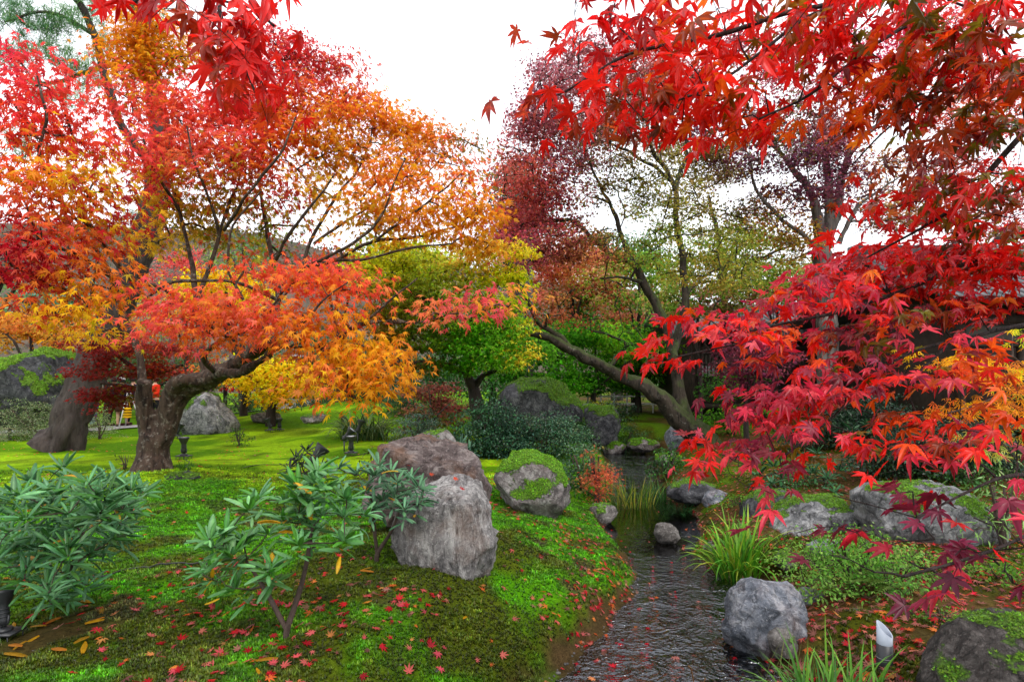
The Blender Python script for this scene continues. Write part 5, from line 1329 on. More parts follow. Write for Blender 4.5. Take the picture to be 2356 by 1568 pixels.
# orange laceleaf maple at the right edge
f4 = Tree('maple_tree', 'orange laceleaf maple with fine feathery leaves at the right edge', 'tree', (3.9, 4.1, gz(3.9, 4.1)), BARK_TWIG, 24)
f4.limb_w(np.array([(3.9, 4.1, -0.3, 0.04), (3.85, 4.1, 0.6, 0.032), (3.7, 4.0, 1.4, 0.02), *[list(W(px, py, 3.9)) + [0.008] for px, py in ((2330, 820), (2240, 830), (2150, 850))]]), 0.08, 0.01)
f4.limb_w(np.array([(3.8, 4.1, 1.2, 0.02), *[list(W(px, py, 3.8)) + [0.007] for px, py in ((2340, 900), (2250, 930), (2180, 950))]]), 0.08, 0.01)
f4.pads([(2190, 830, 3.9, 60, 18), (2260, 840, 3.9, 70, 22), (2330, 850, 3.9, 60, 26), (2150, 815, 3.9, 36, 12, .7), (2230, 875, 3.8, 60, 20), (2310, 885, 3.8, 60, 22), (2200, 945, 3.8, 50, 14), (2270, 930, 3.8, 60, 18), (2330, 920, 3.8, 50, 22), (2250, 960, 3.7, 40, 12), (2320, 990, 3.7, 60, 24, .7), (2330, 770, 4, 60, 30, .35), (2280, 1040, 3.7, 70, 20, .4)],
        0.075, cover=2.6, spray=14, r0=0.006, r1=0.002, depth=0.8, droop=(0, 50), spread=1.0)
def lace(seed):
    V, Fc, t = [], [], []
    for a, l in ((0, 1), (38, .92), (-38, .92), (78, .7), (-78, .7)):
        ar = math.radians(a)
        n0 = len(V)
        for x, w in ((0.02, 0), (0.5, 0.075), (0.5, -0.075), (1, 0)):
            x *= l
            V.append((x * math.cos(ar) - w * math.sin(ar), x * math.sin(ar) + w * math.cos(ar), -0.25 * x * x)); t.append(x)
        Fc.append((n0, n0 + 2, n0 + 3, n0 + 1))
    return np.array(V), np.array(Fc, np.int32), np.array(t)
f4.build([lace(0)], LEAF, [(2190, 830, (250, 170, 20)), (2260, 840, (250, 180, 24)), (2330, 850, (246, 160, 30)), (2230, 880, (246, 150, 40)), (2310, 890, (240, 130, 50)), (2200, 945, (246, 120, 40)), (2270, 935, (246, 150, 24)), (2330, 920, (240, 140, 30)), (2320, 990, (180, 170, 60)), (2330, 770, (190, 200, 30)), (2280, 1040, (190, 190, 90))], 40, gain=0.9, size_j=(.9, 1.4))

# ================================================================== rocks
GREY_D, GREY_M, GREY_P = (0.05, 0.048, 0.05), (0.17, 0.165, 0.165), (0.36, 0.345, 0.335)
R_PURPLE = rock_mat('red_brown_rock', (0.035, 0.025, 0.023), (0.115, 0.085, 0.08), (0.24, 0.20, 0.185), rust=0.6, scale=3.6)
R_PALE = rock_mat('pale_banded_rock', (0.06, 0.056, 0.056), (0.23, 0.215, 0.21), (0.45, 0.43, 0.41), rust=0.35, scale=5.0, streak=0.35)
R_MOSSY = rock_mat('mossy_rock', (0.05, 0.045, 0.042), (0.17, 0.145, 0.14), (0.33, 0.31, 0.29), rust=0.2, moss=1.0, scale=3.0, mlo=1.95)
R_BLUE = rock_mat('blue_grey_rock', (0.06, 0.068, 0.085), (0.18, 0.195, 0.23), (0.36, 0.36, 0.38), rust=0.3, scale=3.5)
R_DARK = rock_mat('dark_wet_rock', (0.018, 0.018, 0.022), (0.055, 0.055, 0.062), (0.14, 0.14, 0.145), moss=0.8, scale=2.5, mlo=2.2)
R_DARK2 = rock_mat('black_rock', (0.016, 0.016, 0.02), (0.045, 0.045, 0.05), (0.11, 0.11, 0.115), moss=0.95, mossc=(0.12, 0.23, 0.015), scale=1.5, mlo=1.85, mscale=1.2)
R_GREY = rock_mat('grey_rock', (0.05, 0.05, 0.053), (0.16, 0.16, 0.165), (0.34, 0.335, 0.33), moss=0.9, scale=3.0, mlo=2.2)
R_BROWN = rock_mat('brown_rock', (0.045, 0.04, 0.037), (0.13, 0.115, 0.105), (0.27, 0.25, 0.235), moss=0.7, scale=3.5, mlo=2.4)

R_UMBER = rock_mat('umber_rock', (0.022, 0.018, 0.017), (0.075, 0.064, 0.058), (0.17, 0.15, 0.138), moss=0.8, scale=4.5)
MOSSY = {'mossy_rock': 0.98, 'dark_wet_rock': 0.8, 'black_rock': 1.25, 'grey_rock': 0.62, 'brown_rock': 0.4, 'blue_grey_rock': 0.0}
MOSSC = {'black_rock': (0.13, 0.24, 0.016), 'mossy_rock': (0.11, 0.24, 0.012)}
_ICO = {}
def ico_sphere(n):
    if n not in _ICO:
        import bmesh
        bm = bmesh.new()
        bmesh.ops.create_icosphere(bm, subdivisions=n, radius=1.0)
        bm.verts.index_update()
        _ICO[n] = (np.array([v.co[:] for v in bm.verts]), np.array([[v.index for v in f.verts] for f in bm.faces], np.int32))
        bm.free()
    return _ICO[n]

def rock(label, outline, Y, depth, mat, seed=0, e=0.62, facets=9, rough=1.0, res=(56, 40), group=None, sink=0.0, name='rock', slope=0.0, moss=None):
    """outline: picture points round the stone at distance Y; depth: half thickness along the view"""
    rg = np.random.default_rng(300 + seed)
    P = np.array([W(px, py, Y) for px, py in outline])
    c2 = np.array([(P[:, 0].min() + P[:, 0].max()) / 2, (P[:, 2].min() + P[:, 2].max()) / 2])
    d = P[:, [0, 2]] - c2
    ang = np.arctan2(d[:, 1], d[:, 0])
    rad = np.hypot(d[:, 0], d[:, 1]) * 1.06
    o = np.argsort(ang)
    ang, rad = ang[o], rad[o]
    D, Q = ico_sphere(5 if res[0] >= 80 else 4)
    aa = np.concatenate([ang - 2 * math.pi, ang, ang + 2 * math.pi])
    rr = np.concatenate([rad, rad, rad])
    th = np.arctan2(D[:, 2], D[:, 0])
    r = sum(np.interp(th + o_, aa, rr) for o_ in (-0.08, 0, 0.08)) / 3
    cp0 = np.hypot(D[:, 0], D[:, 2])
    cp, sp = cp0 ** e, np.sign(D[:, 1]) * np.abs(D[:, 1]) ** e
    V = np.stack([cp * r * np.cos(th), sp * depth, cp * r * np.sin(th)], 1)
    V[:, 1] += slope * V[:, 2]
    sz = math.sqrt(rad.mean() * depth)
    for k in range(facets * 2):
        n = rg.normal(0, 1, 3)
        n[1] = -abs(n[1]) * 1.2 if k % 2 else n[1]
        n = n / np.linalg.norm(n)
        s = V @ n
        h = s.max() * rg.uniform(0.80, 0.96)
        V = V - np.maximum(0, s - h)[:, None] * n * 0.97
    nn = nrm(V * np.array([1, rad.mean() / depth, 1]))
    q = V / sz
    cr = np.abs(fbm(q * np.array([2.6, 2.6, 1.4]) + seed * 3, 4))
    st = q @ np.array([[0.9, 0.1, 0.4], [-0.1, 1, 0.1], [-0.4, 0.1, 0.9]])
    dsp = 0.06 * fbm(q * 1.7 + seed, 4) + 0.11 * (cr - 0.3) + 0.07 * (np.abs(fbm(st * np.array([8, 8, 2.2]) + seed, 3)) - 0.25) + 0.022 * fbm(q * 18, 2)
    V = V + nn * (dsp * sz * rough)[:, None]
    org = np.array([c2[0], Y, P[:, 2].min()])
    V = V + np.array([c2[0], Y, c2[1]]) - org
    me = make_mesh(name, V, Q, mat, smooth=False)
    ob = link(name, me, loc=org - np.array([0, 0, sink]))
    lvl = MOSSY.get(mat.name, 0) if moss is None else moss
    if lvl:
        fn = nrm(np.cross(V[Q[:, 1]] - V[Q[:, 0]], V[Q[:, 2]] - V[Q[:, 0]]))
        vn = np.zeros_like(V)
        for q in range(3):
            np.add.at(vn, Q[:, q], fn)
        vn = nrm(vn)
        wp = V + org
        mk = np.clip(0.5 + 1.1 * (vn[:, 2] - 0.45) + 0.75 * fbm(wp * (1.6 / max(sz, 0.25)), 4) + 0.25 * fbm(wp * 14, 2) + (lvl - 1) * 0.9, 0, 1)
        at_ = me.attributes.new('Moss', 'FLOAT', 'POINT')
        at_.data.foreach_set('value', mk.astype(np.float32))
        # cushions of moss standing on the stone
        fm = mk[Q].mean(1) * (fn[:, 1] < 0.5)
        ar = np.linalg.norm(np.cross(V[Q[:, 1]] - V[Q[:, 0]], V[Q[:, 2]] - V[Q[:, 0]]), axis=1) * np.clip((fm - 0.42) * 2.2, 0, 1)
        ts = 0.010 * max(1.0, Y / 5.5)
        nt_ = int(min(5000, ar.sum() / (ts * ts) * 0.35))
        if nt_ > 20:
            fi = rg.choice(len(Q), nt_, p=ar / ar.sum())
            bc = rg.dirichlet((1, 1, 1), nt_)
            p = (V[Q[fi]] * bc[:, :, None]).sum(1)
            nv_ = fn[fi]
            u1 = nrm(np.cross(nv_, nrm(rg.normal(0, 1, (nt_, 3)))))
            s_ = ts * rg.uniform(0.7, 1.5, nt_)[:, None]
            T3 = []
            for q in range(3):
                aq = 2.1 * q
                dq = u1 * math.cos(aq) + np.cross(nv_, u1) * math.sin(aq)
                sq = np.cross(nv_, dq)
                T3.append(np.stack([p - sq * s_ * 0.45, p + sq * s_ * 0.45, p + dq * s_ * 0.8 + nv_ * s_ * 0.9], 1))
            TV = np.concatenate(T3).reshape(-1, 3)
            mc = jitter(np.broadcast_to(np.array(MOSSC.get(mat.name, (0.10, 0.20, 0.014))) * 1.3, (nt_, 3)), rg, 0.3, 0.1)
            mc = np.repeat(np.concatenate([mc] * 3), 3, 0)
            mo = link('moss', make_mesh('moss', TV, np.arange(len(TV), dtype=np.int32).reshape(-1, 3), GRASS, col=mc), ob)
            tag(mo, kind='stuff')
    return tag(ob, label, 'rock', group)

def oval(px, py, rx, ry, seed=0, flat=0.5, n=14):
    rg = np.random.default_rng(seed)
    a = np.linspace(0, 2 * math.pi, n, endpoint=False)
    k = rg.uniform(0.82, 1.15, n)
    y = -np.sin(a)
    y = np.where(y > 0, y * flat * 2, y)
    return [(px + rx * math.cos(q) * kk, py + ry * yy * kk) for q, kk, yy in zip(a, k, y)]

rock('wide red brown boulder lying behind the pale standing rock', [(826, 1075), (855, 1045), (890, 1026), (935, 1018), (1000, 1027), (1062, 1038), (1098, 1056), (1114, 1090), (1116, 1130), (1104, 1190), (1000, 1200), (900, 1170), (840, 1130)], 5.6, 0.5, R_PURPLE, 1, e=0.5, facets=7, res=(90, 64))
rock('tall pale grey rock with flat top beside the rhododendron', [(985, 1122), (1000, 1108), (1040, 1106), (1085, 1112), (1104, 1134), (1114, 1185), (1125, 1215), (1123, 1280), (1108, 1322), (1085, 1360), (1030, 1370), (985, 1330), (940, 1290), (915, 1240), (925, 1180), (955, 1135)], 4.75, 0.32, R_PALE, 2, e=0.5, facets=6, res=(90, 64))
rock('rounded boulder with bright green moss on top by the stream', [(1138, 1068), (1170, 1050), (1220, 1044), (1262, 1058), (1290, 1085), (1303, 1120), (1306, 1185), (1255, 1200), (1205, 1190), (1165, 1130), (1140, 1090)], 7.3, 0.5, R_MOSSY, 3, e=0.7)
rock('purple brown stone half hidden behind the wide boulder', [(958, 1020), (975, 1000), (1010, 993), (1035, 1003), (1050, 1025), (1040, 1060), (975, 1060)], 7.2, 0.25, R_BROWN, 4)
rock('rounded blue grey boulder at the right edge of the water', [(1682, 1440), (1690, 1395), (1708, 1360), (1738, 1340), (1770, 1342), (1800, 1345), (1835, 1375), (1850, 1410), (1852, 1460), (1830, 1510), (1760, 1525), (1700, 1505)], 4.45, 0.26, R_BLUE, 5, e=0.6, facets=7, res=(80, 56))
rock('small brown stone standing in the pool', [(1510, 1218), (1516, 1205), (1530, 1203), (1548, 1212), (1560, 1225), (1556, 1245), (1530, 1250), (1512, 1240)], 7.3, 0.13, R_BROWN, 6, moss=0)
rock('dark rounded stone at the left rim of the pool', oval(1382, 1182, 32, 24, 7), 8.3, 0.22, R_BROWN, 7)
rock('low dark slab on the bank beyond the pool', oval(1590, 1135, 62, 26, 8, .4), 9.2, 0.3, R_DARK, 8)
rock('small grey stone beside the drooping grass tuft', oval(1650, 1157, 30, 26, 9, .5), 8.7, 0.18, R_BLUE, 9)
rock('dark low rock left of the lichened outcrop', [(1715, 1190), (1720, 1155), (1760, 1135), (1800, 1130), (1830, 1160), (1850, 1220), (1780, 1240), (1720, 1230)], 7.4, 0.35, R_DARK, 10)
rock('long lichened grey outcrop with moss behind the iris clump', [(1790, 1200), (1830, 1165), (1880, 1150), (1940, 1165), (1960, 1190), (2000, 1210), (2010, 1250), (1900, 1265), (1800, 1260)], 6.6, 0.35, R_GREY, 11, e=0.7, res=(80, 48))
rock('large striped grey boulder capped with moss at right', [(1985, 1190), (1995, 1140), (2030, 1122), (2100, 1125), (2180, 1125), (2250, 1155), (2300, 1200), (2310, 1240), (2200, 1265), (2080, 1275), (1995, 1255)], 6.1, 0.45, R_GREY, 12, e=0.65, res=(90, 56))
rock('brown weathered boulder in the bottom right corner', [(2170, 1600), (2210, 1520), (2255, 1470), (2300, 1445), (2380, 1435), (2460, 1470), (2520, 1600), (2400, 1660), (2200, 1660)], 3.15, 0.35, R_UMBER, 13, moss=0.45, e=0.7, facets=5, rough=0.7, res=(80, 56))
rock('small grey stone under the light green azalea', oval(1905, 1265, 42, 18, 14, .5), 5.7, 0.12, R_BLUE, 14)
rock('little stone behind the rounded blue grey boulder', oval(1865, 1375, 28, 22, 15, .5), 5.0, 0.12, R_BLUE, 15)
rock('flat grey stone between the bollard light and the water', oval(1985, 1435, 45, 26, 16, .5), 4.3, 0.14, R_BLUE, 16)
rock('square pale stone by the water below the grey boulder', [(1775, 1478), (1778, 1458), (1820, 1455), (1830, 1475), (1828, 1500), (1780, 1500)], 4.15, 0.06, R_BROWN, 17, e=0.4)
rock('stone at the foot of the iris clump', oval(1805, 1290, 22, 20, 18, .5), 5.8, 0.1, R_BROWN, 18)
rock('grey stone on the gravel edge by the iris', oval(1640, 1262, 20, 16, 19, .5), 6.7, 0.1, R_BROWN, 19)
rock('big black rock with bright moss across the stream', [(1140, 930), (1170, 895), (1215, 880), (1260, 880), (1300, 888), (1325, 920), (1330, 980), (1250, 1000), (1150, 990)], 15.5, 0.9, R_DARK, 20, moss=1.0)
rock('dark wet rock right of the big black rock', oval(1375, 975, 48, 45, 21, .6), 16.5, 0.6, R_DARK, 21)
rock('tall blue grey rock left of the leaning trunk foot', [(1535, 1010), (1540, 985), (1560, 972), (1585, 980), (1598, 1005), (1598, 1040), (1540, 1040)], 14.2, 0.4, R_BLUE, 22)
rock('mossy stone in the far stream', oval(1480, 1025, 40, 14, 23, .5), 16.0, 0.3, R_MOSSY, 23)
rock('mossy stone left in the far stream', oval(1415, 1030, 30, 14, 24, .5), 16.2, 0.3, R_MOSSY, 24)
rock('mossy ledge stone at the right of the far stream', oval(1545, 1060, 40, 18, 25, .5), 12.6, 0.3, R_MOSSY, 25)
rock('mossy black outcrop with bright green cushions at far left', [(-80, 900), (-40, 850), (20, 830), (60, 815), (120, 812), (160, 835), (185, 870), (190, 930), (100, 950), (-60, 950)], 16.5, 1.0, R_DARK2, 26, res=(80, 56), e=0.7)
rock('big pale mottled boulder behind the forked trunk', [(415, 985), (425, 945), (440, 912), (470, 905), (500, 925), (520, 950), (540, 985), (520, 1000), (430, 998)], 16.5, 0.6, R_GREY, 27)
rock('flat low rock on the far lawn mound', oval(722, 962, 26, 10, 28, .5), 16.0, 0.3, R_BROWN, 28)
rock('stone under the golden maple', oval(610, 960, 40, 12, 29, .5), 18.0, 0.3, R_BROWN, 29)
rock('flat dark stone at the foot of the forked trunk', oval(420, 1098, 44, 9, 30, .5), 8.7, 0.2, R_DARK, 30)

# ================================================================== rhododendrons
def rhodo_leaf(seed, droop):
    rg = np.random.default_rng(seed)
    xs = np.linspace(0, 1, 6)
    V, t = [], []
    for x in xs:
        w = 0.115 * max(0.06, math.sin(math.pi * (0.06 + 0.90 * x)) ** 0.75)
        z = 0.05 * math.sin(x * 3) - droop * x * x
        V += [(x, -w, z - 0.05), (x, -w * 0.55, z + 0.012), (x, 0, z - 0.012), (x, w * 0.55, z + 0.012), (x, w, z - 0.05)]
        t += [0.9, 0.6, 0.0, 0.6, 0.9]
    Fc = []
    for k in range(5):
        for q in range(4):
            a = k * 5 + q
            Fc.append((a, a + 5, a + 6, a + 1))
    return np.array(V), np.array(Fc, np.int32), np.array(t)
RH = [rhodo_leaf(k, -0.08 + 0.07 * k) for k in range(4)]
RH_MESH = [make_mesh('leaf', tv, tf, LEAF_GLOSS1, col=np.clip(np.array([1.5, 1.5, 1.2]) + (np.array([0.95, 0.95, 0.95]) - np.array([1.5, 1.5, 1.2])) * tt[:, None] ** 0.5, 0, 2), smooth=True) for tv, tf, tt in RH]
RH_SET = RH_MESH

def rhodo(label, base, whorls, L=0.155, n=(9, 13), cols=((82, 136, 86), (72, 124, 70), (96, 148, 98), (66, 120, 46)), seed=0, singles=300, yellow=0.03, r0=0.014, gain=0.74, under=0.6, wid=1.0, more=0.0):
    """base: ground point; whorls: (px, py, Y) tips of shoots"""
    rg = np.random.default_rng(600 + seed)
    t = Tree('rhododendron', label, 'shrub', base, BARK_TWIG, 600 + seed)
    extra = [(w[0] + rg.uniform(-26, 26), w[1] + rg.uniform(-8, 34), w[2] + rg.uniform(-0.1, 0.25)) for w in whorls for _ in range(2) if rg.random() < more]
    tips = np.array([W(*w) for w in list(whorls) + extra])
    tips = tips[np.argsort(np.linalg.norm(tips - base, axis=1))]
    cen = tips.mean(0)
    b = base + np.array([0, 0, -0.05])
    k1 = b + np.array([0, 0, 0.10])
    left = tips[tips[:, 0] < cen[0]].mean(0) if (tips[:, 0] < cen[0]).any() else cen
    right = tips[tips[:, 0] >= cen[0]].mean(0)
    t.limb_w(np.array([list(b) + [r0 * 1.5], list(k1) + [r0 * 1.3], list(k1 + (right - k1) * 0.45 + np.array([0.02, 0, -.02])) + [r0], list(k1 + (right - k1) * 0.85) + [r0 * 0.6]]), 0.05, 0.008)
    t.limb_w(np.array([list(k1) + [r0 * 1.1], list(k1 + (left - k1) * 0.4 + np.array([0, 0, .02])) + [r0], list(k1 + (left - k1) * 0.85) + [r0 * 0.6]]), 0.05, 0.008)
    LP, LF, LS, LC = [], [], [], []
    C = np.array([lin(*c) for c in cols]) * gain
    Yel = np.array([lin(220, 170, 30), lin(200, 150, 40)]) * 0.7
    for tip in tips:
        t.twig(tip, r0 * 0.6, r0 * 0.28, sag=-0.06, step=0.06)
        ax = nrm(nrm((tip - (base + np.array([0, 0, 0.1]))) * np.array([1, 1, 0.3]))[None] * 0.5 + np.array([[0, 0, 1.0]]) + rg.normal(0, 0.12, (1, 3)))[0]
        u = nrm(np.cross(ax, [0.3, 1, 0.2])[None])[0]
        v = np.cross(ax, u)
        m = int(rg.integers(n[0], n[1] + 1))
        for tier in range(2):
            mm = m if tier == 0 else int(m * under)
            a0 = rg.uniform(0, 6.28)
            for q in range(mm):
                a = a0 + q * 2 * math.pi / mm + rg.normal(0, 0.15)
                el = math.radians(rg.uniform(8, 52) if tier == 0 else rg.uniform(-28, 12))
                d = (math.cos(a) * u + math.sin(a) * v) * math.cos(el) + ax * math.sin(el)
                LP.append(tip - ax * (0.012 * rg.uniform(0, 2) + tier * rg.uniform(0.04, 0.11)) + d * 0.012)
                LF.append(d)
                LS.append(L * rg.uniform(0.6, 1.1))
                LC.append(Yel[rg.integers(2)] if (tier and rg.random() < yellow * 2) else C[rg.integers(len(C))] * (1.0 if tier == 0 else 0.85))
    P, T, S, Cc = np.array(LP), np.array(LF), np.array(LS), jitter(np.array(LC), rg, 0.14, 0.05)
    Fr = frames(T, np.radians(rg.normal(0, 22, len(P))))
    root, org = t.root, np.array(base)
    wj = rg.uniform(0.8, 1.2, len(P))
    idx = np.argsort(P[:, 1])[:singles]
    keep = np.ones(len(P), bool)
    keep[idx] = False
    for i in idx:
        o = bpy.data.objects.new('leaf', RH_SET[int(rg.integers(len(RH_SET)))])
        M = Matrix([list(Fr[i][0]) + [0], list(Fr[i][1]) + [0], list(Fr[i][2]) + [0], [0, 0, 0, 1]])
        o.parent = root
        o.matrix_local = Matrix.Translation(Vector(P[i] - org)) @ M @ Matrix.Diagonal((float(S[i]), float(S[i] * wid * wj[i]), float(S[i]), 1))
        o.color = (*[float(c) for c in Cc[i]], 1)
        COL.objects.link(o)
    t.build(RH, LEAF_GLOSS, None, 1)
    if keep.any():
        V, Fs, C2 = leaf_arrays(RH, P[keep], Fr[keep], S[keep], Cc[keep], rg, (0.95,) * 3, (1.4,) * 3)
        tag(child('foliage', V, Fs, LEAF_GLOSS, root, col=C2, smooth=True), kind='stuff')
    return root

rg = np.random.default_rng(5)
wl_ = [(144, 1073), (72, 1103), (245, 1100), (303, 1123), (201, 1107), (90, 1137), (126, 1137), (30, 1143), (241, 1143), (330, 1130), (162, 1214), (25, 1220), (117, 1237), (174, 1237), (273, 1200), (255, 1234), (33, 1264), (80, 1257), (114, 1257), (157, 1257), (154, 1328), (107, 1341), (161, 1374), (114, 1361), (201, 1345), (20, 1180), (161, 1177), (201, 1184), (291, 1177), (228, 1180), (180, 1140), (60, 1190), (-20, 1150), (-30, 1230), (-20, 1290), (60, 1300), (210, 1270), (100, 1180), (270, 1150), (-50, 1190)]
rhodo('big rhododendron with long narrow leaves at the left edge', G(120, 1400), [(a, b, rg.uniform(3.15, 4.0)) for a, b in wl_], 0.14, (8, 12), seed=1, under=0.45, wid=0.8, more=0.35, yellow=0.015)
wc_ = [(685, 1119), (593, 1143), (572, 1168), (747, 1119), (714, 1143), (797, 1147), (730, 1083), (517, 1225), (481, 1239), (616, 1225), (531, 1275), (478, 1307), (625, 1307), (722, 1218), (793, 1182), (840, 1182), (538, 1352), (793, 1239), (740, 1182), (687, 1182), (655, 1150), (560, 1240), (690, 1250), (650, 1195)]
rhodo('rhododendron with two bare stems in the centre foreground', G(660, 1468), [(a, b, rg.uniform(3.25, 3.75)) for a, b in wc_], 0.135, (10, 13), seed=2, cols=((98, 152, 92), (84, 140, 72), (112, 164, 108), (80, 144, 50)), under=0.4, more=0.3, yellow=0.02, wid=1.15)
wr_ = [(871, 1069), (861, 1090), (900, 1083), (914, 1108), (822, 1087), (776, 1076), (964, 1118), (975, 1130), (910, 1143), (967, 1158), (861, 1165), (893, 1122), (935, 1135), (840, 1130), (880, 1150), (930, 1170), (945, 1100)]
rhodo('rhododendron growing against the left face of the pale rock', G(868, 1292), [(a, b, rg.uniform(4.1, 4.6)) for a, b in wr_], 0.125, (9, 12), seed=3, cols=((86, 132, 96), (74, 120, 84), (100, 146, 110)))
rhodo('small dark rhododendron under the tilted spotlight', G(700, 1095), [(680, 1050, 6.8), (705, 1035, 6.9), (725, 1050, 6.8), (665, 1075, 6.7), (700, 1070, 6.6), (735, 1075, 6.7), (690, 1055, 6.7)], 0.13, (7, 10), seed=4, cols=((34, 50, 40), (44, 60, 44), (28, 40, 34)), r0=0.01)
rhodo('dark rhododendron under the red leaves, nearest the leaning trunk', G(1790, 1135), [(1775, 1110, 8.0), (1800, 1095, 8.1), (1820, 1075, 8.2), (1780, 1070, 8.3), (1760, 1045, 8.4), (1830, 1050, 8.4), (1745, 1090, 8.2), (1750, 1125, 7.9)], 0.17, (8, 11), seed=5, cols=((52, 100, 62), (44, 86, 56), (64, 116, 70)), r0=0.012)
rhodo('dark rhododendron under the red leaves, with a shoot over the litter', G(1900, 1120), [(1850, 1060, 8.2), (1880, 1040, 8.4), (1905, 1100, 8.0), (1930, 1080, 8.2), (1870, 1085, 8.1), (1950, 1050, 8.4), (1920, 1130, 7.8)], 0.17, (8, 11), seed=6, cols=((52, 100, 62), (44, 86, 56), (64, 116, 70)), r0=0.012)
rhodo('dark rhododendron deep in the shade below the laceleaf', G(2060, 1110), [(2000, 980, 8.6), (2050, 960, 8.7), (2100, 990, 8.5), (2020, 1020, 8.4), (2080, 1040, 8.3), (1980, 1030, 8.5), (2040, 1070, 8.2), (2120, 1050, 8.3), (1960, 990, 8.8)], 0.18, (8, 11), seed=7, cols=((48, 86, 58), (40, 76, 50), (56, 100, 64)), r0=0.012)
rhodo('grey green rhododendron at the back of the wide boulder', G(1040, 1050), [(985, 1010, 7.5), (1010, 1022, 7.4), (1040, 1030, 7.4), (1060, 1018, 7.5), (1080, 1030, 7.4), (1020, 1008, 7.6)], 0.14, (8, 11), seed=8, cols=((90, 130, 110), (80, 120, 100)), r0=0.01)

# ================================================================== grass like clumps
def blade_mesh(seed, bend, width, mat, n=7):
    rg = np.random.default_rng(seed)
    x = np.linspace(0, 1, n)
    ang = math.radians(84) - bend * x ** 1.4
    dx = np.cumsum(np.cos(ang)) / n
    dz = np.cumsum(np.sin(ang)) / n
    w = width * np.minimum(1, (1 - x) * 2.2 + 0.03) * 0.5
    V, t = [], []
    for k in range(n):
        V += [(dx[k], -w[k], dz[k] + w[k] * .5), (dx[k], 0, dz[k]), (dx[k], w[k], dz[k] + w[k] * .5)]
        t += [x[k]] * 3
    Fc = []
    for k in range(n - 1):
        a = k * 3
        Fc += [(a, a + 3, a + 4, a + 1), (a + 1, a + 4, a + 5, a + 2)]
    V = np.array(V)
    V -= V[1]
    return make_mesh('blade', V, np.array(Fc, np.int32), mat, col=np.clip(np.array([0.9, 1, 0.8]) + np.array(t)[:, None] * np.array([0.25, 0.1, 0]), 0, 2), smooth=True)
BLADES = {}
def clump(label, base, n, L, spread, cols, width=0.03, bend=(0.6, 2.2), seed=0, name='grass_clump', cat='grass', rb=0.12, part='blade'):
    rg = np.random.default_rng(700 + seed)
    key = (width, bend)
    if key not in BLADES:
        BLADES[key] = [blade_mesh(q, bend[0] + (bend[1] - bend[0]) * q / 5, width, GRASS1) for q in range(6)]
    root = empty(name, base, label, cat)
    C = np.array([lin(*c) for c in cols]) * 0.6
    for k in range(n):
        rr = rb * math.sqrt(rg.random())
        a = rg.uniform(0, 6.283)
        x, y = rr * math.cos(a), rr * math.sin(a)
        z = gz(base[0] + x, base[1] + y) - base[2] - 0.02
        o = bpy.data.objects.new(part, BLADES[key][int(rg.integers(6))])
        o.parent = root
        o.location = (x, y, z)
        o.rotation_euler = (rg.normal(0, 0.08), rg.normal(0.0, spread), a + rg.normal(0, 0.7))
        s = L * rg.uniform(0.6, 1.1)
        o.scale = (s, s * rg.uniform(0.7, 1.2), s)
        c = jitter(C[[rg.integers(len(C))]], rg, 0.15, 0.06)[0]
        o.color = (*[float(q) for q in c], 1)
        COL.objects.link(o)
    return root
IRIS = [(110, 176, 40), (80, 150, 40), (140, 196, 60), (180, 200, 70), (90, 160, 44)]
g1 = G(1690, 1300); g1[2] = max(g1[2], -0.5)
clump('arching green iris clump at the water edge behind the boulder', np.array([2.42, 6.05, gz(2.42, 6.05)]), 170, 0.74, 0.18, IRIS, 0.035, (0.5, 2.3), 1, 'iris_clump', 'iris', 0.24)
clump('fine leaved iris clump in the bottom foreground by the bollard', np.array([1.90, 3.34, max(gz(1.90, 3.34), -0.5)]), 200, 0.66, 0.18, [(90, 150, 50), (70, 130, 44), (120, 176, 60), (100, 160, 54)], 0.026, (0.4, 2.0), 2, 'iris_clump', 'iris', 0.26)
clump('low drooping dark green grass tuft beyond the pool', np.array([2.6, 9.0, gz(2.6, 9.0) + 0.05]), 160, 0.38, 0.25, [(50, 100, 56), (60, 116, 60), (44, 90, 50)], 0.02, (1.4, 2.8), 3, rb=0.25)
clump('yellowing upright reeds at the head of the pool', np.array([1.95, 9.5, gz(1.95, 9.5)]), 120, 0.75, 0.08, [(170, 180, 70), (120, 150, 50), (190, 180, 80), (80, 120, 50)], 0.02, (0.1, 0.9), 4, 'reed_clump', 'reeds', 0.45)
clump('green sedge right of the reeds', np.array([2.6, 10.0, gz(2.6, 10.0)]), 110, 0.6, 0.2, [(60, 120, 50), (80, 140, 54), (50, 100, 44)], 0.02, (0.9, 2.2), 5, rb=0.3)
clump('large pampas grass mound on the far lawn', np.array([-3.9, 15.0, gz(-3.9, 15.0)]), 300, 1.25, 0.2, [(90, 116, 66), (110, 132, 80), (70, 100, 56), (130, 140, 84)], 0.026, (1.2, 2.7), 6, 'pampas_grass', 'grass', 0.6)
clump('tuft of grass at the foot of the forked trunk', G(428, 1082), 50, 0.30, 0.2, [(60, 110, 30), (76, 130, 36)], 0.025, (0.8, 2.0), 7, rb=0.1)
clump('green sedge tuft on the right bank below the leaf litter', np.array([3.55, 7.4, gz(3.55, 7.4)]), 50, 0.35, 0.2, [(80, 130, 50), (100, 150, 60)], 0.022, (0.8, 2.0), 8, rb=0.1)
clump('grass tuft at the right edge beside the striped boulder', np.array([4.9, 5.9, gz(4.9, 5.9)]), 60, 0.4, 0.2, [(130, 170, 60), (110, 150, 50), (160, 180, 80)], 0.022, (0.8, 2.0), 9, rb=0.14)
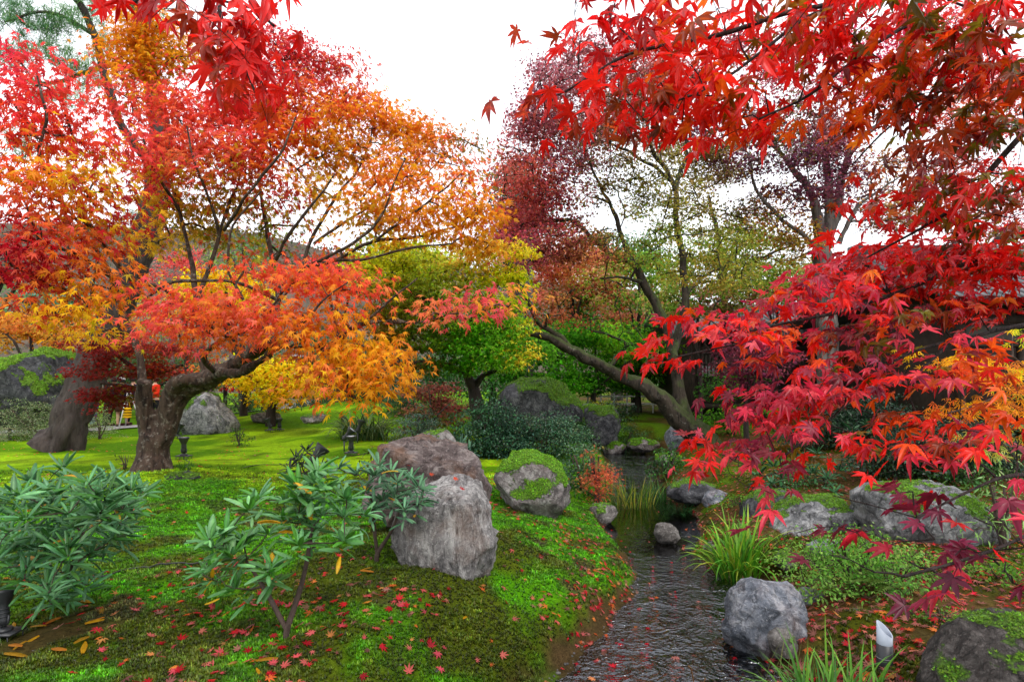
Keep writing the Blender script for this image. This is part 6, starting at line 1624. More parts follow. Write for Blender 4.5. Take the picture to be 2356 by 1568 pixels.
clump('thin dry grass stems rising from the near water edge', np.array([1.75, 3.75, gz(1.75, 3.75)]), 16, 0.5, 0.1, [(150, 150, 90), (130, 140, 70)], 0.008, (0.2, 1.0), 10, rb=0.2)
clump('mixed green weeds left of the mossy boulder shade', np.array([0.75, 8.7, gz(0.75, 8.7)]), 70, 0.4, 0.25, [(60, 110, 60), (80, 130, 70)], 0.02, (0.9, 2.2), 11, rb=0.3)
# ferns by the blue grey boulder
def fern(label, base, n, L, seed):
    rg = np.random.default_rng(seed)
    root = empty('fern', base, label, 'fern')
    for k in range(n):
        a = rg.uniform(0, 6.283)
        mb = []
        P = []
        for q in np.linspace(0, 1, 12):
            P.append((q * L * 0.9, 0, L * (0.75 * q - 0.7 * q * q)))
        P = np.array(P)
        V, Fc = [], []
        for i in range(1, 12):
            w = L * 0.17 * math.sin(math.pi * (0.12 + 0.85 * i / 12))
            for s in (-1, 1):
                n0 = len(V)
                V += [tuple(P[i] + (-0.012, 0, 0)), tuple(P[i] + (0.012, s * w * 0.5, 0.0)), tuple(P[i] + (0.03, s * w, -0.01)), tuple(P[i] + (-0.008 - 0.01, s * w * 0.5, 0))]
                Fc.append((n0, n0 + 1, n0 + 2, n0 + 3))
        V2, Q = tube(P, 0.002, 3)
        n0 = len(V)
        Vall = np.concatenate([np.array(V), V2])
        Fs = [np.array(Fc, np.int32), (Q + n0).astype(np.int32)]
        me = make_mesh('frond', Vall, Fs, GRASS, col=np.broadcast_to(lin(120, 150, 60) * 0.6, (len(Vall), 3)))
        o = link('frond', me, root)
        o.rotation_euler = (0, rg.uniform(-0.3, 0.1), a)
fern('yellow green fern behind the rounded boulder', np.array([2.75, 4.75, gz(2.75, 4.75)]), 9, 0.34, 1)
fern('small fern beside the bollard light', np.array([3.0, 4.5, gz(3.0, 4.5)]), 8, 0.3, 2)
# two dry seed stalks in the near water
root = empty('dry_stalk', (1.20, 3.72, -0.55), 'pair of bent brown dry stalks standing in the near water', 'plant')
m_dry = simple('dry_stalk_brown', lin(120, 80, 36) * 0.7, 0.7)
for dx, h, b in ((0, 0.26, -0.03), (0.05, 0.18, 0.01)):
    mb = MB()
    mb.tube(np.array([(dx, 0, 0), (dx + b * .3, 0, h * .6), (dx + b, 0, h), (dx + b * 1.6, 0, h + .01)]), np.array([.005, .004, .003, .006]), 6)
    mb.build('stalk', m_dry, root, True)

# ================================================================== garden spotlights
m_black = simple('black_lamp_metal', (0.018, 0.019, 0.022), 0.45, 0.5, 0.3, 20)
m_lens = simple('lamp_lens_glass', (0.62, 0.66, 0.70), 0.2, 0.5, 0.08, 10)
m_cable = simple('black_cable', (0.012, 0.012, 0.014), 0.5, 0.4, 0.2, 10)
def rot_to(d):
    return np.array(Vector(d).to_track_quat('Z', 'Y').to_matrix())
def spotlight(label, px, py, s=1.0, aim=(0, 0, 1), Y=None, h=0.17, plate=True, spike=False):
    g = G(px, py) if Y is None else np.array([(px - CX) / F * Y, Y, gz((px - CX) / F * Y, Y)])
    root = empty('spotlight', g, label, 'spotlight', 'black garden spotlights on the lawn')
    h *= s
    if plate:
        mb = MB()
        mb.box((0, 0, 0.05 * s), (0.20 * s, 0.14 * s, 0.012 * s))
        for x in (-0.08, -0.03, 0.03, 0.08):
            mb.tube(np.array([(x * s, -0.06 * s, 0.05 * s), (x * s, -0.06 * s, -0.04)]), 0.004 * s, 5)
            mb.tube(np.array([(x * s, 0.06 * s, 0.05 * s), (x * s, 0.06 * s, -0.04)]), 0.004 * s, 5)
        mb.lathe([(0.055 * s, 0.056 * s), (0.05 * s, 0.075 * s), (0.02 * s, 0.085 * s)], 14)
        mb.build('base_plate', m_black, root)
        z0 = 0.085 * s
    else:
        z0 = h * 0.75
        MB().tube(np.array([(0, 0, -0.1), (0, 0, z0)]), np.array([0.006, 0.014]) * s, 6).build('ground_spike', m_black, root)
    aim = np.array(aim, float)
    aim = aim / np.linalg.norm(aim)
    pv = np.array([0, 0, z0 + 0.04 * s])
    mb = MB()
    sd = nrm(np.cross(aim, [0.2, 1, 0.1])[None])[0]
    for q in (-1, 1):
        mb.tube(np.array([[0, 0, z0 - 0.005], pv + sd * q * 0.045 * s - [0, 0, 0.02 * s], pv + sd * q * 0.05 * s + aim * 0.03 * s]), 0.007 * s, 6)
    mb.build('yoke', m_black, root)
    M = rot_to(aim)
    head = MB().lathe([(0.026 * s, -0.03 * s), (0.034 * s, 0.0), (0.034 * s, 0.10 * s), (0.042 * s, 0.115 * s), (0.072 * s, 0.18 * s), (0.076 * s, 0.20 * s), (0.068 * s, 0.20 * s), (0.062 * s, 0.188 * s)], 20, M, pv).build('lamp_head', m_black, root, False)
    for q in (0.02, 0.045, 0.07):
        MB().lathe([(0.035 * s, q * s), (0.040 * s, q * s + 0.002), (0.040 * s, q * s + 0.008 * s), (0.035 * s, q * s + 0.01 * s)], 18, M, pv).build('cooling_fin', m_black, head)
    MB().lathe([(0.061 * s, 0.186 * s), (0.061 * s, 0.192 * s), (0.04 * s, 0.196 * s), (0.003 * s, 0.197 * s)], 18, M, pv).build('lens', m_lens, root)
    return root
spotlight('spotlight standing upright right of the forked trunk', 423, 1056, 1.35)
spotlight('spotlight tipped sideways behind the forked trunk', 408, 1008, 1.25, (0.35, 0.2, 0.9))
spotlight('spotlight on the far lawn leaning left under the golden maple', 622, 994, 1.3, (-0.35, -0.1, 0.9))
spotlight('spotlight standing upright on the far lawn under the golden maple', 643, 992, 1.2)
spotlight('spotlight with pale lens upright beside the wide boulder', 808, 1048, 1.25, (0, -0.06, 1))
spotlight('spotlight bent over left behind the pale lens one', 792, 1038, 1.3, (0.62, 0.1, 0.75), plate=False, h=0.22)
spotlight('spotlight on a spike in front of the yellow shrub', 823, 1018, 1.35, (0.3, 0.2, 0.9), plate=False, h=0.24)
spotlight('spotlight on a spike at the left of the yellow shrub', 789, 1000, 1.25, (0, 0.1, 1), plate=False, h=0.22)
spotlight('spotlight tilted right above the small dark rhododendron', 712, 1068, 1.5, (0.55, 0.3, 0.7), plate=False, h=0.26, Y=8.2)
spotlight('upper of two spotlights on the far mound', 699, 938, 1.5, (0.4, 0, 0.9), plate=False, h=0.45)
spotlight('lower of two spotlights on the far mound', 694, 945, 1.5, (0.2, 0.2, 0.9), plate=False, h=0.25)
spotlight('spotlight on square plate cut by the left picture edge', 8, 1372, 0.9, (-0.2, 0.2, 0.9), Y=3.5)

def cable(label, pts, r=0.007):
    P = np.array([G(*p) for p in pts])
    c = catmull(P, 0.06)
    c[:, 2] = zfun(c[:, 0], c[:, 1]) + r * 1.3 + 0.012 * np.abs(np.sin(np.arange(len(c)) * 0.21))
    V, Q = tube(c, r, 6)
    o = link('power_cable', make_mesh('power_cable', V - c[0], Q.astype(np.int32), m_cable, smooth=True), loc=c[0])
    tag(o, label, 'cable')
cable('black cable crossing the moss left of the centre rhododendron', [(60, 1355), (150, 1338), (240, 1330), (300, 1312), (360, 1303), (420, 1300), (480, 1302)])
cable('thin black cable along the bright lawn to the pale lens spotlight', [(560, 1078), (640, 1070), (720, 1068), (780, 1056), (805, 1050), (850, 1042)])
cable('cable looping from the upright spotlight by the forked trunk', [(423, 1056), (436, 1066), (424, 1074), (438, 1082)], 0.006)

# bollard light on the right bank
root = empty('bollard_light', np.array([2.41, 3.68, gz(2.41, 3.68)]), 'short black bollard light with slanted white diffuser on the right bank', 'lamp')
z = np.array([2.41, 3.68, gz(2.41, 3.68)])
R0 = 0.047
MB().lathe([(R0, -0.1), (R0, 0.16)], 24).build('body', m_black, root, False)
MB().lathe([(R0 + .002, 0.07), (R0 + .002, 0.074)], 24).build('ring', simple('grey_ring', (0.2, 0.2, 0.21), 0.4), root)
m_diff = simple('white_diffuser', (0.36, 0.40, 0.47), 0.4, 0.4, 0.06, 8)
a = np.arange(24) / 24 * 2 * math.pi
lo = np.stack([0.045 * np.cos(a), 0.045 * np.sin(a), np.full(24, 0.157)], 1)
hi = np.stack([0.045 * np.cos(a), 0.045 * np.sin(a), 0.255 - 0.03 * np.cos(a) + 0.03 * np.sin(a)], 1)
hi2 = hi * np.array([0.86, 0.86, 1]) - np.array([0, 0, 0.004])
Vd = np.concatenate([lo, hi, hi2, lo * np.array([.86, .86, 1])])
Fd = []
for i in range(24):
    j = (i + 1) % 24
    for k in range(3):
        Fd.append((k * 24 + i, k * 24 + j, (k + 1) * 24 + j, (k + 1) * 24 + i))
link('diffuser', make_mesh('diffuser', Vd, Fd, m_diff), root)
MB().tube(np.array([(0.056, 0.01, -0.1), (0.056, 0.01, 0.20)]), 0.007, 8).build('stake', simple('wood_stake', lin(130, 96, 60) * .6, .8), root)
MB().tube(catmull(np.array([(0.05, 0.0, 0.1), (0.095, 0, 0.06), (0.07, 0.02, 0.0), (0.1, .05, -0.03)]), .01), 0.004, 6).build('lead', m_cable, root, True)

# ================================================================== stone pagodas, fence, seats in the distance
m_stone = rock_mat('cut_stone', (0.08, 0.078, 0.072), (0.22, 0.215, 0.20), (0.40, 0.39, 0.37), scale=2.5)
def pagoda(label, px, pyb, Y, tiers, w, h):
    X = (px - CX) / F * Y
    g = np.array([X, Y, CH - (pyb - HY) / F * Y])
    root = empty('stone_pagoda', g, label, 'pagoda')
    MB().box((0, 0, h * 0.02 - 0.4), (w * 1.1, w * 1.1, h * 0.1 + 0.8)).build('plinth', m_stone, root)
    z = h * 0.07
    for k in range(tiers):
        s = w * (1 - 0.07 * k)
        th = h * 0.8 / tiers
        MB().box((0, 0, z + th * 0.3), (s * 0.55, s * 0.55, th * 0.62)).build('body', m_stone, root)
        mb = MB()
        zz = z + th * 0.6
        V = [(-s / 2, -s / 2, zz + .03), (s / 2, -s / 2, zz + .03), (s / 2, s / 2, zz + .03), (-s / 2, s / 2, zz + .03), (-s / 2, -s / 2, zz + th * .2), (s / 2, -s / 2, zz + th * .2), (s / 2, s / 2, zz + th * .2), (-s / 2, s / 2, zz + th * .2),
             (-s * .28, -s * .28, zz + th * .42), (s * .28, -s * .28, zz + th * .42), (s * .28, s * .28, zz + th * .42), (-s * .28, s * .28, zz + th * .42)]
        mb.add(V, [(0, 3, 2, 1), (0, 1, 5, 4), (1, 2, 6, 5), (2, 3, 7, 6), (3, 0, 4, 7), (4, 5, 9, 8), (5, 6, 10, 9), (6, 7, 11, 10), (7, 4, 8, 11), (8, 9, 10, 11)])
        mb.build('roof_tier', m_stone, root)
        z += th
    MB().lathe([(w * .06, z), (w * .08, z + h * .03), (w * .04, z + h * .06), (w * .06, z + h * .09), (0.01, z + h * .14)], 10).build('finial', m_stone, root)
pagoda('tiered stone pagoda among the golden maple branches', 678, 925, 24, 5, 1.3, 2.3)
pagoda('slender tiered stone pagoda in the green shade', 1279, 900, 24, 7, 0.7, 2.6)

m_bamboo = simple('bamboo_rail', lin(190, 180, 140) * 0.75, 0.5, 0.3, 0.2, 6)
root = empty('bamboo_fence', (-15.0, 15.3, gz(-15, 15.3)), 'low bamboo rail fence along the path at far left', 'fence')
for x in (-2.6, -1.2, 0.2, 1.5):
    MB().tube(np.array([(x, 0, -0.2), (x, 0, 0.32)]), 0.035, 8).build('post', BARK_DARK, root, True)
for zz in (0.12, 0.28):
    MB().tube(np.array([(-5, 0, zz), (2.0, 0.06, zz + .02)]), 0.028, 8).build('rail', m_bamboo, root, True)
m_white = simple('white_paint', (0.62, 0.62, 0.60), 0.6, 0.3, 0.1)
root = empty('garden_fence', (5.2, 24.0, gz(5.2, 24) + 0.05), 'low whitish rail fence far behind the stream', 'fence')
for k in range(9):
    MB().box((-2.0 + k * 0.55, 0, 0.3), (0.06, 0.06, 0.9)).build('post', m_white, root)
for zz in (0.3, 0.62):
    MB().box((0.2, 0, zz), (4.6, 0.04, 0.07)).build('rail', m_white, root)

# small roofed pavilion far behind the golden maple
m_thatch = simple('thatch', lin(120, 110, 84) * 0.6, 0.95, 0.05, 0.3, 12, 0.6)
m_wood = simple('dark_timber', (0.035, 0.024, 0.018), 0.75, 0.2, 0.35, 6, 0.2)
def pavilion(label, px, py_eave, Y, w, h):
    X = (px - CX) / F * Y
    zb = gz(X, Y)
    ze = CH - (py_eave - HY) / F * Y
    root = empty('garden_pavilion', (X, Y, zb), label, 'pavilion')
    e = ze - zb
    for sx_ in (-1, 1):
        for sy_ in (-1, 1):
            MB().box((sx_ * w * .38, sy_ * w * .3, e / 2), (0.14, 0.14, e)).build('post', m_wood, root)
    mb = MB()
    V = [(-w / 2, -w * .42, e), (w / 2, -w * .42, e), (w / 2, w * .42, e), (-w / 2, w * .42, e), (-w / 2, -w * .42, e + .12), (w / 2, -w * .42, e + .12), (w / 2, w * .42, e + .12), (-w / 2, w * .42, e + .12), (-w * .25, 0, e + h), (w * .25, 0, e + h)]
    mb.add(V, [(0, 3, 2, 1), (0, 1, 5, 4), (1, 2, 6, 5), (2, 3, 7, 6), (3, 0, 4, 7), (4, 5, 9, 8), (6, 7, 8, 9), (5, 6, 9), (7, 4, 8)])
    mb.build('roof', m_thatch, root)
pavilion('small roofed garden pavilion behind the big maple limb', 545, 873, 27, 2.4, 0.5)
pavilion('thatched garden shelter behind the stone pagoda', 745, 835, 30, 4.0, 1.3)

# ================================================================== timber houses at the right
m_tile = simple('grey_roof_tile', (0.105, 0.11, 0.118), 0.5, 0.4, 0.25, 5, 0.1)
m_shoji = simple('paper_screen', (0.55, 0.58, 0.60), 0.7, 0.2, 0.06, 3)
m_plaster = simple('smoky_plaster', (0.10, 0.09, 0.078), 0.9, 0.1, 0.12, 3)
def house(label, x0, x1, y0, dpt, z_e, rise, bays, screens, over=0.9, z_base=0.5):
    zb = min(gz(x0, y0), gz(x1, y0))
    root = empty('timber_house', ((x0 + x1) / 2, y0, zb), label, 'house')
    w = x1 - x0
    he = z_e - zb
    MB().box((0, dpt / 2 + .06, he / 2), (w - .1, dpt, he)).build('wall', m_wood, root)
    n = bays
    for k in range(n + 1):
        MB().box((-w / 2 + w * k / n, 0, he / 2), (0.16, 0.14, he)).build('post', m_wood, root)
    MB().box((0, -0.45, z_base), (w, 1.0, 0.12)).build('veranda', m_wood, root)
    MB().box((0, -0.02, he - 0.35), (w, 0.14, 0.2)).build('beam', m_wood, root)
    MB().box((0, 0.03, he - 0.7), (w - .02, 0.06, 0.5)).build('plaster_band', m_plaster, root)
    for k in range(n):
        if k not in screens:
            continue
        cx_ = -w / 2 + w * (k + 0.5) / n
        ww = w / n - 0.2
        z0_, z1_ = screens[k]
        o = link('window', MB().box((cx_, 0.035, (z0_ + z1_) / 2), (ww, 0.05, z1_ - z0_)).mesh('window', m_shoji), root)
        for q in range(7):
            MB().box((cx_ - ww / 2 + ww * q / 6, 0.0, (z0_ + z1_) / 2), (0.035, 0.03, z1_ - z0_)).build('lattice_bar', m_wood, o)
        for q in (0.0, 0.5, 1.0):
            MB().box((cx_, -0.018, z0_ + (z1_ - z0_) * q), (ww, 0.03, 0.04)).build('lattice_bar', m_wood, o)
    # tiled roof: sloping slabs with raised tile rows
    sl = math.hypot(dpt / 2 + over, rise)
    ang = math.atan2(rise, dpt / 2 + over)
    for sgn in (1, -1):
        M = np.array(Matrix.Rotation(ang * sgn, 3, 'X'))
        c = np.array([0, dpt / 2 - sgn * (dpt / 2 + over) / 2, he + rise / 2 + 0.02])
        slab = MB().box(c, (w + 2 * over, sl, 0.10), M=M).build('roof_slope', m_tile, root)
        if sgn == 1:
            nt_ = int((w + 2 * over) / 0.28)
            rowm = None
            for q in range(nt_):
                xx = -(w + 2 * over) / 2 + 0.14 + q * 0.28
                if rowm is None:
                    a_ = np.array([[0, -sl / 2, 0.05], [0, sl / 2, 0.05]]) @ M.T
                    rowm = MB().tube(a_, 0.06, 8).mesh('tile_row', m_tile)
                link('tile_row', rowm, slab, (xx, c[1], c[2]))
    MB().box((0, dpt / 2, he + rise + 0.12), (w + 2 * over, 0.35, 0.35)).build('roof_ridge', m_tile, root)
    return root
house('dark timber house with lattice paper windows behind the leaning maple', 6.4, 11.2, 20.0, 5.0, 3.0, 1.2, 5, {1: (1.5, 2.3), 2: (1.5, 2.3), 4: (1.45, 2.2), 0: (1.5, 2.3)})
house('dark timber house with grey tiled roof at the right edge', 10.4, 19.0, 13.2, 5.5, 3.3, 1.7, 6, {1: (1.0, 2.2), 3: (1.0, 2.2)})

# ================================================================== visitors on the path
def cloth(name, c, rough=0.85):
    return simple(name, np.array(c), rough, 0.2, 0.18, 9, 0.15)
m_skin = simple('skin', lin(214, 166, 140) * 0.8, 0.6, 0.3, 0.06, 6)
m_hair = simple('dark_hair', (0.015, 0.012, 0.011), 0.5, 0.4, 0.3, 40)
def skin_obj(name, pts, edges, rad, mat, root, sub=2):
    me = bpy.data.meshes.new(name)
    me.from_pydata([tuple(p) for p in pts], edges, [])
    o = link(name, me, root)
    md = o.modifiers.new('skin', 'SKIN')
    md.use_smooth_shade = True
    sk = me.skin_vertices[0].data
    for k, r in enumerate(rad):
        sk[k].radius = (r, r) if not isinstance(r, tuple) else r
        sk[k].use_root = k == 0
    s = o.modifiers.new('sub', 'SUBSURF')
    s.levels = s.render_levels = sub
    me.materials.append(mat)
    return o
def person(label, px, Y, height, face, top, bottom, legs='trousers', hat=None, lean=0.0, arm=0.2, stride=0.08):
    X = (px - CX) / F * Y
    g = np.array([X, Y, gz(X, Y) + 0.03])
    root = empty('person', g, label, 'person')
    root.rotation_euler = (0, 0, face)
    s = height / 1.7
    hp = [(0, 0, 0.92), (0.0, 0, 1.08), (0, lean * .4, 1.26), (0, lean * .7, 1.40), (0, lean, 1.48), (0, lean, 1.53), (0, lean, 1.60), (0, lean, 1.68)]
    pts = [np.array(p) for p in hp]
    ed = [(0, 1), (1, 2), (2, 3), (3, 4), (4, 5), (5, 6), (6, 7)]
    rad = [(0.15, 0.11), (0.13, 0.10), (0.16, 0.115), (0.12, 0.09), 0.052, 0.06, (0.082, 0.098), (0.062, 0.075)]
    def chain(start, rows):
        k = start
        for p, r in rows:
            pts.append(np.array(p)); rad.append(r); ed.append((k, len(pts) - 1)); k = len(pts) - 1
    for q in (-1, 1):
        chain(3, [((q * 0.17, lean * .7, 1.39), 0.062), ((q * 0.22, lean * .6 + 0.02, 1.13), 0.046), ((q * 0.20, lean * .6 + arm, 0.95 + arm * .8), 0.034), ((q * 0.19, lean * .6 + arm + .06, 0.90 + arm * .9), 0.026), ((q * 0.19, lean * .6 + arm + .10, 0.85 + arm), 0.014)])
        chain(0, [((q * 0.10, 0, 0.82), 0.095), ((q * 0.105, q * stride, 0.47), 0.062), ((q * 0.11, q * stride * 1.4 - 0.02, 0.10), 0.042), ((q * 0.115, q * stride * 1.4 + 0.03, 0.035), 0.038), ((q * 0.12, q * stride * 1.4 + 0.15, 0.03), 0.028)])
    body = skin_obj('body', [p * s for p in pts], ed, [tuple(np.array(r) * s) if isinstance(r, tuple) else r * s for r in rad], m_skin, root)
    # jacket: torso and sleeves a little outside the body
    tp = [(0, 0, 0.88), (0, 0, 1.08), (0, lean * .4, 1.26), (0, lean * .7, 1.41), (0, lean * .9, 1.46)]
    tr = [(0.18, 0.14), (0.165, 0.13), (0.185, 0.14), (0.145, 0.11), (0.07, 0.07)]
    te = [(0, 1), (1, 2), (2, 3), (3, 4)]
    for q in (-1, 1):
        k = 3
        for p, r in (((q * 0.18, lean * .7, 1.39), 0.08), ((q * 0.225, lean * .6 + 0.02, 1.13), 0.064), ((q * 0.205, lean * .6 + arm * .95, 0.96 + arm * .75), 0.05)):
            tp.append(p); tr.append(r); te.append((k, len(tp) - 1)); k = len(tp) - 1
    skin_obj('jacket', [np.array(p) * s for p in tp], te, [tuple(np.array(r) * s) if isinstance(r, tuple) else r * s for r in tr], top, root)
    if legs == 'trousers':
        lp, lr, le = [(0, 0, 0.93)], [(0.165, 0.125)], []
        for q in (-1, 1):
            k = 0
            for p, r in (((q * 0.10, 0, 0.80), 0.108), ((q * 0.107, q * stride, 0.47), 0.078), ((q * 0.112, q * stride * 1.4 - 0.02, 0.09), 0.064)):
                lp.append(p); lr.append(r); le.append((k, len(lp) - 1)); k = len(lp) - 1
        skin_obj('trousers', [np.array(p) * s for p in lp], le, [tuple(np.array(r) * s) if isinstance(r, tuple) else r * s for r in lr], bottom, root)
    else:
        MB().lathe([(0.15 * s, 0.98 * s), (0.18 * s, 0.85 * s), (0.23 * s, 0.52 * s), (0.22 * s, 0.52 * s)], 18).build('skirt', bottom, root, True)
    for q in (-1, 1):
        mb = MB()
        mb.box(np.array((q * 0.12, q * stride * 1.4 + 0.06, 0.045)) * s, np.array((0.095, 0.26, 0.09)) * s)
        o = mb.build('shoe', m_shoe, root, True)
        b = o.modifiers.new('round', 'BEVEL'); b.width = 0.03 * s; b.segments = 3
    # hair cap round the back and top of the head, with face features
    c = np.array((0, lean, 1.625)) * s
    M = np.eye(3)
    hair = MB().lathe([(0.085 * s, -0.075 * s), (0.098 * s, -0.02 * s), (0.097 * s, 0.035 * s), (0.075 * s, 0.082 * s), (0.03 * s, 0.102 * s), (0.004, 0.105 * s)], 18, M, c + np.array((0, -0.018 * s, 0))).build('hair', m_hair, root, True)
    f = MB()
    for q in (-1, 1):
        f.lathe([(0.010 * s, 0), (0.008 * s, 0.006), (0.001, 0.008)], 8, rot_to((0, 1, 0)), c + np.array((q * 0.032, 0.09, -0.005)) * s)
    f.build('eyes', m_hair, root)
    MB().lathe([(0.016 * s, 0), (0.009 * s, 0.02 * s), (0.002, 0.024 * s)], 8, rot_to((0, 1, -0.3)), c + np.array((0, 0.088, -0.03)) * s).build('nose', m_skin, root, True)
    if hat is not None:
        h = MB().lathe([(0.103 * s, 0.02 * s), (0.106 * s, 0.05 * s), (0.09 * s, 0.10 * s), (0.04 * s, 0.125 * s), (0.003, 0.128 * s)], 18, M, c).build('cap', hat, root, True)
        MB().box(c + np.array((0, 0.13, 0.03)) * s, np.array((0.15, 0.10, 0.012)) * s).build('peak', hat, h)
    return root
m_shoe = cloth('dark_red_shoe', (0.05, 0.012, 0.014))
navy, blk, red_, jean, tan, white_ = cloth('navy_jacket', (0.012, 0.014, 0.03)), cloth('black_cloth', (0.012, 0.012, 0.013)), cloth('orange_red_jacket', lin(230, 50, 20) * 0.8), cloth('blue_denim', (0.07, 0.12, 0.22)), cloth('brown_skirt', lin(120, 84, 60) * .5), cloth('white_cap', (0.7, 0.7, 0.7))
person('person in dark jacket and short skirt with white cap on the path', 281, 19.3, 1.62, 0.4, navy, tan, 'skirt', white_)
person('person in black clothes standing beside the one with a white cap', 263, 19.9, 1.68, -0.5, blk, blk)
person('person in blue jeans half hidden by the pale shrub', 214, 19.4, 1.68, 1.2, cloth('grey_jacket', (0.12, 0.12, 0.13)), jean)
person('person in orange red jacket seen between the trunk forks', 357, 19.6, 1.60, 2.6, red_, blk)
person('person in dark clothes just left of the forked trunk', 307, 20.2, 1.70, 0.0, navy, blk)
root = empty('camera_tripod', ((296 - CX) / F * 19.0, 19.0, gz((296 - CX) / F * 19.0, 19.0)), 'pale camera tripod standing among the visitors', 'tripod')
for a in (0.3, 2.4, 4.5):
    MB().tube(np.array([(0.05 * math.cos(a), 0.05 * math.sin(a), 1.15), (0.38 * math.cos(a), 0.38 * math.sin(a), 0.0)]), 0.018, 6).build('leg', m_white, root)
MB().lathe([(0.04, 1.1), (0.05, 1.16), (0.02, 1.2), (0.02, 1.35)], 10).build('head', m_black, root)
MB().box((0, 0, 1.41), (0.14, 0.1, 0.1)).build('camera_body', m_black, root)
root = empty('shoulder_bag', ((292 - CX) / F * 19.1, 19.1, gz((292 - CX) / F * 19.1, 19.1)), 'yellow quilted bag at the knees of the skirted person', 'bag')
m_yel = cloth('yellow_quilting', lin(240, 190, 20) * .8)
for q in range(4):
    MB().lathe([(0.02, 0.30 + 0.09 * q), (0.13, 0.32 + 0.09 * q), (0.14, 0.345 + 0.09 * q), (0.13, 0.37 + 0.09 * q), (0.02, 0.389 + 0.09 * q)], 14).build('quilted_band', m_yel, root, True)
MB().tube(catmull(np.array([(-.11, 0, .66), (-.06, 0, .85), (.06, 0, .85), (.11, 0, .66)]), .03), 0.012, 6).build('strap', m_yel, root, True)

# ================================================================== moss cushions (fine relief of the near ground)
rg = np.random.default_rng(88)
def in_view(x, y, z, pad=60):
    px = CX + F * x / y
    py = HY - F * (z - CH) / y
    return (px > -pad) & (px < 2356 + pad) & (py > 0) & (py < 1568 + pad)
def scatter(n, x0, x1, y0, y1, bias=1.0):
    y = y0 + (y1 - y0) * rg.random(n) ** bias
    x = rg.uniform(-1, 1, n) * (y * 0.95 + 0.4)
    return x, y
x, y = scatter(440000, 0, 0, 2.5, 10.5, 1.4)
z, d, right = zfun(x, y, True)
gc = ground_col(x, y, d, right)
green = gc[:, 1] / (gc.sum(1) + 1e-6)
dens = 0.5 + 0.5 * vnoise(xyz(x * 3, y * 3, 44))
keep = in_view(x, y, z) & (d > 0.07) & (rg.random(len(x)) < sstep(10.3, 8.0, y)) & (green > 0.44) & (rg.random(len(x)) < np.clip(dens * 1.2 + 0.15, 0, 1) * np.where(right > 0.5, 0.55, 0.9))
x, y, z, gc = x[keep], y[keep], z[keep], gc[keep]
n = len(x)
if n > 105000:
    q = rg.permutation(n)[:105000]; x, y, z, gc = x[q], y[q], z[q], gc[q]; n = 105000
cush = np.clip(0.62 + 0.75 * fbm(xyz(x * 7, y * 7, 9), 3), 0.25, 1.5)
s = rg.uniform(0.008, 0.019, n) * (0.75 + 0.4 * cush) * np.interp(y, [2.5, 5, 9, 14], [1.0, 1.15, 1.5, 2.0])
nb_ = 4
a = rg.uniform(0, 6.283, (n, 1)) + np.arange(nb_)[None] * (2 * math.pi / nb_)
dirs = np.stack([np.cos(a), np.sin(a), np.zeros_like(a)], 2)
side = np.stack([-np.sin(a), np.cos(a), np.zeros_like(a)], 2)
c = np.stack([x, y, z], 1)[:, None, :]
tip = c + dirs * (s[:, None, None] * rg.uniform(0.5, 1.0, (n, nb_, 1))) + np.array([0, 0, 1.0]) * (s[:, None, None] * rg.uniform(0.5, 1.3, (n, nb_, 1)))
b0 = c - side * s[:, None, None] * 0.42 - np.array([0, 0, 0.003])
b1 = c + side * s[:, None, None] * 0.42 - np.array([0, 0, 0.003])
V = np.stack([b0, b1, tip], 2).reshape(-1, 3)
Fm = np.arange(len(V), dtype=np.int32).reshape(-1, 3)
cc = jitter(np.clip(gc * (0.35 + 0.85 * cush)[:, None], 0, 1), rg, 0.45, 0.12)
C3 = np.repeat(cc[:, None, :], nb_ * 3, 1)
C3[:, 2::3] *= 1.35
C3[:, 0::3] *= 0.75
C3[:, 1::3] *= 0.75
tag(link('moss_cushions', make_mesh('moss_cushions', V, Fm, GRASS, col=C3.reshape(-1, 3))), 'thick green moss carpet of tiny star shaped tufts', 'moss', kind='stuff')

# ================================================================== fallen leaves
def normal_at(x, y):
    e = 0.03
    return nrm(np.stack([-(zfun(x + e, y) - zfun(x - e, y)) / (2 * e), -(zfun(x, y + e) - zfun(x, y - e)) / (2 * e), np.ones_like(x)], 1))
FC = {'red': [(200, 30, 44), (214, 44, 60), (180, 24, 40)], 'pink': [(228, 100, 100), (220, 84, 96), (236, 120, 110)], 'orange': [(236, 130, 60), (230, 110, 50), (226, 150, 90)], 'brown': [(160, 104, 92), (180, 116, 104), (130, 80, 74)]}
CN = list(FC)
def fallen(n, y0, y1, prob, bias=1.3, water_ok=False):
    x, y = scatter(n, 0, 0, y0, y1, bias)
    z, d, right = zfun(x, y, True)
    k = in_view(x, y, z, 20) & (rg.random(n) < prob(x, y, d, right))
    x, y, z, d, right = x[k], y[k], z[k], d[k], right[k]
    on_water = d < -0.02
    z = np.where(on_water, WATER_Z + 0.004, z + 0.012)
    return x, y, z, d, right, on_water
def pr(x, y, d, right):
    p = 0.03 + 0.5 * sstep(0.0, 0.6, fbm(xyz(x * 1.3, y * 1.3, 61), 3))
    p = np.where(right < .5, p * (0.45 + 0.9 * bump2(x, y, 0.3, 5.8, 1.4, 2.4)) * np.where(y > 8.3, 0.8, 1), p)
    p = np.where(right > .5, 0.95, p)
    p = np.where((d < 0.35) & (d > 0), p * 1.9, p)
    p = np.where(d < 0, 0.02 + 0.12 * (d > -0.16) + 0.22 * bump2(x, y, 1.9, 5.3, 0.5, 0.35) * (vnoise(xyz(x * 5, y * 5, 2)) > 0), p)
    return p
x, y, z, d, right, onw = fallen(34000, 2.6, 15.0, pr, 1.35)
n = len(x)
S = rg.uniform(0.028, 0.056, n)
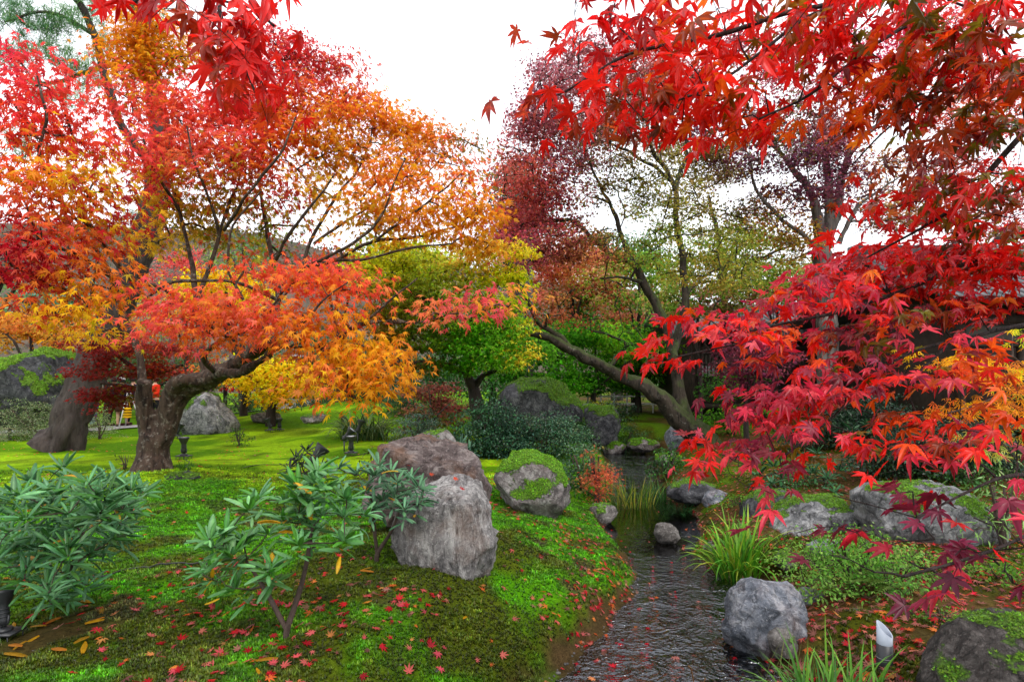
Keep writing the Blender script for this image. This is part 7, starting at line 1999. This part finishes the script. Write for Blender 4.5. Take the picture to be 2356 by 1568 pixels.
ci = np.where(rg.random(n) < 0.34, 0, np.where(rg.random(n) < 0.45, 1, np.where(rg.random(n) < 0.45, 2, 3)))
br = (right > .5) & (rg.random(n) < 0.45)
ci = np.where(br, 3, ci)
base_c = np.array([FC[CN[i]][rg.integers(3)] for i in ci])
Cf = jitter(np.array([lin(*q) for q in base_c]) * 0.85, rg, 0.2, 0.08)
nrml = normal_at(x, y)
nrml[onw] = (0, 0, 1)
nrml = nrm(nrml + rg.normal(0, 0.22, (n, 3)) * np.where(onw, 0.08, 1)[:, None])
h = nrm(np.cross(nrml, nrm(rg.normal(0, 1, (n, 3)))))
Fr = np.stack([h, np.cross(nrml, h), nrml], 2)
P = np.stack([x, y, z + np.where(onw, 0, 0.006)], 1)
score = S / y
idx = np.argsort(-score)[:300]
keep = np.ones(n, bool); keep[idx] = False
T_FALL = [maple_template(7, True, dr, fo, 40 + k) for k, (dr, fo) in enumerate(((-0.15, 0.05), (0.18, 0.06), (-0.3, 0.08), (0.06, -0.05)))]
T_LIT = [maple_template(7, False, -0.15, 0.05, 50, 4, .12, .2), maple_template(5, False, 0.2, 0.06, 51, 4, .12, -.2)]
FMESH = [make_mesh('fallen_leaf', tv, tf, LEAF1, col=np.clip(1.25 - 0.3 * tt[:, None] * np.ones(3), 0, 2)) for tv, tf, tt in T_FALL]
LANDMARKS = [(-0.5, 4.6, 'pale standing rock'), (0.3, 6.9, 'mossy boulder'), (-1.3, 3.5, 'centre rhododendron'), (-2.9, 3.7, 'left rhododendron'), (2.42, 6.0, 'arching iris clump'), (2.0, 4.4, 'blue grey boulder'), (2.41, 3.68, 'bollard light'), (2.7, 3.1, 'corner boulder'),
             (4.3, 6.1, 'striped boulder'), (2.9, 4.9, 'light green azalea'), (3.6, 6.6, 'lichened outcrop'), (0.6, 5.2, 'bend of the bank'), (0.0, 3.6, 'lower bank'), (-2.2, 5.2, 'cable'), (3.6, 4.4, 'right slope'), (-0.6, 3.0, 'bottom edge')]
W_ = {'red': 'crimson', 'pink': 'faded pink', 'orange': 'orange', 'brown': 'curled brown'}
for i in idx:
    o = bpy.data.objects.new('fallen_leaf', FMESH[int(rg.integers(4))])
    M = Matrix([list(Fr[i][0]) + [0], list(Fr[i][1]) + [0], list(Fr[i][2]) + [0], [0, 0, 0, 1]])
    o.matrix_world = Matrix.Translation(Vector(P[i])) @ M @ Matrix.Scale(float(S[i]), 4)
    o.color = (*[float(c) for c in Cf[i]], 1)
    COL.objects.link(o)
    lm = min(LANDMARKS, key=lambda q: (q[0] - x[i]) ** 2 + (q[1] - y[i]) ** 2)[2]
    tipd = Fr[i][:, 0]
    pt = ('right' if tipd[0] > 0 else 'left') if abs(tipd[0]) > abs(tipd[1]) else ('away' if tipd[1] > 0 else 'forward')
    on = 'floating on water' if onw[i] else ('on the right bank' if right[i] > .5 else ('on the muddy edge' if d[i] < 0.25 else 'on moss'))
    k = W_[CN[ci[i]]]
    tag(o, f'{k} fallen maple leaf {on} by the {lm}, tip {pt}', 'leaf', f'{k} fallen leaves {on} near the {lm}')
V, Fs, Cc = leaf_arrays(T_LIT, P[keep], Fr[keep], S[keep], Cf[keep], rg)
tag(link('leaf_litter', make_mesh('leaf_litter', V, Fs, LEAF, col=Cc)), 'scattered red and brown fallen maple leaves over moss and banks', 'leaf litter', kind='stuff')
# long yellow rhododendron leaves dropped at the lower left
rl = make_mesh('fallen_leaf', RH[1][0], RH[1][1], LEAF1, col=np.ones((len(RH[1][0]), 3)), smooth=True)
for k, (px, py) in enumerate([(30, 1455), (70, 1448), (105, 1440), (90, 1470), (60, 1480), (20, 1490), (215, 1390), (235, 1400), (240, 1425), (195, 1440), (205, 1470), (118, 1500), (190, 1510), (10, 1510), (470, 1335), (590, 1545), (640, 1520), (860, 1320), (1065, 1432), (855, 1310)]):
    g = G(px, py)
    o = bpy.data.objects.new('fallen_leaf', rl)
    o.location = g + np.array([0, 0, 0.02])
    o.rotation_euler = (rg.normal(0, .2), rg.normal(0, .15), rg.uniform(0, 6.28))
    s = float(rg.uniform(0.09, 0.15))
    o.scale = (s, s, s)
    c = lin(*[(226, 170, 30), (200, 150, 40), (216, 140, 50)][k % 3]) * 0.75
    o.color = (*[float(q) for q in c], 1)
    COL.objects.link(o)
    w = 'under the left rhododendron' if px < 300 else 'near the centre rhododendron'
    tag(o, f'long yellow fallen rhododendron leaf {w}', 'leaf', f'yellow leaves {w}')
# leaves caught on the boulder tops
for k, (px, py, Y) in enumerate([(938, 1068, 5.2), (1012, 1058, 5.3), (1030, 1066, 5.3), (990, 1090, 5.15), (1075, 1066, 5.3), (1045, 1100, 4.75), (1062, 1125, 4.5)]):
    o = bpy.data.objects.new('fallen_leaf', FMESH[k % 4])
    o.location = W(px, py, Y)
    o.rotation_euler = (0.5, 0, rg.uniform(0, 6.28))
    o.scale = (0.042,) * 3
    c = lin(*[(200, 30, 40), (226, 90, 60)][k % 2]) * 0.7
    o.color = (*[float(q) for q in c], 1)
    COL.objects.link(o)
    tag(o, ('red' if k % 2 == 0 else 'orange') + ' maple leaf resting on the big boulders', 'leaf', ('red' if k % 2 == 0 else 'orange') + ' leaves resting on the boulders')

# pebbles of the stream bed and the wet edge
ico = [(0, 0, 1), (0.89, 0, 0.45), (0.28, 0.85, 0.45), (-0.72, 0.53, 0.45), (-0.72, -0.53, 0.45), (0.28, -0.85, 0.45), (0.72, 0.53, -0.45), (-0.28, 0.85, -0.45), (-0.89, 0, -0.45), (-0.28, -0.85, -0.45), (0.72, -0.53, -0.45), (0, 0, -1)]
icf = np.array([(0, 1, 2), (0, 2, 3), (0, 3, 4), (0, 4, 5), (0, 5, 1), (1, 6, 2), (2, 7, 3), (3, 8, 4), (4, 9, 5), (5, 10, 1), (6, 7, 2), (7, 8, 3), (8, 9, 4), (9, 10, 5), (10, 6, 1), (11, 7, 6), (11, 8, 7), (11, 9, 8), (11, 10, 9), (11, 6, 10)], np.int32)
x, y = scatter(30000, 0, 0, 3.0, 9.0, 1.2)
z, d, right = zfun(x, y, True)
k = in_view(x, y, z) & (d < 0.06) & (rg.random(len(x)) < np.where(d > -0.15, 0.8, 0.05))
k |= in_view(x, y, z) & (d > 0.1) & (rg.random(len(x)) < 0.006)
x, y, z = x[k], y[k], z[k]
n = len(x)
s = rg.uniform(0.006, 0.02, n) * rg.uniform(0.6, 1.2, n)
V = np.stack([x, y, z], 1)[:, None, :] + np.array(ico)[None] * s[:, None, None] * rg.uniform(0.6, 1.2, (n, 1, 3)) * np.array([1, 1, 0.55])
Fp = (icf[None] + (np.arange(n) * 12)[:, None, None]).reshape(-1, 3).astype(np.int32)
pc = jitter(np.array([(0.05, 0.045, 0.042), (0.08, 0.072, 0.066), (0.035, 0.033, 0.034), (0.11, 0.10, 0.095)])[rg.integers(0, 4, n)], rg, 0.2, 0.04)
m_peb, nt, out = new_mat('pebbles')
at = N(nt, 'ShaderNodeAttribute', attribute_name='Col')
prin(nt, out, at.outputs['Color'], 0.5, 0.4)
tag(link('pebbles', make_mesh('pebbles', V.reshape(-1, 3), Fp, m_peb, col=np.repeat(pc, 12, 0), smooth=True)), 'small dark pebbles along the stream bed', 'pebbles', kind='stuff')
